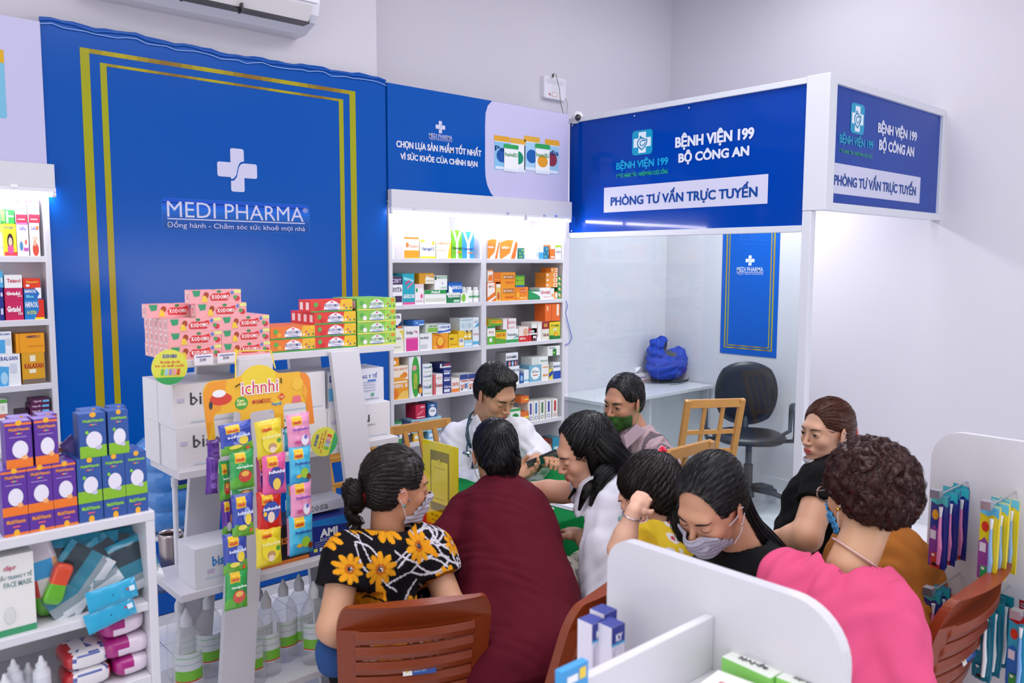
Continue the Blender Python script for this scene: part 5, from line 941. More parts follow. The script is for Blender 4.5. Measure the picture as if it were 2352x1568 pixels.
o = product(LX(-90), LX(172), z1_, L2(80, 825)[1], yL+.02, .16, 'e8e8e4', [R(0, 0, 1, .08, '3a9a6a'), T('FACE MASK', .3, .6, .95, .67, '7a9a98', .02), T('KHẨU TRANG Y TẾ', .1, .7, .95, .77, '6a8a90', .02), T('clipr', .3, .8, .6, .88, 'c04a6a', .02), O(.4, .25, .12, .1, 'd8dad8')], name='mask_carton'); tag(o, 'white face mask carton with green base in the left compartment', 'mask carton')
def snack(cx_, cy_, cz_):
    if cz_ > .35: return 'cfc8d0' if cx_ > -.3 else 'dfe4e8'
    if cz_ > .05: return '3aa0d8' if cx_ < .3 else 'd8a878'
    if cz_ > -.25: return 'e8e4e0' if abs(cx_) < .5 else 'c83a3a'
    return '6abf2a' if cz_ > -.55 else '58a828'
(a, t), (c, d) = L2(165, 765), L2(385, 1225); o = blob_pack('snack_bag', a, c, yL+.05, yL+.12, z1_+.004, t, '', snack, seed=3, rot=-.12); tag(o, 'green, blue and white foil snack bag beside the mask carton', 'snack bag')
(a, t), (c, d) = L2(270, 900), L2(400, 1100); o = blob_pack('snack_bag', a, c, yL+.02, yL+.055, d, t, '', lambda x, y, z: '62b02a' if z < .2 else 'd84a2a', seed=5, rot=.4); tag(o, 'small green snack bag leaning on the larger one', 'snack bag')
TEAL, DARK = '1d8fae', '22343c'
def maskpack(x, y, z, rot, tx, seed, lab, kind=0, s=1.0):
    q = MB(); w, h = .075*s, .055*s
    N = 24
    for sgn in (-1, 1):
        b0 = len(q.v)
        for j in range(N+1):
            for i in range(N+1):
                u, v = i/N*2-1, j/N*2-1; e = (1-u**4)*(1-v**4); q.v.append((u*w, sgn*(.008*e+.0015*math.sin(u*9+seed)*e), v*h))
        for j in range(N):
            for i in range(N):
                a = b0+j*(N+1)+i; u, v = (i+.5)/N*2-1, (j+.5)/N*2-1
                if kind == 2: c = '2aa6cf'
                elif kind == 1: c = 'd2d8dc' if v < -.72+.1*u else ('8e9ca2' if v < -.45 else ('2b7f96' if v < .1 else ('233a44' if v < .75 else TEAL)))
                else: c = ('8a9498' if (u*u/.35+(v+.1)**2/.2) < 1 else (DARK if abs(u) < .8 and v < .6 else TEAL))
                f = (a, a+1, a+N+2, a+N+1); q.f.append(f if sgn < 0 else f[::-1]); q.c.append(lin(c)); q.mi.append(0)
    if kind == 2: q.disc(0, 0, .003, .003, -.0105, '12303c', 8); q.disc(w*.6, h*.1, .004, .006, -.0105, 'c83a3a', 8); q.rect(w*.68, w*.9, -h*.2, h*.3, -.0105, 'dff0f8')
    o = q.build('mask_packet', FILM, smooth=True); o.location = (x, y, z); o.rotation_euler = (tx, rot, 0); tag(o, lab, 'mask packet', 'teal mask packets piled on the middle shelf'); return o
MPs = [(460, 870, .05, -.1, 0, 'teal and black mask packet with grey window at the upper left of the pile', 1.1), (670, 830, .07, .0, 0, 'teal and black mask packet with grey window at the top of the pile', 1.05), (420, 1010, .03, .9, 1, 'silver and teal mask packet standing on edge at the left of the pile', 1.0), (540, 980, .045, .65, 1, 'silver and teal mask packet in the centre of the pile', 1.0), (690, 940, .03, .25, 1, 'silver and teal mask packet with white rim, centre right', 1.1), (450, 1110, .03, .45, 1, 'silver and teal mask packet low at the left of the pile', 1.05), (650, 1080, .05, .2, 0, 'dark mask packet under the blue strips', 1.1), (690, 960, .11, 1.25, 0, 'dark teal mask packet standing at the right of the pile', 1.0), (718, 1010, .06, 1.3, 1, 'teal mask packet against the right side panel', .95)]
for i, (x, y, dy, ro, kd, lab, s) in enumerate(MPs):
    a, z = L2(x, y, yL+.02+dy); z = max(z, z1_+.075); maskpack(a, yL+.02+dy, z, -ro, -.25, i, lab, kd, s)
for i, (x0, y0, x1, y1, lab) in enumerate([(508, 1028, 775, 1075, 'bright blue header strip of a mask packet, upper of two'), (500, 1135, 765, 1195, 'bright blue header strip of a mask packet, lower of two')]):
    a, z = L2((x0+x1)/2, (y0+y1)/2+8, yL-.002); o = maskpack(a, yL-.004, z, -.12-.1*i, -.1, i, lab, 2, 1); o.scale = (.7, .6, .42)
(a, t), (c, d) = L2(360, 1300), L2(650, 1430)
for i in range(2):
    zz_ = z2_+.002+.044*i; o = blob_pack('wipes_packet', a, c, yL+.03, yL+.13, zz_, zz_+.044, '', lambda x, y, z: 'b8202a' if (x < -.62 or x > .8) else ('e8e6e8' if (x+z*.5) % .5 > .12 else '5a68a8'), seed=11+i, lump=.002); tag(o, f'red and white wet wipes packet, {["lower", "upper"][i]} of two on the bottom shelf', 'wipes packet', 'wet wipes on the bottom shelf')
for i, (x0, yt_, x1) in enumerate([(650, 1400, 865), (610, 1280, 860), (580, 1160, 850)]):
    (a, _), (c, _) = L2(x0, 1400), L2(x1, 1400); zz_ = z2_+.002+.049*i
    o = blob_pack('sanitary_packet', a, c, yL+.02, yL+.14, zz_, zz_+.048, '', lambda x, y, z: 'a81f7a' if x < -.15+.2*math.sin(z*3) else 'e4d4e2', seed=20+i, lump=.003); tag(o, f'magenta and white soft packet, {["lowest", "middle", "topmost"][i]} of three on the bottom shelf', 'packet', 'magenta packets on the bottom shelf')
for i, (x, y) in enumerate([(30, 1525), (80, 1440), (165, 1460), (240, 1420), (115, 1530), (190, 1540)]):
    a, z = L2(x, y, yL+.04+.02*(i % 3)); q = MB(); hh = max(.05, z-z2_)
    q.lathe([(0, 0), (.017, 0), (.018, .004), (.018, hh-.035), (.012, hh-.026)], 16, 'dde0e6'); q.lathe([(.011, hh-.026), (.012, hh-.018), (.007, hh-.014), (.003, hh)], 14, 'eceef2'); q.lathe([(.0183, .01), (.0183, hh-.045)], 16, ('3a9ad0', 'd8dce4')[i % 2])
    o = q.build('dropper_bottle', PLAS, smooth='auto'); o.location = (a, yL+.05+.02*(i % 3), z2_); tag(o, f'small white-capped dropper bottle on the bottom shelf, {ORD[[0, 1, 3, 5, 2, 4][i]]} from the left', 'bottle', 'dropper bottles on the bottom shelf')

# ================================================================ FOREGROUND GONDOLA (white divider panels)
x1_ = 1.076; TBx = Matrix(((0, 1, 0, 0), (-1, 0, 0, 0), (0, 0, 1, 0), (0, 0, 0, 1)))
r = empty('gondola', 'white gondola shelf with a rounded end panel in the right foreground', 'gondola', (.8, .72, 0))
q = MB(planeB(x1_)); q.prism(rrect(-.935, -.50, 0, 1.2, .075, 10, rs=[0, .085, .05, 0]), 0, .022, 'f3f3f5'); part(q, 'end_panel', r, mat('gloss_laminate', .18, 'd6d5da', coat=.2), bevel=.004, seg=3)
q = MB(); q.box(.1, x1_, .712, .727, .2, 1.127); part(q, 'centre_board', r, WHITE, bevel=.002)
q = MB(); q.box(.1, x1_, .50, .712, 1.018, 1.04); part(q, 'shelf', r, WHITE, bevel=.002)
q = MB(); q.box(.1, x1_, .727, .935, .94, .96); part(q, 'shelf', r, WHITE, bevel=.002)
q = MB(); q.box(.1, x1_, .50, .935, 0, .2); part(q, 'plinth', r, WHITE)
def flatbox(cx_, cy_, z, w, d, h, rz, top, side, label, decor):
    q = MB(); q.box(-w/2, w/2, -d/2, d/2, 0, h, side, {'t': top}); decor(q, w, d, h); o = q.build('medicine_box', PRINT, bevel=.001); o.location = (cx_, cy_, z); o.rotation_euler = (0, 0, rz); tag(o, label, 'medicine box')
def topmark(q, w, d, h):
    z = h+.0006; q.quad([(w*.1, -d/2, z), (w/2, -d/2, z), (w/2, d*.1, z)], '7fc850')
    v, tr, _ = textmesh('apivit', .03, 1); q.add([(-w*.1-d*.0+(b_-.5)*-.016+w*-.05, (a-.5)*d*.6, z) for a, b_ in v], [t[::-1] for t in tr], '3a3a40')
p = pl(1745, 1515, 2, 1.08); flatbox(p[0]-.008, p[1]-.0, 1.0405, .058, .085, .04, -.05, 'eaf0e6', '8fd86a', 'green and white box on the foreground gondola, left of the pair', topmark)
p = pl(1830, 1545, 2, 1.08); flatbox(p[0]-.004, p[1]-.028, 1.0405, .058, .085, .04, .03, 'eaf0e6', '8fd86a', 'green and white box on the foreground gondola, right of the pair', topmark)
p = pl(1670, 1552, 2, 1.075); flatbox(p[0]-.015, p[1]-.02, 1.0405, .06, .08, .032, .1, 'eceaea', 'e4dcdc', 'white box with red mark at the bottom edge, in front of the green pair', lambda q, w, d, h: q.quad([(-.02, -.01, h+.0005), (.0, -.01, h+.0005), (.0, .02, h+.0005), (-.02, .02, h+.0005)], 'c05a6a'))
for i, (px_, py_) in enumerate([(1375, 1428), (1402, 1410), (1420, 1436)]):
    p = pl(px_, py_, 2, 1.09); o = product(p[0]-.016, p[0]+.016, .9605, 1.09+.004*(i == 1), p[1], .032, 'e6e2ee', [R(0, .78, 1, 1, '28348e'), R(0, .75, 1, .78, '4ab0e0'), T('KY', .3, .8, .8, .9, 'f0f0fa', .05), R(.2, .2, .8, .7, 'dcd6e6')], side='e0dcea', top='2f3a90', name='gel_box'); tag(o, f'tall white and navy box standing behind the gondola board, {["left", "rear", "right"][i]} of three', 'medicine box', 'navy topped boxes on the gondola')
(a, t), = [uA(1290, 1545, .70)]; q = MB(); q.box(a, a+.05, .700, .7115, t-.05, t+.0, '3a9ad8'); q.rect(a+.01, a+.03, t-.02, t-.01, .6994, 'f0f4fa'); q.rect(a+.033, a+.045, t-.02, t-.005, .6994, 'f0d040'); tag(recenter(q.build('shelf_card', PRINT)), 'light blue card at the bottom edge on the gondola board', 'card')

# second gondola with toothbrushes
x2 = 2.495
r = empty('gondola', 'white rounded panel holding toothbrush packets at the right edge', 'gondola', (x2, .4, 0))
q = MB(planeB(x2)); q.prism(rrect(-.93, .1, 0, 1.2, .08, 10, rs=[0, .085, .085, 0]), 0, .022, 'e9e8ec'); part(q, 'end_panel', r, WHITE, bevel=.003)
q = MB(); q.box(x2+.022, x2+.5, .3, .32, .1, 1.13); part(q, 'centre_board', r, WHITE)
HK = mat('hook_steel', .3, 'b8bcc4', metal=.8)
def brush_pack(kind):
    W, H = .052, .2; q = MB(); hd, md, lo, br, tg = {'a': ('3ac0c8', '20308a', '8a3a98', 'e88ac0', 'c83a2a'), 'b': ('6ac8f0', 'e8d42a', '9a4a9a', '8fb8e8', '3aa05a'), 'c': ('1f9ab0', '1c7a94', '2a8aa8', 'f0f2f4', '1c7a94'), 'd': ('b81f24', '3aa8c8', '2a70c0', '7ab0ea', '3a9a4a')}[kind]
    q.box(-W/2, W/2, -.0015, .0015, -H, 0, md)
    y = -.0022; q.poly([(-W/2, -.0), (W/2, -.0), (W/2, -.028), (W*.2, -.02), (-W*.1, -.028), (-W/2, -.022)], y, hd); q.poly([(-W/2, -H*.98), (W*.1, -H*.98), (W*.05, -H*.5), (-W*.2, -H*.42), (-W/2, -H*.5)], y-.0002, lo); q.rect(-W*.45, -W*.1, -H*.62, -H*.5, y-.0004, 'e8dce8'); q.disc(-W*.2, -H*.28, W*.2, H*.07, y-.0003, 'e8a030' if kind == 'a' else 'd83a2a', 12)
    q.tube([(W*.2, -.0075, -H*.28), (W*.22, -.009, -H*.5), (W*.26, -.008, -H*.7), (W*.2, -.0075, -H*.93)], [.0035, .0045, .006, .005], br, 8); q.tube([(W*.2, -.0075, -H*.15), (W*.2, -.0075, -H*.28)], [.0055, .003], 'eef2f6', 8)
    q.box(-W*.3, W*.25, -.006, -.004, -H*1.0, -H*.8, tg); q.rect(-W*.2, W*.1, -H*.97, -H*.93, -.0064, '1a1414'); q.disc(-W*.15, -H*.83, W*.1, H*.018, -.0064, 'f2e8e8', 8)
    return q
BPM = {k: brush_pack(k).build('toothbrush_packet', FILM) for k in 'abcd'}; bused = set()
HR = [('a', 829, 1.064, 7, 'upper left hook'), ('b', 706, 1.061, 6, 'upper right hook'), ('a', 835, .795, 4, 'lower left hook'), ('c', 705, .797, 6, 'lower middle hook'), ('d', 625, .80, 6, 'lower right hook')]
for hk, (kd, yv, z, n, lab) in enumerate(HR):
    yv = yv/1000
    q = MB(); q.tube([(x2, yv, z), (x2-.20, yv, z), (x2-.21, yv, z+.008)], .0022, 'c0c0c8', 8); q.box(x2-.235, x2-.21, yv-.012, yv+.012, z-.004, z+.018, '44485a'); hb = q.build('hook', HK); tag(recenter(hb), f'steel display hook with price tab, {lab}', 'hook', 'display hooks on the right panel')
    for i in range(n):
        k2 = kd; o = BPM[k2] if k2 not in bused else BPM[k2].copy()
        if k2 in bused: C.objects.link(o)
        bused.add(k2); o.location = (x2-.195+.025*i, yv+.008*math.sin(i*2.1), z-.002-.003*(i % 2)); o.rotation_euler = (0, .0, -math.pi/2-.35+.12*math.sin(i*1.7)); tag(o, f'{dict(a="teal and navy", b="yellow and blue", c="teal", d="red and sky blue")[kd]} toothbrush packet, {ORD[i]} from the front on the {lab}', 'toothbrush packet', f'toothbrush packets on the {lab}')
# fix orientation: packets hang facing the hook's tip
# ================================================================ PLASTIC CHAIRS
BRN = mat('brown_plastic', .36, '84350f', bump=.06, bscale=260)
def plastic_chair(loc, bearing, label, sc=.955):
    r = empty('plastic_chair', label, 'chair', loc, 'brown plastic chairs'); r.rotation_euler = (0, 0, -math.radians(bearing)); r.scale = (sc, sc, sc)
    # local: +y forward (facing), back at y=-.2
    def bend(u, z):   # x in [-.5,.5] of width, z height: returns point on the back surface
        t = (z-.43)/.43; wd = .40+.02*t; return (u*wd, -.20-.13*t+.035*(1-(2*u)**2)*-1, z)
    ring_o = rrect(-.5, .5, .43, .865, .1, 8, rs=[.0, .1, .1, .0]); ring_o = [(max(-.5, min(.5, x)), z) for x, z in rrect(-.5, .5, .43, .865, .085, 8, rs=[.01, .085, .085, .01])]
    ring_i = rrect(-.385, .385, .50, .795, .03, 8)
    def solid(loops, th, name):
        t = geometry.tessellate_polygon([[Vector((a, b_, 0)) for a, b_ in l] for l in loops]); allp = [p for l in loops for p in l]; q = MB(); n = len(allp)
        F = [Vector(bend(a, b_)) for a, b_ in allp]; Bk = [f+Vector((0, th, .0)) for f in F]
        fa = [tuple(x) for x in t]; fa2 = []
        q.add([tuple(p) for p in F]+[tuple(p) for p in Bk], fa+[tuple(n+i for i in f[::-1]) for f in fa], 'ffffff'); s0 = 0
        for l in loops:
            m_ = len(l)
            for i in range(m_): q.f.append((s0+i, s0+(i+1) % m_, n+s0+(i+1) % m_, n+s0+i)); q.c.append((1, 1, 1)); q.mi.append(0)
            s0 += m_
        return q.build(name, BRN, r, bevel=.005, seg=3)
    def dense(l):
        out = []
        for i, (a, b_) in enumerate(l):
            c, d = l[(i+1) % len(l)]; k = max(1, int(math.hypot((c-a)*.4, d-b_)/.03)); out += [(a+(c-a)*j/k, b_+(d-b_)*j/k) for j in range(k)]
        return out
    # frame as four strips to keep the curve: build from a grid
    q = MB(); nx, nz = 28, 22
    for s in (0, 1):
        pass
    def strip(u0, u1, z0, z1, th, nu=10, nz_=2, dip=0, nm='slat'):
        q = MB(); P = []
        for s in (0, 1):
            for j in range(nz_+1):
                for i in range(nu+1):
                    u = u0+(u1-u0)*i/nu; z = z0+(z1-z0)*j/nz_; p = bend(u, z); P.append((p[0], p[1]+s*th+(dip*math.sin(math.pi*j/nz_) if s == 0 else 0), p[2]))
        m_ = (nu+1)*(nz_+1); F = []
        for j in range(nz_):
            for i in range(nu):
                a = j*(nu+1)+i; F += [(a, a+1, a+nu+2, a+nu+1), (m_+a+nu+1, m_+a+nu+2, m_+a+1, m_+a)]
        for i in range(nu): F += [(i, m_+i, m_+i+1, i+1), (nz_*(nu+1)+i+1, m_+nz_*(nu+1)+i+1, m_+nz_*(nu+1)+i, nz_*(nu+1)+i)]
        for j in range(nz_): F += [(j*(nu+1), (j+1)*(nu+1), m_+(j+1)*(nu+1), m_+j*(nu+1)), (j*(nu+1)+nu, m_+j*(nu+1)+nu, m_+(j+1)*(nu+1)+nu, (j+1)*(nu+1)+nu)]
        q.add(P, F, 'ffffff'); return q.build(nm, BRN, r, bevel=.004)
    # frame ring
    lo, li = dense(ring_o), dense(ring_i); solid([lo, li[::-1]], .022, 'back_frame')
    for k in range(6):
        z0 = .503+.049*k; strip(-.392, .392, z0, z0+.0445, .010, dip=-.007)
    q = MB(); T_ = []
    N = 12
    for s in (0, 1):
        for j in range(N+1):
            for i in range(N+1):
                u, v = i/N*2-1, j/N*2-1; x = .215*u*(1-.04*v); y = .21*v; z = .445-.012*(1-u*u)*(1-v*v)-(.02*max(0, v-.6)**2*6) - s*.022; q.v.append((x, y, z))
    m_ = (N+1)**2
    for j in range(N):
        for i in range(N):
            a = j*(N+1)+i; q.f += [(a, a+1, a+N+2, a+N+1), (m_+a+N+1, m_+a+N+2, m_+a+1, m_+a)]
    for i in range(N):
        a = i; q.f.append((a, m_+a, m_+a+1, a+1)); a = N*(N+1)+i; q.f.append((a+1, m_+a+1, m_+a, a)); a = i*(N+1); q.f.append((a, a+N+1, m_+a+N+1, m_+a)); a = i*(N+1)+N; q.f.append((a+N+1, a, m_+a, m_+a+N+1))
    q.c = [(1, 1, 1)]*len(q.f); q.mi = [0]*len(q.f); q.build('seat', BRN, r, smooth='auto', bevel=.004)
    q = MB(); q.box(-.21, .21, -.2, .2, .375, .425); q.build('apron', BRN, r, bevel=.01)
    for sx in (-1, 1):
        for sy in (-1, 1):
            q = MB(); q.tube([(sx*.19, sy*.18, .43), (sx*.215, sy*.22, .0)], [.027, .018], 'ffffff', 8); q.build('leg', BRN, r, smooth=True)
        q = MB(); q.tube([(sx*.195, -.185, .40), (sx*.2, -.20, .5)], [.026, .024], 'ffffff', 8); q.build('bracket', BRN, r, smooth=True)
    # sticker
    q = MB(); y = -.27; pts = bend(0, .65)
    q.rect(-.045, .045, -.014, .014, 0, '2a4f98'); q.rect(-.045, -.02, -.014, .014, -.0006, 'e8e6e0'); q.disc(-.034, .0, .006, .006, -.001, 'd8c03a', 12); q.text('SƠN PHÁT', -.015, .02, -.008, .008, -.0008, '8ab0e0', .03, 1)
    o = q.build('sticker', PRINT, r); o.location = (pts[0]+.01, pts[1]-.004, .662); o.rotation_euler = (-.29, 0, 0)
    return r
def chair_from_back(px_, py_, d, bearing, label, sc=.955):
    p = at(px_, py_, d); b_ = math.radians(bearing); f = np.array([math.sin(b_), math.cos(b_)]); c = p[:2]+f*.345
    return plastic_chair((c[0], c[1], 0), bearing, label, sc)
CH1 = chair_from_back(960, 1392, 2.06, 28, 'brown plastic chair under the woman in the flowered blouse')
CH2 = chair_from_back(1425, 1330, 2.12, -14, 'brown plastic chair with its back right of the maroon shirt', 1.0)
CH3 = chair_from_back(2262, 1330, 2.06, 0, 'brown plastic chair at the right edge by the toothbrush panel', 1.03)

# ================================================================ WOODEN CHAIRS AND TABLE
WOOD = mat('varnished_wood', .35, 'c08a3e', bump=.1, bscale=14, var=.16, stretch=(1, 12, 1.2))
def wood_chair(loc, bearing, label, lattice=True, back=.92, w=.40, lean=.14):
    r = empty('wooden_chair', label, 'chair', loc, 'wooden chairs'); r.rotation_euler = (0, 0, -math.radians(bearing))
    B = lambda x, z: (x, -.19-lean*(z-.45)/.47, z)
    def bar(a, c, tx, ty, nm):
        a, c = Vector(a), Vector(c); q = MB(); n = (c-a).normalized(); u = Vector((1, 0, 0)) if abs(n.x) < .7 else Vector((0, 0, 1)); v = n.cross(u).normalized(); u = v.cross(n).normalized()
        P = [e+u*i*tx/2+v*j*ty/2 for e in (a, c) for i, j in ((-1, -1), (1, -1), (1, 1), (-1, 1))]
        q.add([tuple(p) for p in P], [(0, 1, 2, 3)[::-1], (4, 5, 6, 7), (0, 1, 5, 4), (1, 2, 6, 5), (2, 3, 7, 6), (3, 0, 4, 7)], 'ffffff'); q.build(nm, WOOD, r, bevel=.003)
    h = w/2
    for s in (-1, 1):
        bar((s*h, -.17, 0), B(s*h, .45), .032, .03, 'rear_leg'); bar(B(s*h, .45), B(s*h, back), .032, .028, 'back_post'); bar((s*h, .19, 0), (s*h, .19, .43), .034, .034, 'front_leg')
        bar((s*h, -.17, .40), (s*h, .19, .40), .02, .045, 'side_rail'); bar((s*h, -.17, .2), (s*h, .19, .2), .018, .022, 'stretcher')
    bar(B(-h, back-.02), B(h, back-.02), .045, .022, 'top_rail')
    if lattice:
        for z in (.56, .68, .79): bar(B(-h, z), B(h, z), .024, .016, 'cross_rail')
        for x in (-h/3, h/3): bar(B(x, .56), B(x, back-.03), .022, .014, 'slat')
    else:
        bar(B(-h, .56), B(h, .56), .03, .018, 'cross_rail')
        for x in (-h*.5, 0, h*.5): bar(B(x, .56), B(x, back-.03), .026, .014, 'slat')
    q = MB(); q.box(-h-.01, h+.01, -.19, .21, .425, .445); q.build('seat', WOOD, r, bevel=.005); bar((-h, .19, .40), (h, .19, .40), .045, .02, 'front_rail')
    return r
p = at(1640, 925, 4.3); f_ = np.array([math.sin(math.radians(32)), math.cos(math.radians(32))])*.33
wood_chair((p[0]+f_[0], p[1]+f_[1], 0), 32, 'empty wooden lattice-back chair in front of the glass booth', True, p[2]+.02, w=.30)
p = at(1580, 1034, 3.35); wood_chair((p[0], p[1]+.33, 0), 0, 'wooden chair behind the little girl, its top rail beside the checked shirt', False, p[2]+.02, w=.30)
p = at(957, 978, 4.2); wood_chair((p[0], p[1]-.33, 0), 180, 'wooden slat-back chair behind the doctor', False, p[2]+.02, w=.36)
p = at(762, 1040, 3.75); wood_chair((p[0]+.02, p[1]-.33, 0), 180, 'wooden lattice chair behind the display stand', True, .84, w=.36)
# table with green cloth
tx0, tx1, ty0, ty1, tz = 1.62, 2.72, 2.02, 2.74, .75
r = empty('table', 'table under the green cloth in the middle of the group', 'table', ((tx0+tx1)/2, (ty0+ty1)/2, 0))
q = MB(); q.box(tx0+.01, tx1-.01, ty0+.01, ty1-.01, .71, .742); part(q, 'tabletop', r, WOOD, bevel=.003)
for a in (tx0+.06, tx1-.06):
    for c in (ty0+.06, ty1-.06): q = MB(); q.box(a-.02, a+.02, c-.02, c+.02, 0, .71); part(q, 'leg', r, WOOD)
CLOTH = mat('green_felt', .9, '07783a', bump=.3, bscale=600, spec=.1)
q = MB(); N = 30; pts = []
per = [(tx0, ty0), (tx1, ty0), (tx1, ty1), (tx0, ty1)]; ring = []
for i in range(4):
    a, c = per[i], per[(i+1) % 4]
    for j in range(N): ring.append((a[0]+(c[0]-a[0])*j/N, a[1]+(c[1]-a[1])*j/N, i))
n = len(ring); q.v = [(x, y, tz) for x, y, _ in ring]
for z, k in ((.742, .004), (.6, .010), (.4, .018), (.2, .024)):
    for m_, (x, y, s) in enumerate(ring):
        nx_, ny_ = ((0, -1), (1, 0), (0, 1), (-1, 0))[s]; f = k*(1+1.2*math.sin(m_*.55)*(.75-z)*2); q.v.append((x+nx_*f, y+ny_*f, z))
q.f = [tuple(range(n))]; 
for l in range(4):
    for i in range(n): q.f.append((l*n+i, (l+1)*n+i, (l+1)*n+(i+1) % n, l*n+(i+1) % n))
q.c = [(1, 1, 1)]*len(q.f); q.mi = [0]*len(q.f); o = q.build('tablecloth', CLOTH, smooth='auto'); tag(recenter(o), 'green cloth covering the consultation table', 'tablecloth')
# things on the table
q = MB(); p = pl(1300, 1165, 2, tz+.004); zc = tz+.001
r = empty('clipboard', 'clear clip folder with white papers on the green cloth', 'clipboard', (p[0], p[1], zc))
def quadz(pts, z, nm, m_, th=.003, col='ffffff', par=r, sm=False):
    P = [pl(x, y, 2, z)[:2] for x, y in pts]; q = MB(); n = len(P); q.add([(a, b_, z) for a, b_ in P]+[(a, b_, z+th) for a, b_ in P], [tuple(range(n)), tuple(range(n, 2*n))[::-1]]+[(i, (i+1) % n, n+(i+1) % n, n+i) for i in range(n)], col); return part(q, nm, par, m_) if par is not None else q.build(nm, m_)
quadz([(1262, 1160), (1350, 1183), (1372, 1150), (1290, 1135)], zc, 'board', PRINT, .003, 'd4d8e2'); quadz([(1260, 1155), (1348, 1178), (1374, 1145), (1350, 1138), (1275, 1132), (1240, 1135)], zc+.0035, 'paper', PRINT, .006, 'eceaf4')
quadz([(1285, 1150), (1340, 1165), (1360, 1142), (1310, 1138)], zc+.010, 'paper', PRINT, .001, 'f0eef8')
q = MB(); A = pl(1302, 1142, 2, zc+.016); Bp = pl(1338, 1153, 2, zc+.016); q.tube([A, Bp], .004, '3a3fb8', 8); o = q.build('pen', PLAS); recenter(o); tag(o, 'blue pen lying on the papers of the clipboard', 'pen')
c = pl(1240, 1160, 2, tz+.02)
r = empty('blood_pressure_monitor', 'pale grey blood pressure monitor beside the clipboard', 'monitor', (c[0], c[1], tz+.001))
q = MB(Matrix.Rotation(math.pi/2, 4, 'X')); q.prism(rrect(-.055, .055, -.045, .045, .02), -.04, 0, 'dcdde4'); o = q.build('case', PLAS, r, bevel=.006, seg=3); o.rotation_euler = (0, 0, .5)
q = MB(); q.tube([(.034*math.cos(t), .028*math.sin(t), .047) for t in np.linspace(0, 2*math.pi, 25)[:-1]], .006, 'c8cad4', 8, closed=True); q.build('tube_coil', PLAS, r, smooth=True)
c = pl(1228, 1105, 2, tz+.02)
r = empty('pressure_cuff', 'crumpled white and green medical cuff and paper on the cloth', 'cuff', (c[0], c[1], tz+.001))
q = MB(); q.tube([(-.05, 0, .02), (-.02, .01, .035), (.02, 0, .03), (.05, .01, .02)], [.02, .028, .026, .015], 'd8dde0', 10, flat=.8); q.build('cuff', PLAS, r, smooth=True)
q = MB(Matrix.Rotation(.6, 4, 'X')@Matrix.Rotation(.3, 4, 'Y')); q.prism(rrect(-.035, .035, .0, .055, .008), .0, .0015, 'eef0f0'); q.rect(-.02, .02, .02, .024, -.001, '4aa07a'); q.rect(-.02, .02, .03, .033, -.001, '4aa07a'); o = q.build('paper_card', PRINT, r); o.location = (.02, -.01, .035)
q = MB(); q.box(-.055, -.015, -.03, .0, 0, .035, '5ab08a'); q.build('small_box', PRINT, r, bevel=.003)
# yellow acrylic payment sign (code left out) and red tray
c0 = at(1012, 1222, 2.90); wv = at(1065, 1212, 2.83)-at(965, 1212, 2.97); ang = math.atan2(wv[1], wv[0])
r = empty('payment_sign', 'yellow acrylic payment sign standing on the table between two women', 'sign', (c0[0], c0[1], tz+.002), rz=0); r.rotation_euler = (0, 0, ang-.12)
W2, H2 = .097, .30
q = MB(); q.box(-W2, W2, -.002, .002, 0, H2, 'f0de10'); q.rect(-.052, .052, .055, H2-.03, -.003, '8f8418'); q.prism(rrect(-.045, .045, .085, H2-.065, .006), -.0045, -.003, 'eedf1a'); q.disc(0, H2-.066, .009, .009, -.0052, 'd8cc24', 14)
q.rect(-.03, .03, H2-.09, H2-.088, -.005, 'a89c1c'); q.rect(-.028, .028, .1, .102, -.005, 'a89c1c'); q.text('KẾT NỐI CỬA HÀNG', -.05, .05, .032, .044, -.003, '8f8418', .02, 1); q.text('ĐỂ NHẬN ƯU ĐÃI', -.045, .045, .014, .026, -.003, '8f8418', .02, 1)
q.build('printed_panel', mat('acrylic', .08, coat=1), r)
q = MB(); q.box(-W2, W2, .002, .05, 0, .004, 'e8e8ec'); q.build('foot', PLAS, r)
c0 = at(1000, 1222, 2.8)
r = empty('red_tray', 'red plastic tray on the table beside the yellow sign', 'tray', (c0[0], c0[1]+.05, tz+.001)); r.rotation_euler = (0, 0, .2)
q = MB(); q.box(-.11, .11, -.08, .08, 0, .004, 'c01f22'); q.build('base', PLAS, r)
for a in ((-.11, .11, -.083, -.078), (-.11, .11, .078, .083), (-.113, -.108, -.08, .08), (.108, .113, -.08, .08)): q = MB(); q.box(a[0], a[1], a[2], a[3], 0, .035, 'c8242a'); q.build('wall', PLAS, r, bevel=.002)

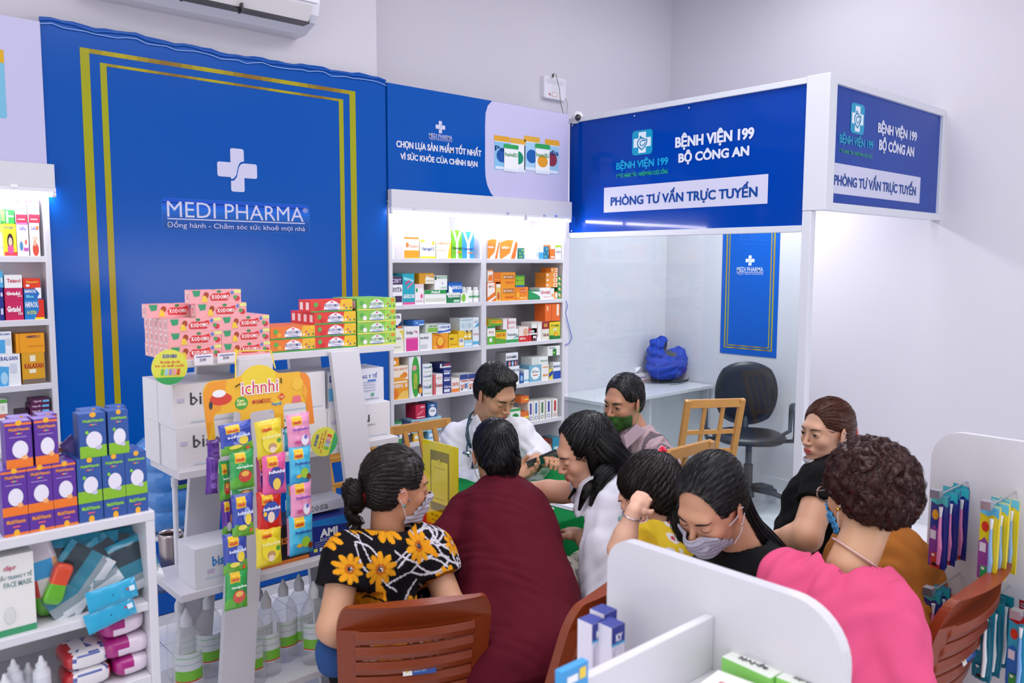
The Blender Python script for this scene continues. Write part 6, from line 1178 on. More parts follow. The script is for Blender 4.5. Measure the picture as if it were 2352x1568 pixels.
# ================================================================ OFFICE CHAIR AND BAG IN THE BOOTH
BLK = mat('black_vinyl', .38, '20232b', bump=.15, bscale=120); GRY = mat('dark_plastic', .4, '3a3e47')
p = pl(1705, 1150, 2, 0)
r = empty('office_chair', 'black swivel office chair with armrests inside the glass booth', 'office chair', (5.02, 3.08, 0)); r.rotation_euler = (0, 0, -math.radians(232))
q = MB(); N = 16
def cushion(w, d, h, z, pw=.5, dome=.02):
    q = MB()
    for s in (0, 1):
        for j in range(N+1):
            for i in range(N+1):
                u, v = i/N*2-1, j/N*2-1; fx = u*math.sqrt(1-.42*v*v); fy = v*math.sqrt(1-.42*u*u); e = (1-u**6)*(1-v**6)
                q.v.append((fx*w, fy*d, (z+h*(.5*e+.1) if s == 0 else z-h*.5*e)))
    m_ = (N+1)**2
    for j in range(N):
        for i in range(N):
            a = j*(N+1)+i; q.f += [(a, a+1, a+N+2, a+N+1), (m_+a+N+1, m_+a+N+2, m_+a+1, m_+a)]
    for i in range(N):
        a = i; q.f.append((a, m_+a, m_+a+1, a+1)); a = N*(N+1)+i; q.f.append((a+1, m_+a+1, m_+a, a)); a = i*(N+1); q.f.append((a, a+N+1, m_+a+N+1, m_+a)); a = i*(N+1)+N; q.f.append((a+N+1, a, m_+a, m_+a+N+1))
    q.c = [(1, 1, 1)]*len(q.f); q.mi = [0]*len(q.f); return q
cushion(.25, .24, .07, .47).build('seat', BLK, r, smooth=True)
b_ = cushion(.215, .23, .05, 0); o = b_.build('backrest', BLK, r, smooth=True); o.location = (0, -.25, .74); o.rotation_euler = (math.radians(82), 0, 0)
b_ = cushion(.222, .24, .03, 0); o = b_.build('back_shell', GRY, r, smooth=True); o.location = (0, -.275, .735); o.rotation_euler = (math.radians(82), 0, 0)
q = MB(); q.tube([(0, -.05, .42), (0, -.24, .43), (0, -.285, .5), (0, -.285, .62)], [.02, .025, .025, .02], 'ffffff', 8, flat=1.6); q.build('back_bar', GRY, r, smooth=True)
q = MB(); q.tube([(0, 0, .1), (0, 0, .28)], .032, 'ffffff', 16); q.tube([(0, 0, .28), (0, 0, .43)], .022, 'ffffff', 16); q.tube([(0, 0, .05), (0, 0, .13)], [.05, .036], 'ffffff', 16); q.build('gas_column', GRY, r, smooth='auto')
for k in range(5):
    t = math.radians(72*k+14); cx_, cy_ = math.cos(t), math.sin(t); q = MB(); q.tube([(cx_*.03, cy_*.03, .11), (cx_*.17, cy_*.17, .1), (cx_*.3, cy_*.3, .062)], [.03, .024, .018], 'ffffff', 10, flat=.8); lg = q.build('base_leg', GRY, r, smooth=True)
    for s in (-1, 1):
        q = MB(); ox, oy = cx_*.3-cy_*s*.015, cy_*.3+cx_*s*.015; q.tube([(ox-cy_*s*.0, oy, .028), (ox-cy_*s*.016, oy+cx_*s*.016, .028)], .027, '2a2d35', 16); q.build('caster', PLAS, lg, smooth='auto')
for s in (-1, 1):
    q = MB(); q.tube([(s*.2, .02, .45), (s*.29, .03, .46), (s*.30, .05, .5), (s*.30, .02, .66), (s*.30, -.05, .69), (s*.30, -.14, .67), (s*.30, -.17, .6), (s*.29, -.12, .5), (s*.2, -.08, .455)], [.016, .018, .018, .02, .024, .024, .02, .018, .016], 'ffffff', 10, flat=.8); q.build('armrest', GRY, r, smooth=True)
# ================================================================ IMPLICIT SURFACES FOR PEOPLE AND SOFT THINGS
V = lambda *a: np.array(a, float)
def nrm(v): v = np.array(v, float); return v/np.linalg.norm(v)
def smin(a, b, k):
    h = np.clip(.5+.5*(b-a)/k, 0, 1); return b*(1-h)+a*h-k*h*(1-h)
def smax(a, b, k): return -smin(-a, -b, k)
def cap(P, a, b, ra, rb):
    a, b = np.asarray(a, float), np.asarray(b, float); ab = b-a; t = np.clip(((P-a)@ab)/(ab@ab), 0, 1)
    return np.linalg.norm(P-a-t[:, None]*ab, axis=1)-(ra+(rb-ra)*t)
def ell(P, c, r, R_=None):
    q = P-np.asarray(c, float)
    if R_ is not None: q = q@R_.T
    r = np.asarray(r, float); k0 = np.linalg.norm(q/r, axis=1); k1 = np.linalg.norm(q/r**2, axis=1); return k0*(k0-1)/np.maximum(k1, 1e-9)
def nets(fn, lo, hi, h, k=4):
    lo = np.array(lo, float); n = np.ceil((np.array(hi)-lo)/h).astype(int)+1; n = ((n+k-1)//k)*k
    nc = n//k; cx = [lo[i]+(np.arange(nc[i])+.5)*h*k-h*.5 for i in range(3)]
    Gc = np.stack(np.meshgrid(*cx, indexing='ij'), -1).reshape(-1, 3); dc = fn(Gc).reshape(nc)
    d = np.repeat(np.repeat(np.repeat(dc, k, 0), k, 1), k, 2); m = np.abs(d) < h*k*1.5
    idx = np.argwhere(m); d[m] = fn(lo+idx*h)
    ins = d < 0; c8 = [(i, j, l) for i in (0, 1) for j in (0, 1) for l in (0, 1)]; N = n-1
    sl = lambda o: tuple(slice(o[i], o[i]+N[i]) for i in range(3))
    cnt = sum(ins[sl(o)].astype(np.int8) for o in c8); act = (cnt > 0) & (cnt < 8); A = np.argwhere(act)
    vid = -np.ones(N, int); vid[act] = np.arange(len(A)); acc = np.zeros((len(A), 3)); w = np.zeros(len(A))
    for o in c8:
        for ax in range(3):
            if o[ax]: continue
            p = list(o); p[ax] = 1; p = tuple(p)
            da = d[A[:, 0]+o[0], A[:, 1]+o[1], A[:, 2]+o[2]]; db = d[A[:, 0]+p[0], A[:, 1]+p[1], A[:, 2]+p[2]]; s = (da < 0) != (db < 0)
            t = np.where(s, da/np.where(s, da-db, 1), 0); q = np.tile(np.array(o, float), (len(A), 1)); q[:, ax] += t; acc[s] += q[s]; w[s] += 1
    vt = lo+(A+acc/w[:, None])*h; F = []
    for ax in range(3):
        o = [0, 0, 0]; o[ax] = 1; a = ins[:n[0]-o[0], :n[1]-o[1], :n[2]-o[2]]; b_ = ins[o[0]:, o[1]:, o[2]:]; e = np.argwhere(a != b_); u, v = (ax+1) % 3, (ax+2) % 3
        e = e[(e[:, u] > 0) & (e[:, v] > 0) & (e[:, u] < N[u]) & (e[:, v] < N[v]) & (e[:, ax] < N[ax])]
        if not len(e): continue
        def g(du, dv): q = e.copy(); q[:, u] -= du; q[:, v] -= dv; return vid[q[:, 0], q[:, 1], q[:, 2]]
        Q = np.stack([g(1, 1), g(0, 1), g(0, 0), g(1, 0)], 1); fl = a[e[:, 0], e[:, 1], e[:, 2]]; Q[~fl] = Q[~fl][:, ::-1]; F.append(Q[(Q >= 0).all(1)])
    return vt, np.concatenate(F) if F else np.zeros((0, 4), int)
def colr(c): return np.array(lin(c) if isinstance(c, str) else c)
def mk(name, chunks, m, parent=None, origin=(0, 0, 0)):
    """chunks: list of (verts, quads-or-tris, colours Nx3)"""
    vs, fs, cs, b_ = [], [], [], 0
    for v, f, c in chunks:
        vs.append(v-np.array(origin)); fs += [tuple(int(i)+b_ for i in q) for q in f]; c = np.asarray(c, float); cs.append(np.tile(c, (len(v), 1)) if c.ndim == 1 else c); b_ += len(v)
    me = bpy.data.meshes.new(name); v = np.concatenate(vs); me.from_pydata(v.tolist(), [], fs); me.update(); me.materials.append(m)
    a = me.color_attributes.new('Col', 'FLOAT_COLOR', 'POINT'); c = np.concatenate(cs); a.data.foreach_set('color', np.concatenate([c, np.ones((len(c), 1))], 1).astype(np.float32).ravel())
    me.polygons.foreach_set('use_smooth', [True]*len(fs)); o = bpy.data.objects.new(name, me); C.objects.link(o)
    if parent is not None: o.parent = parent
    return o
def tubes(paths, r, n=3):
    """many thin polylines (M,K,3) -> one set of verts/faces"""
    Pp = np.asarray(paths, float); M, K, _ = Pp.shape; t = np.gradient(Pp, axis=1); t /= np.linalg.norm(t, axis=2, keepdims=True)+1e-9
    up = np.where(np.abs(t[..., 2:3]) < .9, np.array([0, 0, 1.]), np.array([1., 0, 0])); s = np.cross(t, up); s /= np.linalg.norm(s, axis=2, keepdims=True)+1e-9; u = np.cross(s, t)
    rr = r*np.sin(np.linspace(.25, 1, K)*math.pi*.98)**.5 if np.isscalar(r) else r; rings = [Pp+(s*math.cos(a)+u*math.sin(a))*rr[None, :, None] for a in np.arange(n)*2*math.pi/n]
    v = np.stack(rings, 2).reshape(-1, 3); base = (np.arange(M)[:, None]*K+np.arange(K-1)[None])*n; f = []
    for i in range(n): f.append(np.stack([base+i, base+(i+1) % n, base+n+(i+1) % n, base+n+i], -1).reshape(-1, 4))
    return v, np.concatenate(f)
SKINM = mat('skin', .48, sss=.12, bump=.08, bscale=900); HAIRM = mat('hair', .36, spec=.35, bump=.15, bscale=600, stretch=(1, 1, .2)); CLOTHM = mat('woven_cloth', .85, bump=.25, bscale=900, spec=.2)
KNIT = mat('soft_jersey', .85, bump=.15, bscale=500, spec=.15); MASKM = mat('mask_fabric', .75, bump=.12, bscale=500)
EYEM = mat('eye_gloss', .12, coat=.6)
class Frame:
    def __init__(s, c, bearing, pitch=0, roll=0, sc=1.0):
        b_, p = math.radians(bearing), math.radians(pitch); F = V(math.sin(b_)*math.cos(p), math.cos(b_)*math.cos(p), math.sin(p)); X = nrm(np.cross(F, (0, 0, 1))); U = np.cross(X, F)
        r_ = math.radians(roll); X, U = X*math.cos(r_)+U*math.sin(r_), U*math.cos(r_)-X*math.sin(r_); s.M = np.array([X, F, U]); s.c = np.array(c, float); s.s = sc
    def w(s, P): return s.c+(np.atleast_2d(P)*s.s)@s.M
    def l(s, P): return ((np.atleast_2d(P)-s.c)@s.M.T)/s.s
# ---------------------------------------------------------------- head
def headsdf(P, o):
    f = o.get('fem', 1); d = ell(P, (0, -.018, .034), (.0735, .092, .085)); X = np.abs(P[:, 0]); Q = np.stack([X, P[:, 1], P[:, 2]], 1); jw = o.get('jaw', 1.0)
    d = smin(d, ell(P, (0, .020, -.022), (.0615, .066, .080)), .03)
    d = smin(d, ell(P, (0, .030, -.070), (.047*jw, .050, .036)), .03); d = smin(d, ell(P, (0, .070, -.096), (.020*jw, .014, .014)), .025)
    d = smin(d, ell(Q, (.036, .060, -.026), (.020, .018, .018)), .022); d = smin(d, ell(P, (0, .073, .026), (.042, .016, .014)), .02)
    d = smax(d, -ell(Q, (.030, .097, .003), (.017, .015, .0105)), .012)
    d = smin(d, cap(P, (0, .084, .010), (0, .103, -.028), .0055, .0085), .012); d = smin(d, ell(P, (0, .103, -.031), (.0085, .0085, .0075)), .006); d = smin(d, ell(Q, (.0115, .094, -.033), (.0065, .009, .0065)), .006)
    d = smin(d, ell(P, (0, .082, -.060), (.024, .012, .014)), .014)
    d = smin(d, ell(P, (0, .0925, -.0575), (.020, .0065, .0042)), .004); d = smin(d, ell(P, (0, .0915, -.0665), (.0175, .0075, .005)), .004)
    d = smax(d, -ell(P, (0, .100, -.0618), (.022, .008, .0011)), .0015)
    op = o.get('eye', 0)
    lid = ell(Q, (.030, .0745, .003), (.0140, .0135, .0135))
    if op: lid = np.maximum(lid, -ell(Q, (.030, .089, .002), (.0115, .012, .0030+.0016*op)))
    d = smin(d, lid, .003)
    if not o.get('noear'):
        a = math.radians(14); ey = Q[:, 1]+.006; ez = Q[:, 2]+.006; E = np.stack([Q[:, 0]-.076, ey*math.cos(a)+ez*math.sin(a), -ey*math.sin(a)+ez*math.cos(a)], 1)
        Rz = np.array([[math.cos(.35), -math.sin(.35), 0], [math.sin(.35), math.cos(.35), 0], [0, 0, 1]]); E2 = E@Rz.T
        ear = ell(E2, (.002, 0, 0), (.0055, .0175, .030)); ear = smin(ear, ell(E2, (.001, .004, -.024), (.005, .008, .009)), .005); ear = smax(ear, -ell(E2, (.009, .002, .003), (.0065, .0105, .018)), .003); d = smin(d, ear, .004)
    nk = o.get('nk', (0, -.045, -.17)); d = smin(d, cap(P, (0, -.022, -.06), nk, .050*o.get('nr', 1), .054*o.get('nr', 1)), .022)
    return d
def surf_y(x, z, o, y1=.13, y0=.0):
    ys = np.linspace(y1, y0, 260); d = headsdf(np.stack([np.full_like(ys, x), ys, np.full_like(ys, z)], 1), o); i = np.argmax(d < 0); return ys[i] if d[i] < 0 else y0
def hairdisp(P, o):
    A = nrm(o.get('axis', (0, -.5, .85))); C0 = V(0, -.02, .03); q = P-C0; e1 = nrm(np.cross(A, (.3, .9, .1))); e2 = np.cross(A, e1); an = np.arctan2(q@e1, q@e2)
    al = q@A
    if o.get('curly'):
        s = 95; return .0055*np.sin(P[:, 0]*s+2.5*np.sin(P[:, 2]*s*.8))*np.sin(P[:, 1]*s*1.1+2*np.sin(P[:, 0]*s*.7))+.003*np.sin(P[:, 2]*s*2+3*np.sin(P[:, 1]*s))*np.sin(P[:, 0]*s*2.2)
    if o.get('short'):
        return .0016*np.sin(an*46+al*60)+.0016*np.sin(P[:, 0]*420+3*np.sin(P[:, 1]*260))*np.sin(P[:, 1]*380+P[:, 2]*200)
    k = o.get('streak', 1.0); return k*(.0011*np.sin(an*38+9*np.sin(al*14))+.0009*np.sin(an*83+5*np.sin(al*20+1)))
def hairsdf(P, o):
    t = o.get('thick', 0); X = np.abs(P[:, 0]); Q = np.stack([X, P[:, 1], P[:, 2]], 1)
    d = ell(P, (0, -.022, .036), (.0785+t, .0985+t, .0915+t)); d = smin(d, ell(P, (0, -.045, -.02), (.066+t, .062+t, .06)), .03)
    fz = o.get('line', 0.0)
    face = ell(P, (0, .118, -.030+fz), (.078, .100, .108)); d = smax(d, -face, .006)
    if not o.get('noear'): d = smax(d, -ell(Q, (.088, .010, -.020), (.030, .026, .042)), .005)
    d = smax(d, -(P[:, 2]+.072-.0*P[:, 1]), .01)
    d = smax(d, -(P[:, 2]+.012+np.clip(-(P[:, 1]-.0)*2.2, -.02, .2)), .008) if not o.get('noear') or o.get('tied') else d
    if o.get('extra'): d = o['extra'](P, d)
    return d-hairdisp(P, o)
def facecol(P, sk, o):
    c = np.tile(colr(sk), (len(P), 1)); X = np.abs(P[:, 0])
    def mix(m, col, a): nonlocal c; m = np.clip(m, 0, 1)[:, None]*a; c = c*(1-m)+colr(col)*m
    g = lambda ct, r: np.exp(-(((X-ct[0])/r[0])**2+((P[:, 1]-ct[1])/r[1])**2+((P[:, 2]-ct[2])/r[2])**2))
    mix(g((.042, .06, -.030), (.018, .03, .016)), 'd8806a', .28); mix(g((0, .105, -.030), (.012, .014, .012)), 'd08068', .25); mix(g((.08, -.005, -.005), (.02, .02, .03)), 'cc6c58', .35)
    lip = ((ell(P, (0, .0925, -.0575), (.0215, .0085, .0056)) < 0) | (ell(P, (0, .0915, -.0665), (.019, .0095, .0064)) < 0))
    mix(lip.astype(float), o.get('lip', 'b8625a'), .85); mix(g((.030, .086, .010), (.014, .01, .005)), '6a4434', .22)
    return c
def head(root, fr, o, sk, hc, h=.0026, hair_h=.003, strands=500, tail=None):
    """adds head to a list of skin chunks and hair/brow/eye children"""
    if 'nkw' in o:
        o['nk'] = tuple(fr.l(o['nkw'])[0])
    nk = np.array(o.get('nk', (0, -.045, -.17))); v, f = nets(lambda P: headsdf(P, o), np.minimum((-.1, -.14, -.16), nk-.075), np.maximum((.1, .125, .13), nk+.06), h); ch = [(fr.w(v), f, facecol(v, sk, o))]
    if o.get('bald'): return ch
    blo, bhi = o.get('hb', ((-.11, -.15, -.11), (.11, .13, .16)))
    hv, hf = nets(lambda P: hairsdf(P, o), blo, bhi, hair_h)
    def hcol(P, seed=0):
        n_ = .5+.5*np.sin(P[:, 0]*260+P[:, 2]*60+seed)*np.sin(P[:, 1]*190+seed); c = np.tile(colr(hc), (len(P), 1))*(1+.25*(n_-.5))[:, None]
        if o.get('grey'):
            m = np.clip(np.exp(-((P[:, 1]-o['grey'][0])/.04)**2)*np.exp(-((P[:, 2]-o['grey'][1])/.04)**2), 0, 1)*(n_ > .45)*o['grey'][2]; c = c*(1-m[:, None])+colr('6e6a6a')*m[:, None]
        return c
    chunks = [(fr.w(hv), hf, hcol(hv))]
    if strands:
        rg = np.random.default_rng(int(abs(fr.c[0]*1000))); sel = hv[rg.choice(len(hv), strands)]; p = sel.copy(); A = nrm(o.get('axis', (0, -.5, .85))); K = 7; path = []
        def grad(q): e = .002; g = np.stack([hairsdf(q+np.eye(3)[i]*e, o)-hairsdf(q-np.eye(3)[i]*e, o) for i in range(3)], 1)/(2*e); return g/(np.linalg.norm(g, axis=1, keepdims=True)+1e-9)
        st = o.get('sl', .009); jit = rg.normal(0, .25 if not (o.get('curly') or o.get('short')) else .8, (strands, 3)); off = rg.uniform(.0002, .0022 if not (o.get('curly') or o.get('short')) else .006, strands)
        for kk in range(K):
            g = grad(p); dd = hairsdf(p, o); p = p-g*(dd-off*(kk/K if o.get('short') or o.get('curly') else 1))[:, None]; path.append(p.copy()); t = -A+jit*(.25 if not o.get('curly') else .8)
            if o.get('curly'): t = t+np.stack([np.sin(kk*1.6+jit[:, 0]*9), np.cos(kk*1.6+jit[:, 1]*9), np.sin(kk*1.3+jit[:, 2]*9)], 1)*1.2
            t = t-g*(t*g).sum(1)[:, None]; t /= np.linalg.norm(t, axis=1, keepdims=True)+1e-9; q_ = p+t*st*(1 if not o.get('short') else .55); bad = ell(q_, (0, .118, -.030+o.get('line', 0)), (.078, .100, .108)) < .004; p = np.where(bad[:, None], p+t*.0004, q_)
        tv, tf = tubes(np.stack(path, 1), .0007); chunks.append((fr.w(tv), tf, hcol(tv, 2)))
    if tail: chunks += tail
    mk('hair', chunks, HAIRM, root)
    if o.get('noface'): return ch
    # brows, lashes, eyes
    for s in (-1, 1):
        bw = []
        for t in np.linspace(0, 1, 8):
            x = s*(.012+.035*t); z = .0205+.0065*math.sin(t*2.3)-.004*t; bw.append((x, surf_y(x, z, o)+.0006, z))
        v, f = tubes(fr.w(np.array(bw))[None], np.array([.0012, .0024, .0028, .0028, .0026, .0022, .0016, .0008])*fr.s*o.get('brow', 1), 6); mk('eyebrow', [(v, f, colr(o.get('browc', hc)))], HAIRM, root)
        ls = []; op = o.get('eye', 0); zc = .002+(.0032+.0010*op if op else -.0045)
        for t in np.linspace(-1, 1, 9):
            x = s*.030+t*.0125; z = zc-(.0045*t*t if op else -.0035*t*t); y = surf_y(x, z+.0008, o); ls.append((x, y+.0004, z))
        v, f = tubes(fr.w(np.array(ls))[None], np.array([.0004, .0008, .001, .0011, .0011, .0011, .001, .0008, .0004])*fr.s, 5); mk('eyelash', [(v, f, colr('14100f'))], HAIRM, root)
        if op:
            n, m = 20, 14; th = np.linspace(0, math.pi, m+1); ph = np.arange(n)*2*math.pi/n; g = o.get('gaze', (0, 0)); sv = np.array([(math.sin(a)*math.cos(b_), math.cos(a), math.sin(a)*math.sin(b_)) for a in th for b_ in ph]); cc = np.where((np.arange(len(sv))//n <= 2)[:, None], colr('1c100c'), colr('d8d2cc'))
            ang = math.radians(g[0]); an2 = math.radians(g[1]); Rg = np.array([[math.cos(ang), math.sin(ang), 0], [-math.sin(ang), math.cos(ang), 0], [0, 0, 1]]); Rx = np.array([[1, 0, 0], [0, math.cos(an2), math.sin(an2)], [0, -math.sin(an2), math.cos(an2)]])
            sv = sv@Rx@Rg*.0122+V(s*.030, .0748, .003); ff = [(i*n+k, i*n+(k+1) % n, (i+1)*n+(k+1) % n, (i+1)*n+k) for i in range(m) for k in range(n)]; mk('eye', [(fr.w(sv), ff, cc)], EYEM, root)
    return ch
def mask(root, fr, o, col, top=-.020, bot=-.112, side=.056, name='face_mask', pleat=1, off=.005, loops=True, drop=0, lc='e6e4ea', chin=False):
    def sd(P):
        hd = headsdf(P, dict(o, noear=True, eye=0)); zc = (top+bot)/2; X = np.abs(P[:, 0]); hb = (top-bot)/2
        bul = off+.006*np.clip(1-(X/.05)**2, 0, 1)*np.clip((P[:, 1]-.05)/.05, 0, 1)+.0012*pleat*np.sin(P[:, 2]*420); sh = np.abs(hd-bul)-.0017
        rg = np.maximum(np.maximum(X-side, np.abs(P[:, 2]-zc-.012*(X/.06)**2*0)-hb+.010*(X/.06)**2), -(P[:, 1]-o.get('my', .030))); return smax(sh, rg, .003)
    v, f = nets(sd, (-.075, .0, bot-.025), (.075, .14, top+.02), .0024); mk(name, [(fr.w(v), f, colr(col))], MASKM, root)
    if loops:
        for s in (-1, 1):
            a = []
            for z0, ez in ((top-.012, .012), (bot+.022, -.03)):
                xs = side-.002; hd = lambda y: headsdf(np.array([[s*xs, y, z0]]), o)[0]; y0 = .045
                P0 = V(s*(side+.004), o.get('my', .030)+.006, z0); P1 = V(s*.083, -.006, ez); mid = (P0+P1)/2+V(s*.006, 0, 0); a.append(np.array([P0, mid, P1, V(s*.084, -.016, ez*.5)]))
            for q in a:
                t = np.linspace(0, 3, 14); qq = np.stack([np.interp(t, np.arange(4), q[:, i]) for i in range(3)], 1); v, f = tubes(fr.w(qq)[None], np.full(14, .0014)*fr.s, 6); mk('ear_loop', [(v, f, colr(lc))], MASKM, root)
# ---------------------------------------------------------------- hand and arm
def handprims(wr, d, n, s=1.0, curl=(25, 30, 20), thumb=.5, side=1, spread=.0):
    """list of capsules for a hand: wrist point, pointing direction d, palm normal n (towards the palm), side=+1 thumb on d x n side"""
    d, n = nrm(d), np.array(n, float); n = nrm(n-d*(n@d)); u = np.cross(d, n)*side; wr = np.array(wr, float); W = lambda a, b_, c: wr+s*(d*a+u*b_+n*c); L = []
    L.append(('c', W(.0, 0, 0), W(.035, 0, 0), .021*s, .022*s)); L.append(('e', W(.048, 0, .0), (.046*s, .038*s, .0145*s), np.array([d, u, n])))
    for i, (o_, l, r_) in enumerate(((.029, .066, .0085), (.010, .074, .009), (-.009, .069, .0087), (-.026, .054, .0078))):
        p = W(.082-.004*abs(i-1), o_, 0); a = 0; dd = d+u*(.10*(1.3-i)*spread)
        cu = curl[i] if hasattr(curl[0], '__len__') else curl
        for k, fr_ in enumerate((.45, .31, .24)):
            a += math.radians(cu[k]); v = nrm(dd)*math.cos(a)+n*math.sin(a); q = p+v*l*fr_*s; L.append(('c', p, q, (r_-.0006*k)*s, (r_-.0006*(k+1))*s)); p = q
    p = W(.018, .030, .004); a = nrm(d*.75+u*.75+n*.35*thumb); q = p+a*.034*s; L.append(('c', W(.008, .016, .004), p, .015*s, .013*s)); L.append(('c', p, q, .0125*s, .0105*s)); a2 = nrm(d*1.0+u*.15+n*.8*thumb); L.append(('c', q, q+a2*.030*s, .0102*s, .0082*s))
    return L
def primsdf(L, ks=.007):
    def f(P):
        d = None
        for p in L:
            q = cap(P, p[1], p[2], p[3], p[4]) if p[0] == 'c' else ell(P, p[1], p[2], p[3]); kk = p[5] if p[0] == 'c' and len(p) > 5 else ks
            d = q if d is None else smin(d, q, kk)
        return d
    return f
def bounds(L, m=.03):
    pts = []
    for p in L:
        if p[0] == 'c': pts += [p[1]-max(p[3], p[4]), p[1]+max(p[3], p[4]), p[2]-max(p[3], p[4]), p[2]+max(p[3], p[4])]
        else: r_ = max(p[2]); pts += [p[1]-r_, p[1]+r_]
    a = np.array(pts); return a.min(0)-m, a.max(0)+m
def arm(sh, el, wr, r=(.046, .040, .034, .026), hand=None, h=.0042, col='c89070'):
    sh, el, wr = map(lambda q: np.array(q, float), (sh, el, wr)); L = [('c', sh, el, r[0], r[1], .02), ('c', el, el+(wr-el)*.35, r[1]*.98, r[2]*1.08, .02), ('c', el+(wr-el)*.35, wr, r[2]*1.08, r[3], .02)]
    if hand is not None: L += handprims(wr, hand['d'], hand['n'], hand.get('s', 1), hand.get('curl', (25, 30, 20)), hand.get('thumb', .5), hand.get('side', 1), hand.get('spread', 0))
    lo, hi = bounds(L); v, f = nets(primsdf(L, .006), lo, hi, h); return (v, f, colr(col))
# ---------------------------------------------------------------- torso, garment
def torso_frame(pel, nck, shL, shR):
    pel, nck, shL, shR = map(lambda q: np.array(q, float), (pel, nck, shL, shR)); U = nrm(nck-pel); S_ = shR-shL; S_ = nrm(S_-U*(S_@U)); Fw = np.cross(U, S_); return np.array([S_, Fw, U]), pel, nck
def folds(P, seed, amp):
    rg = np.random.default_rng(seed); d = 0
    for i in range(5):
        k = rg.normal(0, 1, 3); k = k/np.linalg.norm(k)*rg.uniform(22, 60); w_ = rg.normal(0, 1, 3)*14; d = d+np.abs(np.sin(P@k+2.2*np.sin(P@w_+rg.uniform(0, 6))+rg.uniform(0, 6)))**1.5/(1+.35*i)
    return (d-1.4)*amp
def torsosdf(P, M, pel, nck, shL, shR, g):
    Ln = np.linalg.norm(nck-pel); q = (P-pel)@M.T; w_ = g.get('w', 1); dp = g.get('dp', 1)
    d = ell(q, (0, .0, Ln*.66), (.158*w_, .108*dp, Ln*.40)); d = smin(d, ell(q, (0, .015*dp, Ln*.30), (g.get('waist', .145)*w_, .112*dp*g.get('belly', 1), Ln*.36)), .06)
    d = smin(d, ell(q, (0, 0, .0), (g.get('hip', .17)*w_, .135*dp, .13)), .07)
    if g.get('bust'): 
        for s in (-1, 1): d = smin(d, ell(q, (s*.065, .085*dp, Ln*.62), (.055, .05, .055)), .04)
    sd = smin(cap(P, shL, shR, .052, .052), cap(P, nck, (shL+shR)/2, .055, .06), .04); d = smin(d, sd, .05)
    if g.get('hump'): d = smin(d, ell(q, (0, -.05, Ln*.78), (.12, .07, .14)), .06)
    return d
def garment(root, name, pel, nck, shL, shR, sleeves, g, colf, m=None, h=.0065, seed=1, amp=.0035, hem=None, neckr=.060, neckc=None):
    M, pel, nck = torso_frame(pel, nck, shL, shR); shL, shR = np.array(shL, float), np.array(shR, float)
    SL = [[np.array(p, float) for p in s_[0]]+[s_[1]] for s_ in sleeves]
    nc = np.array(neckc, float) if neckc is not None else nck+M[2]*.05
    def f(P):
        d = torsosdf(P, M, pel, nck, shL, shR, g)-g.get('inf', .006)
        for s_ in SL:
            pts, rr = s_[:-1], s_[-1]
            for i in range(len(pts)-1): d = smin(d, cap(P, pts[i], pts[i+1], rr[i], rr[i+1]), g.get('ks', .03))
        for s_ in SL:     # cut sleeve openings flat
            pts, rr = s_[:-1], s_[-1]; a = nrm(pts[-1]-pts[-2]); q = P-pts[-1]; along = q@a; rad = np.linalg.norm(q-along[:, None]*a, axis=1); d = np.maximum(d, np.where(rad < rr[-1]+.05, np.minimum(along, .03), -1)*1.0)
        d = d-folds(P, seed, amp)
        hole = cap(P, nck-M[2]*.015, nc+M[2]*.05, neckr*.92, neckr*1.08); d = smax(d, -hole, .006)
        if hem is not None: d = np.maximum(d, -(((P-pel)@M[2])-hem))
        return d
    pts = [pel, nck, shL, shR]+[p for s_ in SL for p in s_[:-1]]; lo = np.min(pts, 0)-.24; hi = np.max(pts, 0)+.24; v, f_ = nets(f, lo, hi, h); q = (v-pel)@M.T
    o = mk(name, [(v, f_, colf(v, q) if callable(colf) else colr(colf))], m or CLOTHM, root); return o, M, pel
def legs(root, pel, knees, feet, col, r=(.085, .06, .045), name='trousers', shoe='2a2624', colf=None, side=.085, M=None, h=.011):
    L = []; pel = np.array(pel, float); sh = []
    for i, (k, f_) in enumerate(zip(knees, feet)):
        s_ = (i*2-1)*side; hp = pel+(M[0]*s_ if M is not None else V(s_, 0, 0)); k, f_ = np.array(k, float), np.array(f_, float); L += [('c', hp, k, r[0], r[1], .03), ('c', k, f_+V(0, 0, .07), r[1], r[2], .03)]
        dr = k-pel; dr[2] = 0; dr = nrm(dr); sh += [('c', f_+V(0, 0, .032)-dr*.03, f_+V(0, 0, .03)+dr*.14, .036, .03)]
    lo, hi = bounds(L); v, f = nets(primsdf(L, .03), lo, hi, h); mk(name, [(v, f, colf(v, v-pel) if colf else colr(col))], CLOTHM, root)
    lo, hi = bounds(sh); v, f = nets(lambda P: np.maximum(primsdf(sh, .01)(P), -(P[:, 2]-.002)), lo, hi, .008); mk('shoes', [(v, f, colr(shoe))], PLAS, root)
def person(label, chunks, group=None, origin=None):
    o = mk('person', chunks, SKINM); o['label'] = label; o['category'] = 'person'; return o
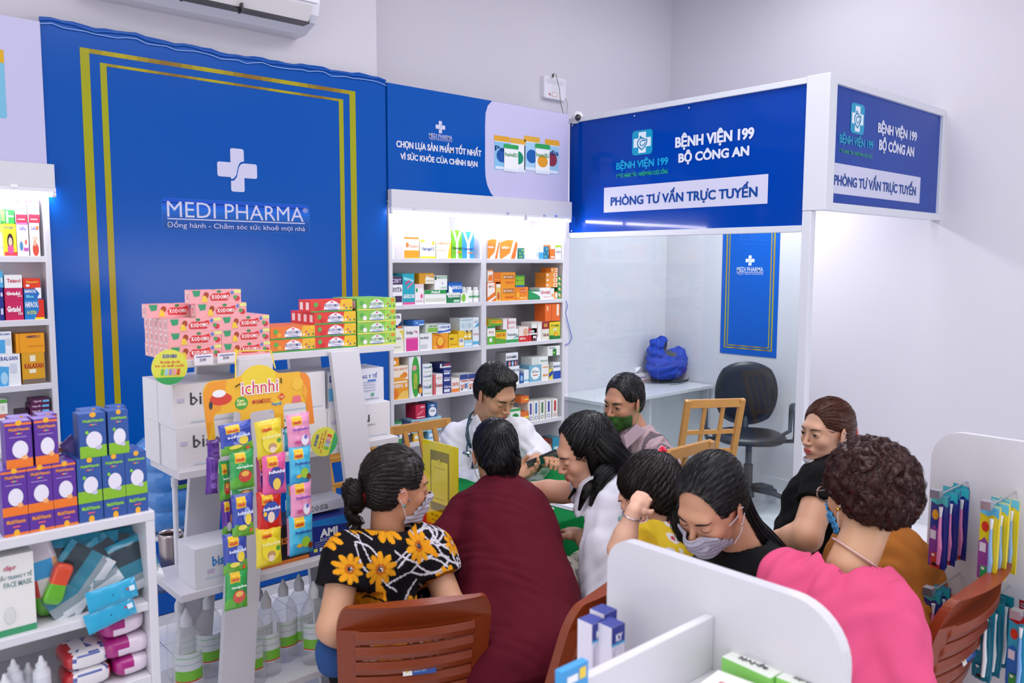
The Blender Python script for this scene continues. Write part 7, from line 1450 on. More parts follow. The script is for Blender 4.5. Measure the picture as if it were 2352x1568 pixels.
def tailcurve(pts, rad, n=26, strands=60, seed=0, spread=.7, fr=None, K=14, core=True, curl=0, rs=.0011):
    """pony tail / loose locks: bundle of strands round a path in world space"""
    rg = np.random.default_rng(seed); pts = np.array(pts, float); t = np.linspace(0, 1, len(pts)); tt = np.linspace(0, 1, K)
    # smooth interpolation
    cs = np.stack([np.interp(tt, t, pts[:, i]) for i in range(3)], 1)
    for _ in range(2): cs[1:-1] = (cs[:-2]+2*cs[1:-1]+cs[2:])/4
    rd = np.interp(tt, np.linspace(0, 1, len(rad)), rad); tg = np.gradient(cs, axis=0); tg /= np.linalg.norm(tg, axis=1, keepdims=True); s_ = np.cross(tg, (.2, .1, 1)); s_ /= np.linalg.norm(s_, axis=1, keepdims=True); u = np.cross(s_, tg); out = []
    if core:
        v, f = tubes(cs[None], rd*.86, 16); e0 = len(v); v = np.concatenate([v, cs[:1], cs[-1:]]); f = f.tolist()+[[e0, (i+1) % 16, i, i] for i in range(16)]+[[e0+1, e0-16+i, e0-16+(i+1) % 16, e0-16+(i+1) % 16] for i in range(16)]; f = [list(dict.fromkeys(q)) for q in f]; out.append((v, f))
    a = rg.uniform(0, 2*math.pi, strands); rr = np.sqrt(rg.uniform(.55, 1.15, strands)); P = cs[None]+(s_[None]*np.cos(a)[:, None, None]+u[None]*np.sin(a)[:, None, None])*(rr[:, None]*rd[None])[..., None]
    if curl: ph = rg.uniform(0, 6, strands)[:, None]; kk = np.arange(K)[None]*curl; P = P+s_[None]*(np.sin(kk+ph)*.004)[..., None]+u[None]*(np.cos(kk+ph)*.004)[..., None]
    out.append(tubes(P, np.full(K, rs)*np.linspace(1, .55, K), 4)); return out
def hairchunks(ts, col): return [(v, f, colr(col)) for v, f in ts]
# ================================================================ PEOPLE
A = at
LB = 42.16
def floor_pt(p, dz=0): return V(p[0], p[1], dz)
# ---- 1 doctor in white coat
fr = Frame(A(1139, 902, 3.58), 180, -31, -6, 1.0); sk = 'cf9a78'
o = dict(jaw=1.08, short=1, thick=.002, line=.028, axis=(0, -.2, 1), eye=0, lip='b5685c', nr=1.12, nk=(0, -.075, -.15), sl=.006, brow=1.25)
def ex(P, d): return smin(d, ell(P, (0, .030, .108), (.056, .042, .018)), .02)
o['extra'] = ex
shA, shB = A(1052, 1008, 3.76), A(1190, 992, 3.72); elA, elB = A(1050, 1118, 3.66), A(1236, 1046, 3.70); wrA, wrB = A(1180, 1086, 3.42), A(1232, 1068, 3.44); pel = A(1085, 1180, 3.98); nck = A(1112, 985, 3.74); o['nkw'] = nck
pel = V(pel[0], pel[1], .56)
ch = []
phc = A(1247, 1056, 3.40)
hA = arm(elA, elA+(wrA-elA)*.5, wrA, (.04, .038, .034, .028), dict(d=A(1238, 1078, 3.36)-wrA, n=A(1230, 1040, 3.30)-wrA, curl=(18, 28, 20), thumb=.8, side=-1), .0036, sk)
hB = arm(elB, elB+(wrB-elB)*.5, wrB, (.04, .038, .032, .028), dict(d=phc-wrB+V(.01, 0, .0), n=V(-.2, -.6, -.5), curl=(45, 50, 35), thumb=.9, side=1), .0036, sk)
root = person('young man in white coat with stethoscope looking down at a phone', [(V(0, 0, 0)[None]*0+fr.c, [], colr(sk))])
bpy.data.objects.remove(root)
def build_person(label, fr, o, sk, hc, arms, **k):
    tail = k.pop('tail', None); holder = bpy.data.objects.new('tmp', None); C.objects.link(holder)
    ch = head(holder, fr, o, sk, hc, tail=tail, **k); kids = list(holder.children); root = person(label, ch+arms)
    for c in kids: c.parent = root
    bpy.data.objects.remove(holder); return root
root = build_person('young man in white coat with stethoscope looking down at a phone', fr, o, sk, '14110f', [hA, hB], strands=1500, h=.0023)
def whitecoat(v, q): return np.tile(colr('e9eaf2'), (len(v), 1))
g = dict(w=1.12, dp=1.0, waist=.15, hip=.17)
_, M, _ = garment(root, 'white_coat', pel, nck, shA, shB, [([shA, elA, elA+(wrA-elA)*.72], (.068, .062, .050)), ([shB, elB, elB+(wrB-elB)*.70], (.066, .060, .048))], g, whitecoat, seed=3, amp=.0045, neckr=.058, h=.006)
# collar flaps, stethoscope, neck of dark tie
F2 = lambda x, y, z, d_: A(x, y, d_)
for nm, P_ in (('collar', [(1075, 965, 3.64), (1096, 950, 3.62), (1120, 1000, 3.52), (1098, 1018, 3.53)]), ('collar', [(1158, 968, 3.58), (1172, 980, 3.62), (1152, 1010, 3.53), (1138, 996, 3.52)])):
    q = MB(); Q = [Vector(A(*p)) for p in P_]; nn = (Q[1]-Q[0]).cross(Q[2]-Q[0]).normalized()*.004; q.add([tuple(p) for p in Q]+[tuple(p+nn) for p in Q], [(0, 1, 2, 3), (7, 6, 5, 4), (0, 4, 5, 1), (1, 5, 6, 2), (2, 6, 7, 3), (3, 7, 4, 0)], 'eeeef4'); q.build(nm, CLOTHM, root, bevel=.003)
q = MB(); q.tube([tuple(A(*p)) for p in ((1118, 962, 3.78), (1092, 940, 3.72), (1080, 952, 3.62), (1073, 985, 3.56), (1077, 1010, 3.53), (1081, 1028, 3.51))], .006, '1c3f50', 10); q.tube([tuple(A(*p)) for p in ((1083, 962, 3.60), (1074, 978, 3.545), (1071, 1000, 3.53), (1077, 1022, 3.51))], .005, '1c3f50', 8)
q.tube([tuple(A(*p)) for p in ((1085, 1018, 3.51), (1092, 1030, 3.50), (1092, 1048, 3.49), (1088, 1060, 3.48))], .005, '24485c', 8); q.tube([tuple(A(*p)) for p in ((1074, 1018, 3.51), (1072, 1034, 3.50), (1076, 1050, 3.49))], .0045, '24485c', 8)
q.tube([tuple(A(*p)) for p in ((1088, 1060, 3.48), (1086, 1075, 3.47))], .008, '202830', 8); q.build('stethoscope_tube', PLAS, root, smooth=True)
q = MB(); q.tube([tuple(A(*p)) for p in ((1073, 1042, 3.49), (1078, 1065, 3.475), (1080, 1082, 3.465))], .0025, 'b8bcc4', 8); q.lathe([(0, 0), (.018, 0), (.02, .006), (.014, .012), (0, .012)], 18, 'b8bcc4', c=tuple(A(1073, 1042, 3.485))); q.build('stethoscope_chest_piece', METAL, root, smooth='auto')
q = MB(); q.tube([tuple(A(*p)) for p in ((1112, 1008, 3.55), (1126, 1018, 3.53), (1148, 1005, 3.53))], .008, '2a2a38', 8, flat=.5); q.build('shirt_collar', CLOTHM, root, smooth=True)
kf = nrm(V(math.sin(math.radians(195)), math.cos(math.radians(195)), 0)); side_ = V(kf[1], -kf[0], 0)
kn = [pel+kf*.42+side_*s*.12 for s in (-1, 1)]; kn = [V(k[0], k[1], .50) for k in kn]; legs(root, pel, kn, [V(k[0], k[1], 0) for k in kn], '2b3348', M=M)
# phone held by the doctor
q = MB(Matrix.Translation(Vector(A(1247, 1054, 3.385)))@Matrix.Rotation(math.radians(-38), 4, 'Z')@Matrix.Rotation(math.radians(-34), 4, 'Y')@Matrix.Rotation(math.radians(-28), 4, 'X'))
q.box(-.038, .038, -.0045, .0045, -.008, .008, '10161c'); q = MB(); q.prism(rrect(-.07, .07, -.036, .036, .009), -.004, .004, '141a22'); q.poly(rrect(-.066, .066, -.032, .032, .006), -.0046, '2a6a78')
ph = q.build('mobile_phone', mat('phone_glass', .1, coat=.8)); ph.location = A(1248, 1057, 3.39); ph.rotation_euler = (math.radians(40), math.radians(-22), math.radians(-35)); tag(ph, 'dark mobile phone with teal edge held by the young man in the white coat', 'phone')

# ---- 2 patient in maroon shirt, seen from behind
fr = Frame(A(1137, 1042, 2.84), 30, -22, 0, .93)
def ponyshort(P, d):
    d = smin(d, ell(P, (0, -.085, .035), (.06, .045, .06)), .03); d = smin(d, cap(P, (0, -.095, .05), (.004, -.105, -.05), .052, .060), .03); return smin(d, cap(P, (.004, -.105, -.05), (.012, -.085, -.12), .060, .034), .03)
o = dict(thick=.004, axis=(0, -.9, .5), extra=ponyshort, noface=1, hb=((-.11, -.19, -.18), (.11, .12, .15)), lip='b06060')
shA, shB = A(1075, 1178, 2.72), A(1200, 1178, 2.64); pel = A(1200, 1480, 2.30); pel = V(pel[0], pel[1], .56); nck = A(1146, 1130, 2.74); o['nkw'] = nck
elA, elB = A(1024, 1245, 2.62), A(1236, 1262, 2.62); wrA, wrB = A(1080, 1215, 2.86), A(1222, 1195, 2.82)
tl = tailcurve([fr.w((0, -.125, .04))[0], fr.w((.0, -.15, -.03))[0], fr.w((.012, -.135, -.12))[0]], [.03, .045, .028], strands=140, seed=4, K=9, core=False)
root = build_person('person in maroon shirt with short black ponytail, back to camera', fr, o, 'c88f70', '0e0c0f', [arm(elB, elB+(wrB-elB)*.5, wrB, (.04, .038, .034, .027), dict(d=A(1230, 1150, 3.0)-wrB, n=(0, 0, -1), curl=(10, 12, 10)), .005, 'c88f70'), arm(elA, elA+(wrA-elA)*.5, wrA, (.04, .038, .034, .027), dict(d=A(1100, 1200, 3.0)-wrA, n=(0, 0, -1), curl=(10, 12, 10), side=-1), .005, 'c88f70')], strands=900, tail=hairchunks(tl, '0e0c0f'), h=.003)
g = dict(w=1.06, dp=1.12, waist=.178, hip=.215, belly=1.1, inf=.008)
def mar(v, q): return np.tile(colr('560f20'), (len(v), 1))
_, M, _ = garment(root, 'maroon_shirt', pel, nck, shA, shB, [([shA, elA, elA+(wrA-elA)*.8], (.066, .060, .046)), ([shB, elB, elB+(wrB-elB)*.8], (.066, .062, .046))], g, mar, m=KNIT, seed=8, amp=.0032, hem=-.10, neckr=.056)
q = MB(); q.tube([tuple(A(*p)) for p in ((1188, 1118, 2.86), (1206, 1122, 2.84), (1226, 1134, 2.80), (1246, 1160, 2.78))], [.012, .024, .026, .012], 'c01428', 10, flat=.5); q.build('red_inner_collar', KNIT, root, smooth=True)
q = MB(); q.tube([tuple(fr.w((.006, -.11, .112))[0]), tuple(fr.w((-.02, -.118, .098))[0])], .002, '14120f', 6); q.tube([tuple(fr.w((.006, -.11, .112))[0]), tuple(fr.w((.028, -.118, .10))[0])], .002, '14120f', 6); q.build('hair_tie', PLAS, root)
mask(root, fr, dict(o), 'e0dfe6')
def skirt(v, q): 
    n_ = np.sin(q[:, 0]*60+3*np.sin(q[:, 1]*30))*np.sin(q[:, 1]*50+q[:, 2]*60); c = np.tile(colr('8c1a1c'), (len(v), 1)); c[n_ > .45] = colr('d8b070'); c[n_ < -.5] = colr('3a0e12'); return c
kf = V(math.sin(math.radians(5)), math.cos(math.radians(5)), 0); sd_ = V(kf[1], -kf[0], 0); kn = [V(*(pel+kf*.40+sd_*s*.12)[:2], .49) for s in (-1, 1)]; legs(root, pel+V(0, 0, -.015), kn, [V(k[0], k[1], 0) for k in kn], '8c1a1c', r=(.10, .085, .07), name='patterned_skirt', colf=skirt, M=M, side=.09)

# ---- 3 woman in flowered blouse
fr = Frame(A(912, 1116, 2.36), 106, -8, -4, .92); HC = '1c1514'
def bun(P, d):
    return smin(d, cap(P, (.0, -.09, -.02), (0, -.108, -.035), .035, .026), .02)
o = dict(thick=.003, axis=(0, -.95, -.25), extra=bun, eye=0, grey=(.03, .10, .9), line=.008, tied=1, my=.020, streak=1.3, hb=((-.11, -.17, -.11), (.11, .13, .15)))
shA, shB = A(796, 1280, 2.24), A(988, 1272, 2.42); pel = V(CH1.location[0]-.03, CH1.location[1]-.03, .56); nck = A(890, 1222, 2.37); o['nkw'] = nck
elA, elB = A(764, 1440, 2.16), A(1040, 1400, 2.36); wrA, wrB = A(838, 1545, 2.36), A(1040, 1480, 2.58)
bc = fr.w((0, -.135, -.035))[0]
bb = []
for k in range(7):
    a = k*.9; c1 = [bc+fr.M[1]*(-.012*math.cos(t+a))*1.0+fr.M[0]*(.028*math.sin(t+a))+fr.M[2]*(.034*math.cos(t*.9+a)) for t in np.linspace(0, 4.5, 6)]; bb += tailcurve(c1, [.020, .024, .018], strands=40, seed=k, K=12)
for k in range(6):
    p0 = bc+fr.M[2]*-.02+fr.M[0]*(.006*(k-2.5)); c1 = [p0, p0+fr.M[2]*-.03+fr.M[1]*-.01, p0+fr.M[2]*-.055+fr.M[1]*(.012+.006*k), p0+fr.M[2]*(-.075-.004*k)+fr.M[1]*(.02*math.sin(k))]; bb += tailcurve(c1, [.009, .010, .005], strands=14, seed=20+k, K=12, curl=.9)
root = build_person('woman in black blouse with orange flowers, seated facing away', fr, o, 'c48c6a', HC, [arm(shA+(elA-shA)*.25, elA, wrA, (.043, .040, .034, .027), dict(d=V(.2, 1, -.1), n=(0, 0, -1)), .005, 'cf9c7c'), arm(shB+(elB-shB)*.25, elB, wrB, (.043, .040, .034, .027), dict(d=V(.2, 1, -.1), n=(0, 0, -1), side=-1), .005, 'cf9c7c')], strands=1500, tail=hairchunks(bb, HC), h=.0024)
FLO = [(-.215, .40, .042), (.215, .40, .04), (-.19, .31, .04), (.20, .30, .04), (-.21, .49, .03), (-.115, .42, .042), (.045, .475, .045), (-.045, .385, .046), (.135, .40, .038), (.03, .315, .046), (-.10, .285, .046), (.165, .50, .032), (-.03, .51, .03), (-.135, .18, .044), (.10, .20, .045), (-.02, .15, .044), (-.10, .07, .044), (.06, .05, .044), (.16, .29, .036), (-.16, .50, .03)]
def floral(v, q):
    c = np.tile(colr('0f0d12'), (len(v), 1)); x, z = q[:, 0], q[:, 2]; fy = q[:, 1]; x = x+np.sign(fy)*0; sgn = np.where(fy < .03, 0., .07); x = x+sgn; z = z+sgn*.5
    for i in range(34):     # white looping leaf outlines
        rg = np.random.default_rng(100+i); cx_, cz_ = rg.uniform(-.19, .19), rg.uniform(-.02, .56); a = rg.uniform(0, 6.28); u = (x-cx_)*math.cos(a)+(z-cz_)*math.sin(a); w_ = -(x-cx_)*math.sin(a)+(z-cz_)*math.cos(a); L_ = rg.uniform(.05, .075); wd = rg.uniform(.018, .03)
        prof = wd*np.clip(1-(u/L_)**2, 0, None); e = np.abs(np.abs(w_)-prof); c[(e < .0028) & (np.abs(u) < L_)] = colr('cfcad4')
        st = np.abs(w_-.35*(u-L_)**2/.1*np.sign(a-3)); c[(st < .0024) & (u > L_) & (u < L_+.07)] = colr('cfcad4')
    for cx_, cz_, r_ in FLO:
        dx, dz = x-cx_, z-cz_; rr = np.hypot(dx, dz); th = np.arctan2(dz, dx)+cx_*20; pet = r_*(.55+.45*np.abs(np.cos(th*5))**.7); m = rr < pet; sh_ = .5+.5*np.cos(th*10); base = colr('e39a1c')*(.82+.18*sh_[:, None]); c[m] = base[m]
        m2 = rr < r_*.34; c[m2] = colr('b8641a'); m3 = (rr < r_*.17); c[m3] = colr('2a2430'); m4 = m3 & ((np.sin(dx*1800)*np.sin(dz*1800)) > .2); c[m4] = colr('d8d0d0')
    for i in range(9):
        rg = np.random.default_rng(300+i); cx_, cz_, a = rg.uniform(-.18, .18), rg.uniform(.0, .54), rg.uniform(0, 6.28); u = (x-cx_)*math.cos(a)+(z-cz_)*math.sin(a); w_ = -(x-cx_)*math.sin(a)+(z-cz_)*math.cos(a); m = (np.abs(w_) < .011*(1-(u/.032)**2)) & (np.abs(u) < .032); c[m] = colr('e09318')
    return c
g = dict(w=1.22, dp=1.0, waist=.158, hip=.17, inf=.008)
_, M, _ = garment(root, 'flowered_blouse', pel, nck, shA, shB, [([shA, shA+(elA-shA)*.42], (.064, .068)), ([shB, shB+(elB-shB)*.44], (.064, .068))], g, floral, m=KNIT, seed=12, amp=.003, hem=-.12, neckr=.082, h=.0034)
mask(root, fr, o, 'b9b6c4', top=-.016, bot=-.112, side=.058, lc='d8d4de')
q = MB(); p = fr.w((-.0, 0, 0))[0]; cc = fr.w((0, -.112, -.03))[0]; R_ = .026
ring = [cc+fr.M[0]*R_*math.cos(t)+fr.M[2]*R_*math.sin(t) for t in np.linspace(0, 2*math.pi, 19)[:-1]]; q.tube([tuple(x) for x in ring], [.009+.002*math.sin(i*2) for i in range(18)], '6a0f1c', 8, closed=True); q.build('hair_band', KNIT, root, smooth=True)
for s in (-1, 1):
    q = MB(); q.ball(tuple(fr.w((s*.081, .002, -.036))[0]), .005, '2f8a78', 10, 8); q.build('earring', METAL if 0 else EYEM, root, smooth=True)
kf = V(math.sin(math.radians(28)), math.cos(math.radians(28)), 0); sd_ = V(kf[1], -kf[0], 0); kn = [V(*(pel+kf*.40+sd_*s*.11)[:2], .50) for s in (-1, 1)]; legs(root, pel+V(0, 0, -.02), kn, [V(*(k+kf*.02)[:2], 0) for k in kn], '16141c', M=M, colf=lambda v, q: floral(v, q@np.array([[1, 0, 0], [0, 0, 1], [0, 1, 0]])+V(0, 0, .2)))
# blue cloth bag on her lap side
Lb = [('c', V(*A(752, 1480, 2.2)), V(*A(762, 1520, 2.2)), .028, .035), ('c', V(*A(756, 1500, 2.18)), V(*A(790, 1525, 2.2)), .03, .03)]
v, f = nets(lambda P: primsdf(Lb, .02)(P)-folds(P, 5, .003), *bounds(Lb, .04), .006); ob = mk('cloth_bag', [(v, f, colr('2f4f86'))], CLOTHM); tag(ob, 'crumpled blue cloth bag beside the flowered blouse', 'bag')

# ---- 4 long haired woman in white
fr = Frame(A(1343, 1035, 2.72), -60, -24, 4, .97); HC = '0c0a0c'
def longh(P, d):
    d = smin(d, cap(P, (0, -.055, -.01), (-.01, -.075, -.10), .066, .062), .03); return d
o = dict(thick=.004, axis=(0, -.55, .8), extra=longh, line=.052, eye=0, noear=0, lip='b4302c', hb=((-.11, -.2, -.18), (.11, .13, .15)), streak=1.2, sl=.012, jaw=.95)
shA, shB = A(1362, 1128, 2.80), A(1448, 1172, 2.56); pel = A(1425, 1390, 2.42); pel = V(pel[0], pel[1], .56); nck = A(1388, 1105, 2.72); o['nkw'] = nck
elA, wrA = A(1290, 1130, 2.84), A(1205, 1122, 2.86); elB, wrB = A(1400, 1260, 2.52), A(1330, 1230, 2.75)
W_ = lambda x, y, z: fr.w((x, y, z))[0]
tl = []
tl += tailcurve([W_(.0, -.05, -.01), A(1392, 1055, 2.72), A(1420, 1092, 2.69), A(1452, 1135, 2.64)], [.06, .066, .058, .03], strands=260, seed=1, K=16)
tl += tailcurve([W_(-.074, .0, .04), W_(-.080, .004, -.03), W_(-.074, .01, -.10), A(1348, 1118, 2.58), A(1330, 1172, 2.58)], [.014, .019, .020, .017, .004], strands=110, seed=2, K=16)
tl += tailcurve([W_(.072, .03, .03), W_(.070, .035, -.04), W_(.060, .04, -.12), A(1306, 1145, 2.72)], [.006, .010, .010, .003], strands=40, seed=3, K=14)
tl += tailcurve([W_(-.070, -.05, .02), W_(-.075, -.06, -.07), A(1385, 1090, 2.60), A(1356, 1162, 2.58)], [.03, .036, .030, .006], strands=150, seed=5, K=14)
tl += tailcurve([W_(-.045, -.05, .05), A(1400, 1035, 2.66), A(1440, 1078, 2.66), A(1476, 1096, 2.70)], [.03, .045, .04, .012], strands=200, seed=6, K=16)
root = build_person('long haired woman in white blouse bending towards the patient', fr, o, 'd8a386', HC, [arm(shA+(elA-shA)*.3, elA, wrA, (.040, .036, .033, .024), dict(d=A(1150, 1130, 2.84)-wrA, n=(0, 0, -1), curl=(15, 20, 15), s=.92), .0045, 'd8a386'), arm(elB, elB+(wrB-elB)*.5, wrB, (.036, .035, .033, .024), dict(d=A(1290, 1200, 2.9)-wrB, n=(0, 0, -1), s=.9), .005, 'd8a386')], strands=1400, tail=hairchunks(tl, HC), h=.0022)
g = dict(w=.92, dp=.9, waist=.125, hip=.16, bust=1)
def wh(v, q): return np.tile(colr('dcdbe8'), (len(v), 1))
_, M, _ = garment(root, 'white_blouse', pel, nck, shA, shB, [([shA, shA+(elA-shA)*.55], (.056, .054)), ([shB, elB, elB+(wrB-elB)*.3], (.058, .056, .05))], g, wh, seed=21, amp=.005, hem=-.02, neckr=.054)
def pants(v, q):
    c = np.tile(colr('d9d3c4'), (len(v), 1)); s_ = .042; gx, gy = v[:, 0]+.3*v[:, 1], v[:, 2]+v[:, 1]*.6; ix, iy = np.floor(gx/s_), np.floor(gy/s_); dx = gx/s_-ix-.5+.15*np.sin(iy*3); dy = gy/s_-iy-.5; r_ = np.hypot(dx, dy); th = np.arctan2(dy, dx)
    c[r_ < .26*np.abs(np.cos(th*2.5))] = colr('5f7f78'); c[(r_ < .07)] = colr('b88a5a'); return c
kn = [A(1300, 1330, 2.66), A(1345, 1310, 2.9)]; legs(root, pel, kn, [V(k[0]+.0, k[1], 0) for k in kn], 'd9d3c4', M=M, colf=pants, side=.08, h=.006, r=(.088, .066, .05), name='floral_trousers')

# ---- 5 man with green mask
fr = Frame(A(1431, 922, 3.74), 268, -12, 3, 1.0); HC = '131112'
o = dict(jaw=1.1, short=0, thick=.001, line=.030, axis=(-.6, .3, .8), eye=.9, gaze=(10, -12), brow=1.5, browc='2c2624', nr=1.05, my=.022, hb=((-.11, -.14, -.11), (.11, .13, .15)), tied=1)
shA, shB = A(1450, 1045, 3.92), A(1508, 1052, 3.62); pel = A(1535, 1190, 3.78); pel = V(pel[0], pel[1], .56); nck = A(1466, 1000, 3.78); o['nkw'] = nck
elB, wrB = A(1475, 1150, 3.52), A(1420, 1130, 3.60); elA, wrA = A(1425, 1120, 3.95), A(1390, 1110, 3.8)
root = build_person('older man in checked shirt wearing a dark green mask', fr, o, 'c08a6c', HC, [arm(elB, elB+(wrB-elB)*.5, wrB, (.04, .038, .034, .027), dict(d=wrB-elB, n=(0, 0, -1)), .006, 'c08a6c'), arm(elA, elA+(wrA-elA)*.5, wrA, (.04, .038, .034, .027), dict(d=wrA-elA, n=(0, 0, -1), side=-1), .006, 'c08a6c')], strands=900, h=.0023)
def plaid(v, q):
    c = np.tile(colr('b79ca2'), (len(v), 1)); x, z = q[:, 0]+q[:, 1]*.6, q[:, 2]
    s1 = (np.abs((x/.085) % 1-.5) < .16); s2 = (np.abs((x/.0375) % 1-.5) < .05); t1 = (np.abs((z/.09) % 1-.5) < .07); c[t1] = c[t1]*.66; c[s2] = c[s2]*.7; c[s1] = colr('3a3644')*.75+c[s1]*.25; return c
_, M, _ = garment(root, 'checked_shirt', pel, nck, shA, shB, [([shA, elA, elA+(wrA-elA)*.3], (.062, .056, .05)), ([shB, shB+(elB-shB)*.95], (.064, .060))], dict(w=1.05, waist=.15, hip=.165, hump=1), plaid, seed=31, amp=.004, neckr=.056, h=.0052)
for P_ in ([(1432, 1000, 3.60), (1462, 972, 3.66), (1484, 990, 3.64), (1440, 1030, 3.56)], [(1420, 1000, 3.70), (1412, 985, 3.78), (1420, 1010, 3.74), (1432, 1022, 3.62)]):
    q = MB(); Q = [Vector(A(*p)) for p in P_]; nn = (Q[1]-Q[0]).cross(Q[2]-Q[0]).normalized()*.005; q.add([tuple(p) for p in Q]+[tuple(p+nn) for p in Q], [(0, 1, 2, 3), (7, 6, 5, 4), (0, 4, 5, 1), (1, 5, 6, 2), (2, 6, 7, 3), (3, 7, 4, 0)], 'a08a94'); q.build('collar', CLOTHM, root, bevel=.004)
mask(root, fr, o, '2f5a1c', top=-.030, bot=-.124, side=.070, pleat=0, off=.005, lc='4a8a2a')
kf = V(math.sin(math.radians(-75)), math.cos(math.radians(-75)), 0); sd_ = V(kf[1], -kf[0], 0); kn = [V(*(pel+kf*.40+sd_*s*.12)[:2], .50) for s in (-1, 1)]; legs(root, pel, kn, [V(*k[:2], 0) for k in kn], '33343c', M=M)

# ---- 6 little girl with raised fist
fr = Frame(A(1492, 1138, 2.44), -22, -30, -4, .98); HC = '150e0c'
def gh(P, d): return smin(d, ell(P, (0, -.07, .05), (.045, .04, .045)), .03)
o = dict(thick=.003, axis=(.25, -.75, .6), extra=gh, eye=0, jaw=.9, streak=1.3, nr=.8, my=.02, tied=1)
shA, shB = A(1478, 1268, 2.36), A(1556, 1262, 2.40); pel = V(*A(1530, 1400, 2.40)[:2], .50); nck = A(1518, 1222, 2.40); o['nkw'] = nck
elA, wrA = A(1426, 1262, 2.26), A(1456, 1172, 2.24); elB, wrB = A(1570, 1330, 2.45), A(1560, 1400, 2.5)
W_ = lambda x, y, z: fr.w((x, y, z))[0]
tl = tailcurve([W_(.02, -.085, .085), A(1548, 1110, 2.42), A(1562, 1150, 2.38), A(1556, 1200, 2.36), A(1560, 1245, 2.34)], [.016, .026, .030, .028, .020], strands=160, seed=7, K=16, curl=.8)
tl += tailcurve([A(1552, 1200, 2.36), A(1566, 1235, 2.34), A(1575, 1265, 2.34)], [.022, .02, .008], strands=60, seed=8, K=10, curl=.9)
root = build_person('little girl in yellow dress with pigtail and raised fist', fr, o, 'dca78c', HC, [arm(shA, elA, wrA, (.033, .034, .028, .021), dict(d=A(1478, 1140, 2.27)-wrA, n=A(1470, 1160, 2.40)-wrA, curl=(80, 85, 60), s=.72, thumb=1.0, side=-1), .0032, 'e0b096'), arm(shB, elB, wrB, (.030, .027, .024, .019), dict(d=wrB-elB, n=(0, 1, 0), s=.62), .0045, 'dca78c')], strands=1100, tail=hairchunks(tl, HC), h=.0024)
def yel(v, q):
    c = np.tile(colr('e8c832'), (len(v), 1)); x, z = q[:, 0]+q[:, 1], q[:, 2]; ix, iz = np.floor(x/.035), np.floor(z/.035); dx, dz = x/.035-ix-.5, z/.035-iz-.5; k = (ix*7+iz*13) % 4; r_ = np.hypot(dx, dz)
    c[(r_ < .28) & (k == 0)] = colr('e07a2a'); c[(r_ < .42) & (k == 2)] = colr('e8e2e4'); c[(r_ < .2) & (k == 1)] = colr('f2f0e8'); c[(r_ < .16) & (k == 2)] = colr('c02a3a'); return c
_, M, _ = garment(root, 'yellow_dress', pel, nck, shA, shB, [([shA, shA+(elA-shA)*.22], (.046, .048)), ([shB, shB+(elB-shB)*.4], (.046, .046))], dict(w=.68, dp=.72, waist=.15, hip=.20, inf=.008), yel, seed=41, amp=.003, neckr=.046, h=.0045)
mask(root, fr, o, '8fc0c0', top=-.018, bot=-.108, side=.056)
q = MB(); bt_ = W_(.02, -.09, .095)
for k in range(7): a = k*.9; q.tube([tuple(bt_), tuple(bt_+fr.M[0]*.02*math.cos(a)+fr.M[2]*.014*math.sin(a)+V(0, 0, .008)), tuple(bt_+fr.M[0]*.03*math.cos(a+.3)+fr.M[2]*.02*math.sin(a+.3))], [.005, .008, .003], 'e0284a', 8, flat=.5)
for k in range(4): a = k*1.57+.4; q.tube([tuple(bt_), tuple(bt_+fr.M[0]*.034*math.cos(a)+fr.M[2]*.016*math.sin(a)+V(0, 0, .01)), tuple(bt_+fr.M[0]*.030*math.cos(a+.5)+fr.M[2]*.03*math.sin(a+.5)), tuple(bt_)], .0022, 'ece6ea', 6)
q.build('hair_bow', KNIT, root, smooth=True)
q = MB(); d_ = nrm(wrA-elA); s1 = nrm(np.cross(d_, (1, .2, 0))); s2 = np.cross(d_, s1); c_ = elA+(wrA-elA)*.86; q.tube([tuple(c_+s1*.026*math.cos(t)+s2*.026*math.sin(t)) for t in np.linspace(0, 6.28, 25)[:-1]], .0022, 'c8c4cc', 8, closed=True); q.build('bracelet', METAL, root, smooth=True)
kn = [V(*(pel+V(0, .05, 0)+M[0]*s*.06)[:2], .28) for s in (-1, 1)]; legs(root, pel, kn, [V(*k[:2], 0) for k in kn], 'dca78c', r=(.07, .045, .035), name='leggings', M=M, side=.055)

# ---- 7 woman with white mask and ponytail looking down
fr = Frame(A(1632, 1156, 2.13), 270, -34, 6, 1.02); HC = '100e10'
def pt(P, d): return smin(d, cap(P, (0, -.095, .0), (0, -.12, -.02), .035, .024), .025)
o = dict(thick=.002, axis=(0, -.98, -.1), extra=pt, eye=0, grey=(.08, .09, .5), line=.040, my=.024, hb=((-.11, -.17, -.11), (.11, .13, .15)), tied=1, nk=(0, -.075, -.15), streak=1.0)
W_ = lambda x, y, z: fr.w((x, y, z))[0]
shA, shB = A(1625, 1330, 2.32), A(1800, 1325, 2.10); pel = V(*A(1760, 1500, 2.25)[:2], .56); nck = A(1712, 1262, 2.22); o['nkw'] = nck
elA, wrA = A(1590, 1430, 2.2), A(1520, 1420, 2.3); elB, wrB = A(1800, 1480, 2.0), A(1700, 1500, 2.1)
tl = tailcurve([W_(0, -.115, -.015), A(1712, 1200, 2.20), A(1745, 1240, 2.22), A(1785, 1275, 2.24), A(1800, 1320, 2.26)], [.022, .034, .040, .036, .02], strands=260, seed=17, K=16)
root = build_person('woman with white mask and long ponytail looking down', fr, o, 'd09a7a', HC, [arm(elA, elA+(wrA-elA)*.5, wrA, (.04, .038, .034, .027), None, .006, 'd09a7a'), arm(elB, elB+(wrB-elB)*.5, wrB, (.04, .038, .034, .027), None, .006, 'd09a7a')], strands=1500, tail=hairchunks(tl, HC), h=.0022)
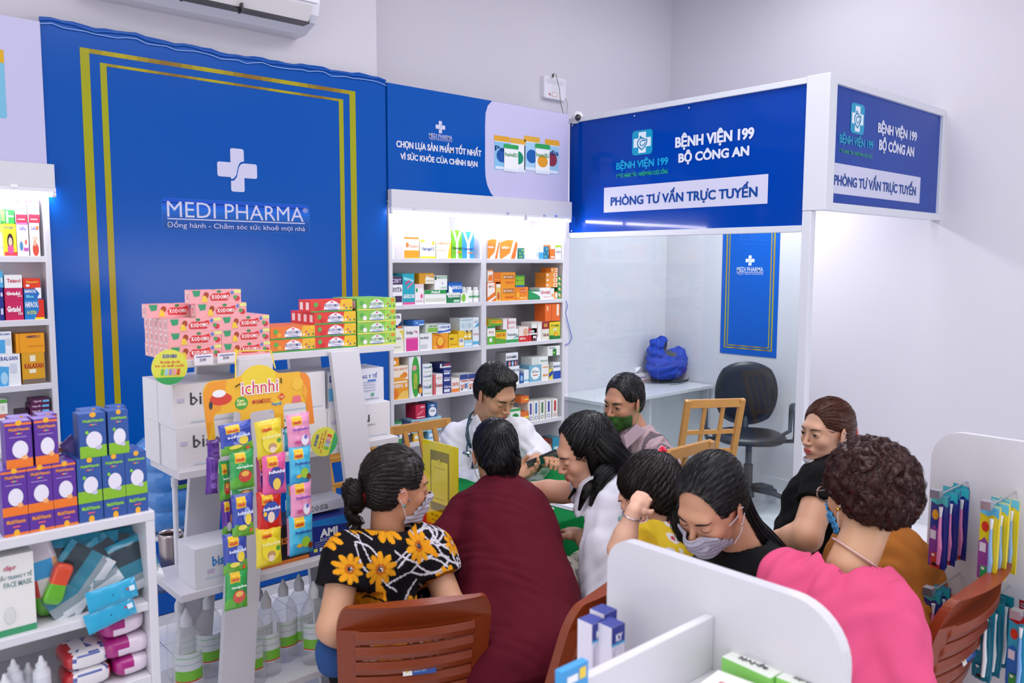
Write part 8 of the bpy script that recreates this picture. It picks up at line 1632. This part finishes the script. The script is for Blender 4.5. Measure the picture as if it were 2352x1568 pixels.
def bg(v, q):
    c = np.tile(colr('0e0f12'), (len(v), 1)); n_ = np.sin(q[:, 0]*130+4*np.sin(q[:, 2]*70))*np.sin(q[:, 2]*120+3*np.sin(q[:, 0]*60)); m = (n_ > .55) & (q[:, 2] > .38); c[m] = colr('3f8a2a'); return c
_, M, _ = garment(root, 'dark_lace_blouse', pel, nck, shA, shB, [([shA, elA], (.060, .056)), ([shB, elB], (.062, .058))], dict(w=1.05, waist=.15, hip=.17), bg, seed=51, amp=.003, neckr=.066, h=.0055)
mask(root, fr, o, 'aeacbc', top=-.012, bot=-.112, side=.060, lc='e0dce4')
q = MB(); q.ball(tuple(W_(-.081, .004, -.038)), .004, 'd8cfc0', 10, 8); q.build('earring', METAL, root, smooth=True)
q = MB(); c_ = W_(0, -.118, -.018); q.tube([tuple(c_+fr.M[0]*.025*math.cos(t)+fr.M[2]*.025*math.sin(t)) for t in np.linspace(0, 6.28, 17)[:-1]], .004, '5a4030', 8, closed=True); q.build('hair_band', KNIT, root, smooth=True)
kf = V(math.sin(math.radians(-40)), math.cos(math.radians(-40)), 0); kn = [V(*(pel+kf*.40+M[0]*s*.11)[:2], .50) for s in (-1, 1)]; legs(root, pel, kn, [V(*k[:2], 0) for k in kn], '15161c', M=M)
CH4 = plastic_chair((pel[0], pel[1]-.02, 0), 38, 'brown plastic chair under the woman with the long ponytail')

# ---- 8 woman in black, hair tied back, mask under chin
fr = Frame(A(1897, 990, 3.02), 288, -4, 0, .97); HC = '4a2412'
o = dict(thick=.001, axis=(0, -.97, -.15), eye=.9, gaze=(8, -4), lip='b83c3c', line=.018, my=.0, tied=1, nr=1.05, browc='4a342c', jaw=1.04, streak=.8)
def bt2(P, d): return smin(d, cap(P, (0, -.09, .0), (0, -.11, -.03), .04, .03), .03)
o['extra'] = bt2; o['hb'] = ((-.11, -.16, -.11), (.11, .13, .15))
shA, shB = A(1905, 1105, 2.86), A(1975, 1090, 3.15); pel = V(*A(1900, 1300, 2.98)[:2], .56); nck = A(1930, 1058, 3.02); o['nkw'] = nck
shA = A(1893, 1108, 2.84); elA, wrA = A(1852, 1232, 2.74), A(1775, 1238, 2.86); elB, wrB = A(1935, 1240, 3.1), A(1860, 1240, 3.15)
tl = tailcurve([fr.w((0, -.11, -.02))[0], A(1958, 1045, 3.04), A(1966, 1085, 3.06)], [.03, .034, .02], strands=120, seed=27, K=10)
root = build_person('woman in black t-shirt with mask pulled under her chin', fr, o, 'd0a084', HC, [arm(shA+(elA-shA)*.3, elA, wrA, (.054, .050, .040, .028), dict(d=wrA-elA, n=(0, 0, -1), curl=(20, 25, 20), side=-1), .005, 'cf9c7c'), arm(elB, elB+(wrB-elB)*.5, wrB, (.045, .042, .036, .027), dict(d=wrB-elB, n=(0, 0, -1)), .006, 'cf9c7c')], strands=1200, tail=hairchunks(tl, HC), h=.0022)
_, M, _ = garment(root, 'black_shirt', pel, nck, shA, shB, [([shA, shA+(elA-shA)*.42], (.070, .068)), ([shB, shB+(elB-shB)*.5], (.066, .066))], dict(w=1.15, dp=1.3, waist=.16, hip=.19, bust=1, belly=1.2), lambda v, q: np.tile(colr('0b0b0d'), (len(v), 1)), m=KNIT, seed=61, amp=.003, neckr=.060)
mask(root, fr, o, 'cfcbd4', top=-.088, bot=-.135, side=.052, pleat=1, off=.006, lc='e8e4ea')
for s in (-1, 1): q = MB(); q.ball(tuple(fr.w((s*.082, .003, -.036))[0]), .005, 'efe9e4', 12, 8); q.build('earring', EYEM, root, smooth=True)
q = MB(); c_ = fr.w((0, -.125, -.035))[0]; q.tube([tuple(c_+fr.M[0]*.03*math.cos(t)+fr.M[2]*.03*math.sin(t)) for t in np.linspace(0, 6.28, 17)[:-1]], [.010+.003*math.sin(i*2.4) for i in range(16)], 'e07868', 8, closed=True)
for i in range(0, 16, 3): q.ball(tuple(c_+fr.M[0]*.03*math.cos(i*.39)+fr.M[2]*.03*math.sin(i*.39)), .0115, '5a7ac0', 8, 6)
q.build('scrunchie', KNIT, root, smooth=True)
kf = V(math.sin(math.radians(-70)), math.cos(math.radians(-70)), 0); kn = [V(*(pel+kf*.40+M[0]*s*.12)[:2], .50) for s in (-1, 1)]; legs(root, pel, kn, [V(*k[:2], 0) for k in kn], '1a1b22', M=M)

# ---- 9 woman in pink with curly hair, back to camera
fr = Frame(A(1982, 1132, 2.02), 20, -16, -6, .95); HC = '34140e'
def cur(P, d):
    d = smin(d, ell(P, (0, -.045, .030), (.108, .110, .095)), .03); d = smin(d, ell(P, (0, -.075, -.03), (.09, .07, .055)), .03); return smax(d, -ell(P, (0, .135, -.045), (.10, .10, .12)), .01)
o = dict(thick=.014, curly=1, axis=(0, -.3, 1), extra=cur, noear=0, eye=0, my=.02, hb=((-.14, -.19, -.12), (.14, .13, .18)), sl=.006, nr=1.05, nk=(0, -.06, -.16))
shA, shB = A(1812, 1332, 1.99), A(2035, 1452, 1.86); pel = V(*A(1935, 1600, 1.80)[:2], .56); nck = A(1952, 1305, 1.95); o['nkw'] = nck
elA, wrA = A(1780, 1500, 1.95), A(1800, 1560, 2.2); elB, wrB = A(2078, 1600, 1.78), A(2040, 1620, 2.0)
root = build_person('woman in bright pink top with dark curly hair and glasses', fr, o, 'd0a07c', HC, [arm(elA, elA+(wrA-elA)*.5, wrA, (.04, .038, .034, .027), None, .006, 'd0a07c'), arm(elB, elB+(wrB-elB)*.5, wrB, (.04, .038, .034, .027), None, .006, 'd0a07c')], strands=3200, h=.0026, hair_h=.0028)
_, M, _ = garment(root, 'pink_top', pel, nck, shA, shB, [([shA, elA, elA+(wrA-elA)*.5], (.068, .062, .05)), ([shB, elB, elB+(wrB-elB)*.5], (.070, .064, .05))], dict(w=1.04, dp=1.0, waist=.165, hip=.185, belly=1.1, inf=.008), lambda v, q: np.tile(colr('dc5580'), (len(v), 1)), m=KNIT, seed=71, amp=.0075, neckr=.090, h=.0048)
mask(root, fr, o, '4aa0dc', top=-.018, bot=-.108, side=.060)
q = MB()
for s in (-1, 1):
    c_ = V(s*.033, .108, .0); q.tube([tuple(fr.w(c_+V(.026*math.cos(t), -.006*abs(math.cos(t)), .019*math.sin(t)))[0]) for t in np.linspace(0, 6.28, 25)[:-1]], .0016, 'c8a898', 6, closed=True); q.tube([tuple(fr.w((s*.060, .102, .006))[0]), tuple(fr.w((s*.074, .06, .008))[0]), tuple(fr.w((s*.080, .0, .004))[0]), tuple(fr.w((s*.080, -.015, -.008))[0])], .0018, 'b8988a', 6)
q.tube([tuple(fr.w((-.008, .112, .002))[0]), tuple(fr.w((.008, .112, .002))[0])], .0016, 'c8a898', 6); q.build('glasses', METAL, root, smooth=True)
for s in (-1, 1): q = MB(); q.ball(tuple(fr.w((s*.082, .003, -.040))[0]), .006, 'e0b050', 12, 8); q.build('earring', METAL, root, smooth=True)
q = MB(); c0_ = fr.w((0, -.022, -.06))[0]; ax_ = nrm(nck-c0_); c_ = c0_+(nck-c0_)*.72; m1 = nrm(np.cross(ax_, fr.M[1])); m2 = np.cross(ax_, m1); ringp = [tuple(c_+m1*.0585*math.cos(t)+m2*.060*math.sin(t)+ax_*.018*math.sin(t)) for t in np.linspace(0, 2*math.pi, 40)[:-1]]
q.tube(ringp, .0032, 'd8b0a8', 6, closed=True); q.build('necklace', EYEM, root, smooth=True)
kf = V(math.sin(math.radians(-5)), math.cos(math.radians(-5)), 0); kn = [V(*(pel+kf*.40+M[0]*s*.12)[:2], .50) for s in (-1, 1)]; legs(root, pel, kn, [V(*k[:2], 0) for k in kn], '24242c', M=M)

# ---- 10 person in ochre top behind the pink one
fr = Frame(A(2004, 1192, 2.50), -30, -20, 6, .94)
o = dict(thick=.002, axis=(0, -.9, .3), eye=0, my=.02, tied=1)
shA, shB = A(1965, 1285, 2.56), A(2058, 1272, 2.42); pel = V(*A(2048, 1480, 2.42)[:2], .56); nck = A(2022, 1240, 2.48); o['nkw'] = nck
elA, wrA = A(1960, 1400, 2.5), A(1900, 1420, 2.6); elB, wrB = A(2090, 1430, 2.30), A(2040, 1460, 2.4)
root = build_person('person in ochre brown top bending behind the pink top', fr, o, 'd0a07c', '140f10', [arm(elA, elA+(wrA-elA)*.5, wrA, (.04, .038, .034, .027), None, .006, 'd0a07c'), arm(elB, elB+(wrB-elB)*.5, wrB, (.04, .038, .034, .027), None, .006, 'd0a07c')], strands=500, h=.003)
_, M, _ = garment(root, 'ochre_top', pel, nck, shA, shB, [([shA, elA, elA+(wrA-elA)*.7], (.066, .062, .05)), ([shB, elB, elB+(wrB-elB)*.7], (.070, .064, .05))], dict(w=1.06, dp=1.1, waist=.17, hip=.18, hump=1, inf=.012), lambda v, q: np.tile(colr('a8662a'), (len(v), 1)), m=KNIT, seed=81, amp=.004, neckr=.058)
mask(root, fr, o, 'dedbe2')
kf = V(math.sin(math.radians(-20)), math.cos(math.radians(-20)), 0); kn = [V(*(pel+kf*.38+M[0]*s*.12)[:2], .50) for s in (-1, 1)]; legs(root, pel, kn, [V(*k[:2], 0) for k in kn], '2a2628', M=M)

# ---- blue sports bag on the booth desk
bx, by = pl(1535, 872, 2, .74)[:2]-V(.05, .02)
Lb = lambda P: smin(smin(ell(P, (bx, by, .86), (.20, .12, .115)), ell(P, (bx-.09, by+.03, .97), (.085, .07, .11)), .05), smin(ell(P, (bx+.13, by-.01, .93), (.06, .07, .075)), ell(P, (bx-.03, by+.03, 1.03), (.05, .04, .07)), .04), .04)
fn = lambda P: np.maximum(smax(Lb(P)-folds(P*1.3, 77, .010), -ell(P, (bx-.02, by-.05, 1.0), (.07, .08, .06)), .02), -(P[:, 2]-.733))
v, f = nets(fn, (bx-.3, by-.2, .70), (bx+.3, by+.2, 1.2), .007); cc = np.tile(colr('2c48b4'), (len(v), 1)); cc[(v[:, 2] < .765)] = colr('23253a'); ins_ = ell(v, (bx-.02, by-.05, 1.0), (.075, .085, .065)) < 0; cc[ins_] = colr('5a5c60')
bag = mk('sports_bag', [(v, f, cc)], CLOTHM); tag(bag, 'rumpled bright blue sports bag on the desk inside the booth', 'bag')
q = MB(); q.tube([(bx+.15, by-.06, .93), (bx+.20, by-.08, .90), (bx+.225, by-.09, .82), (bx+.2, by-.09, .76), (bx+.12, by-.1, .74)], .012, '3a3a40', 8, flat=.25); q.build('strap', CLOTHM, bag, smooth=True)
q = MB(); q.tube([(bx-.12, by-.12, .75), (bx-.02, by-.135, .745), (bx+.1, by-.12, .745)], .011, '23252c', 8, flat=.6); q.build('handle', CLOTHM, bag, smooth=True)
# thin blue cable on the booth wall
q = MB(); q.tube([tuple(pl(x, y, 1, 4.14)) for x, y in ((1300, 690), (1304, 703), (1299, 718), (1307, 750), (1314, 775), (1308, 788), (1298, 792))], .003, '4a70c8', 6); tag(recenter(q.build('cable', PLAS, smooth=True)), 'thin blue cable hanging on the booth wall by the shelving', 'cable')
# price stickers and table extras
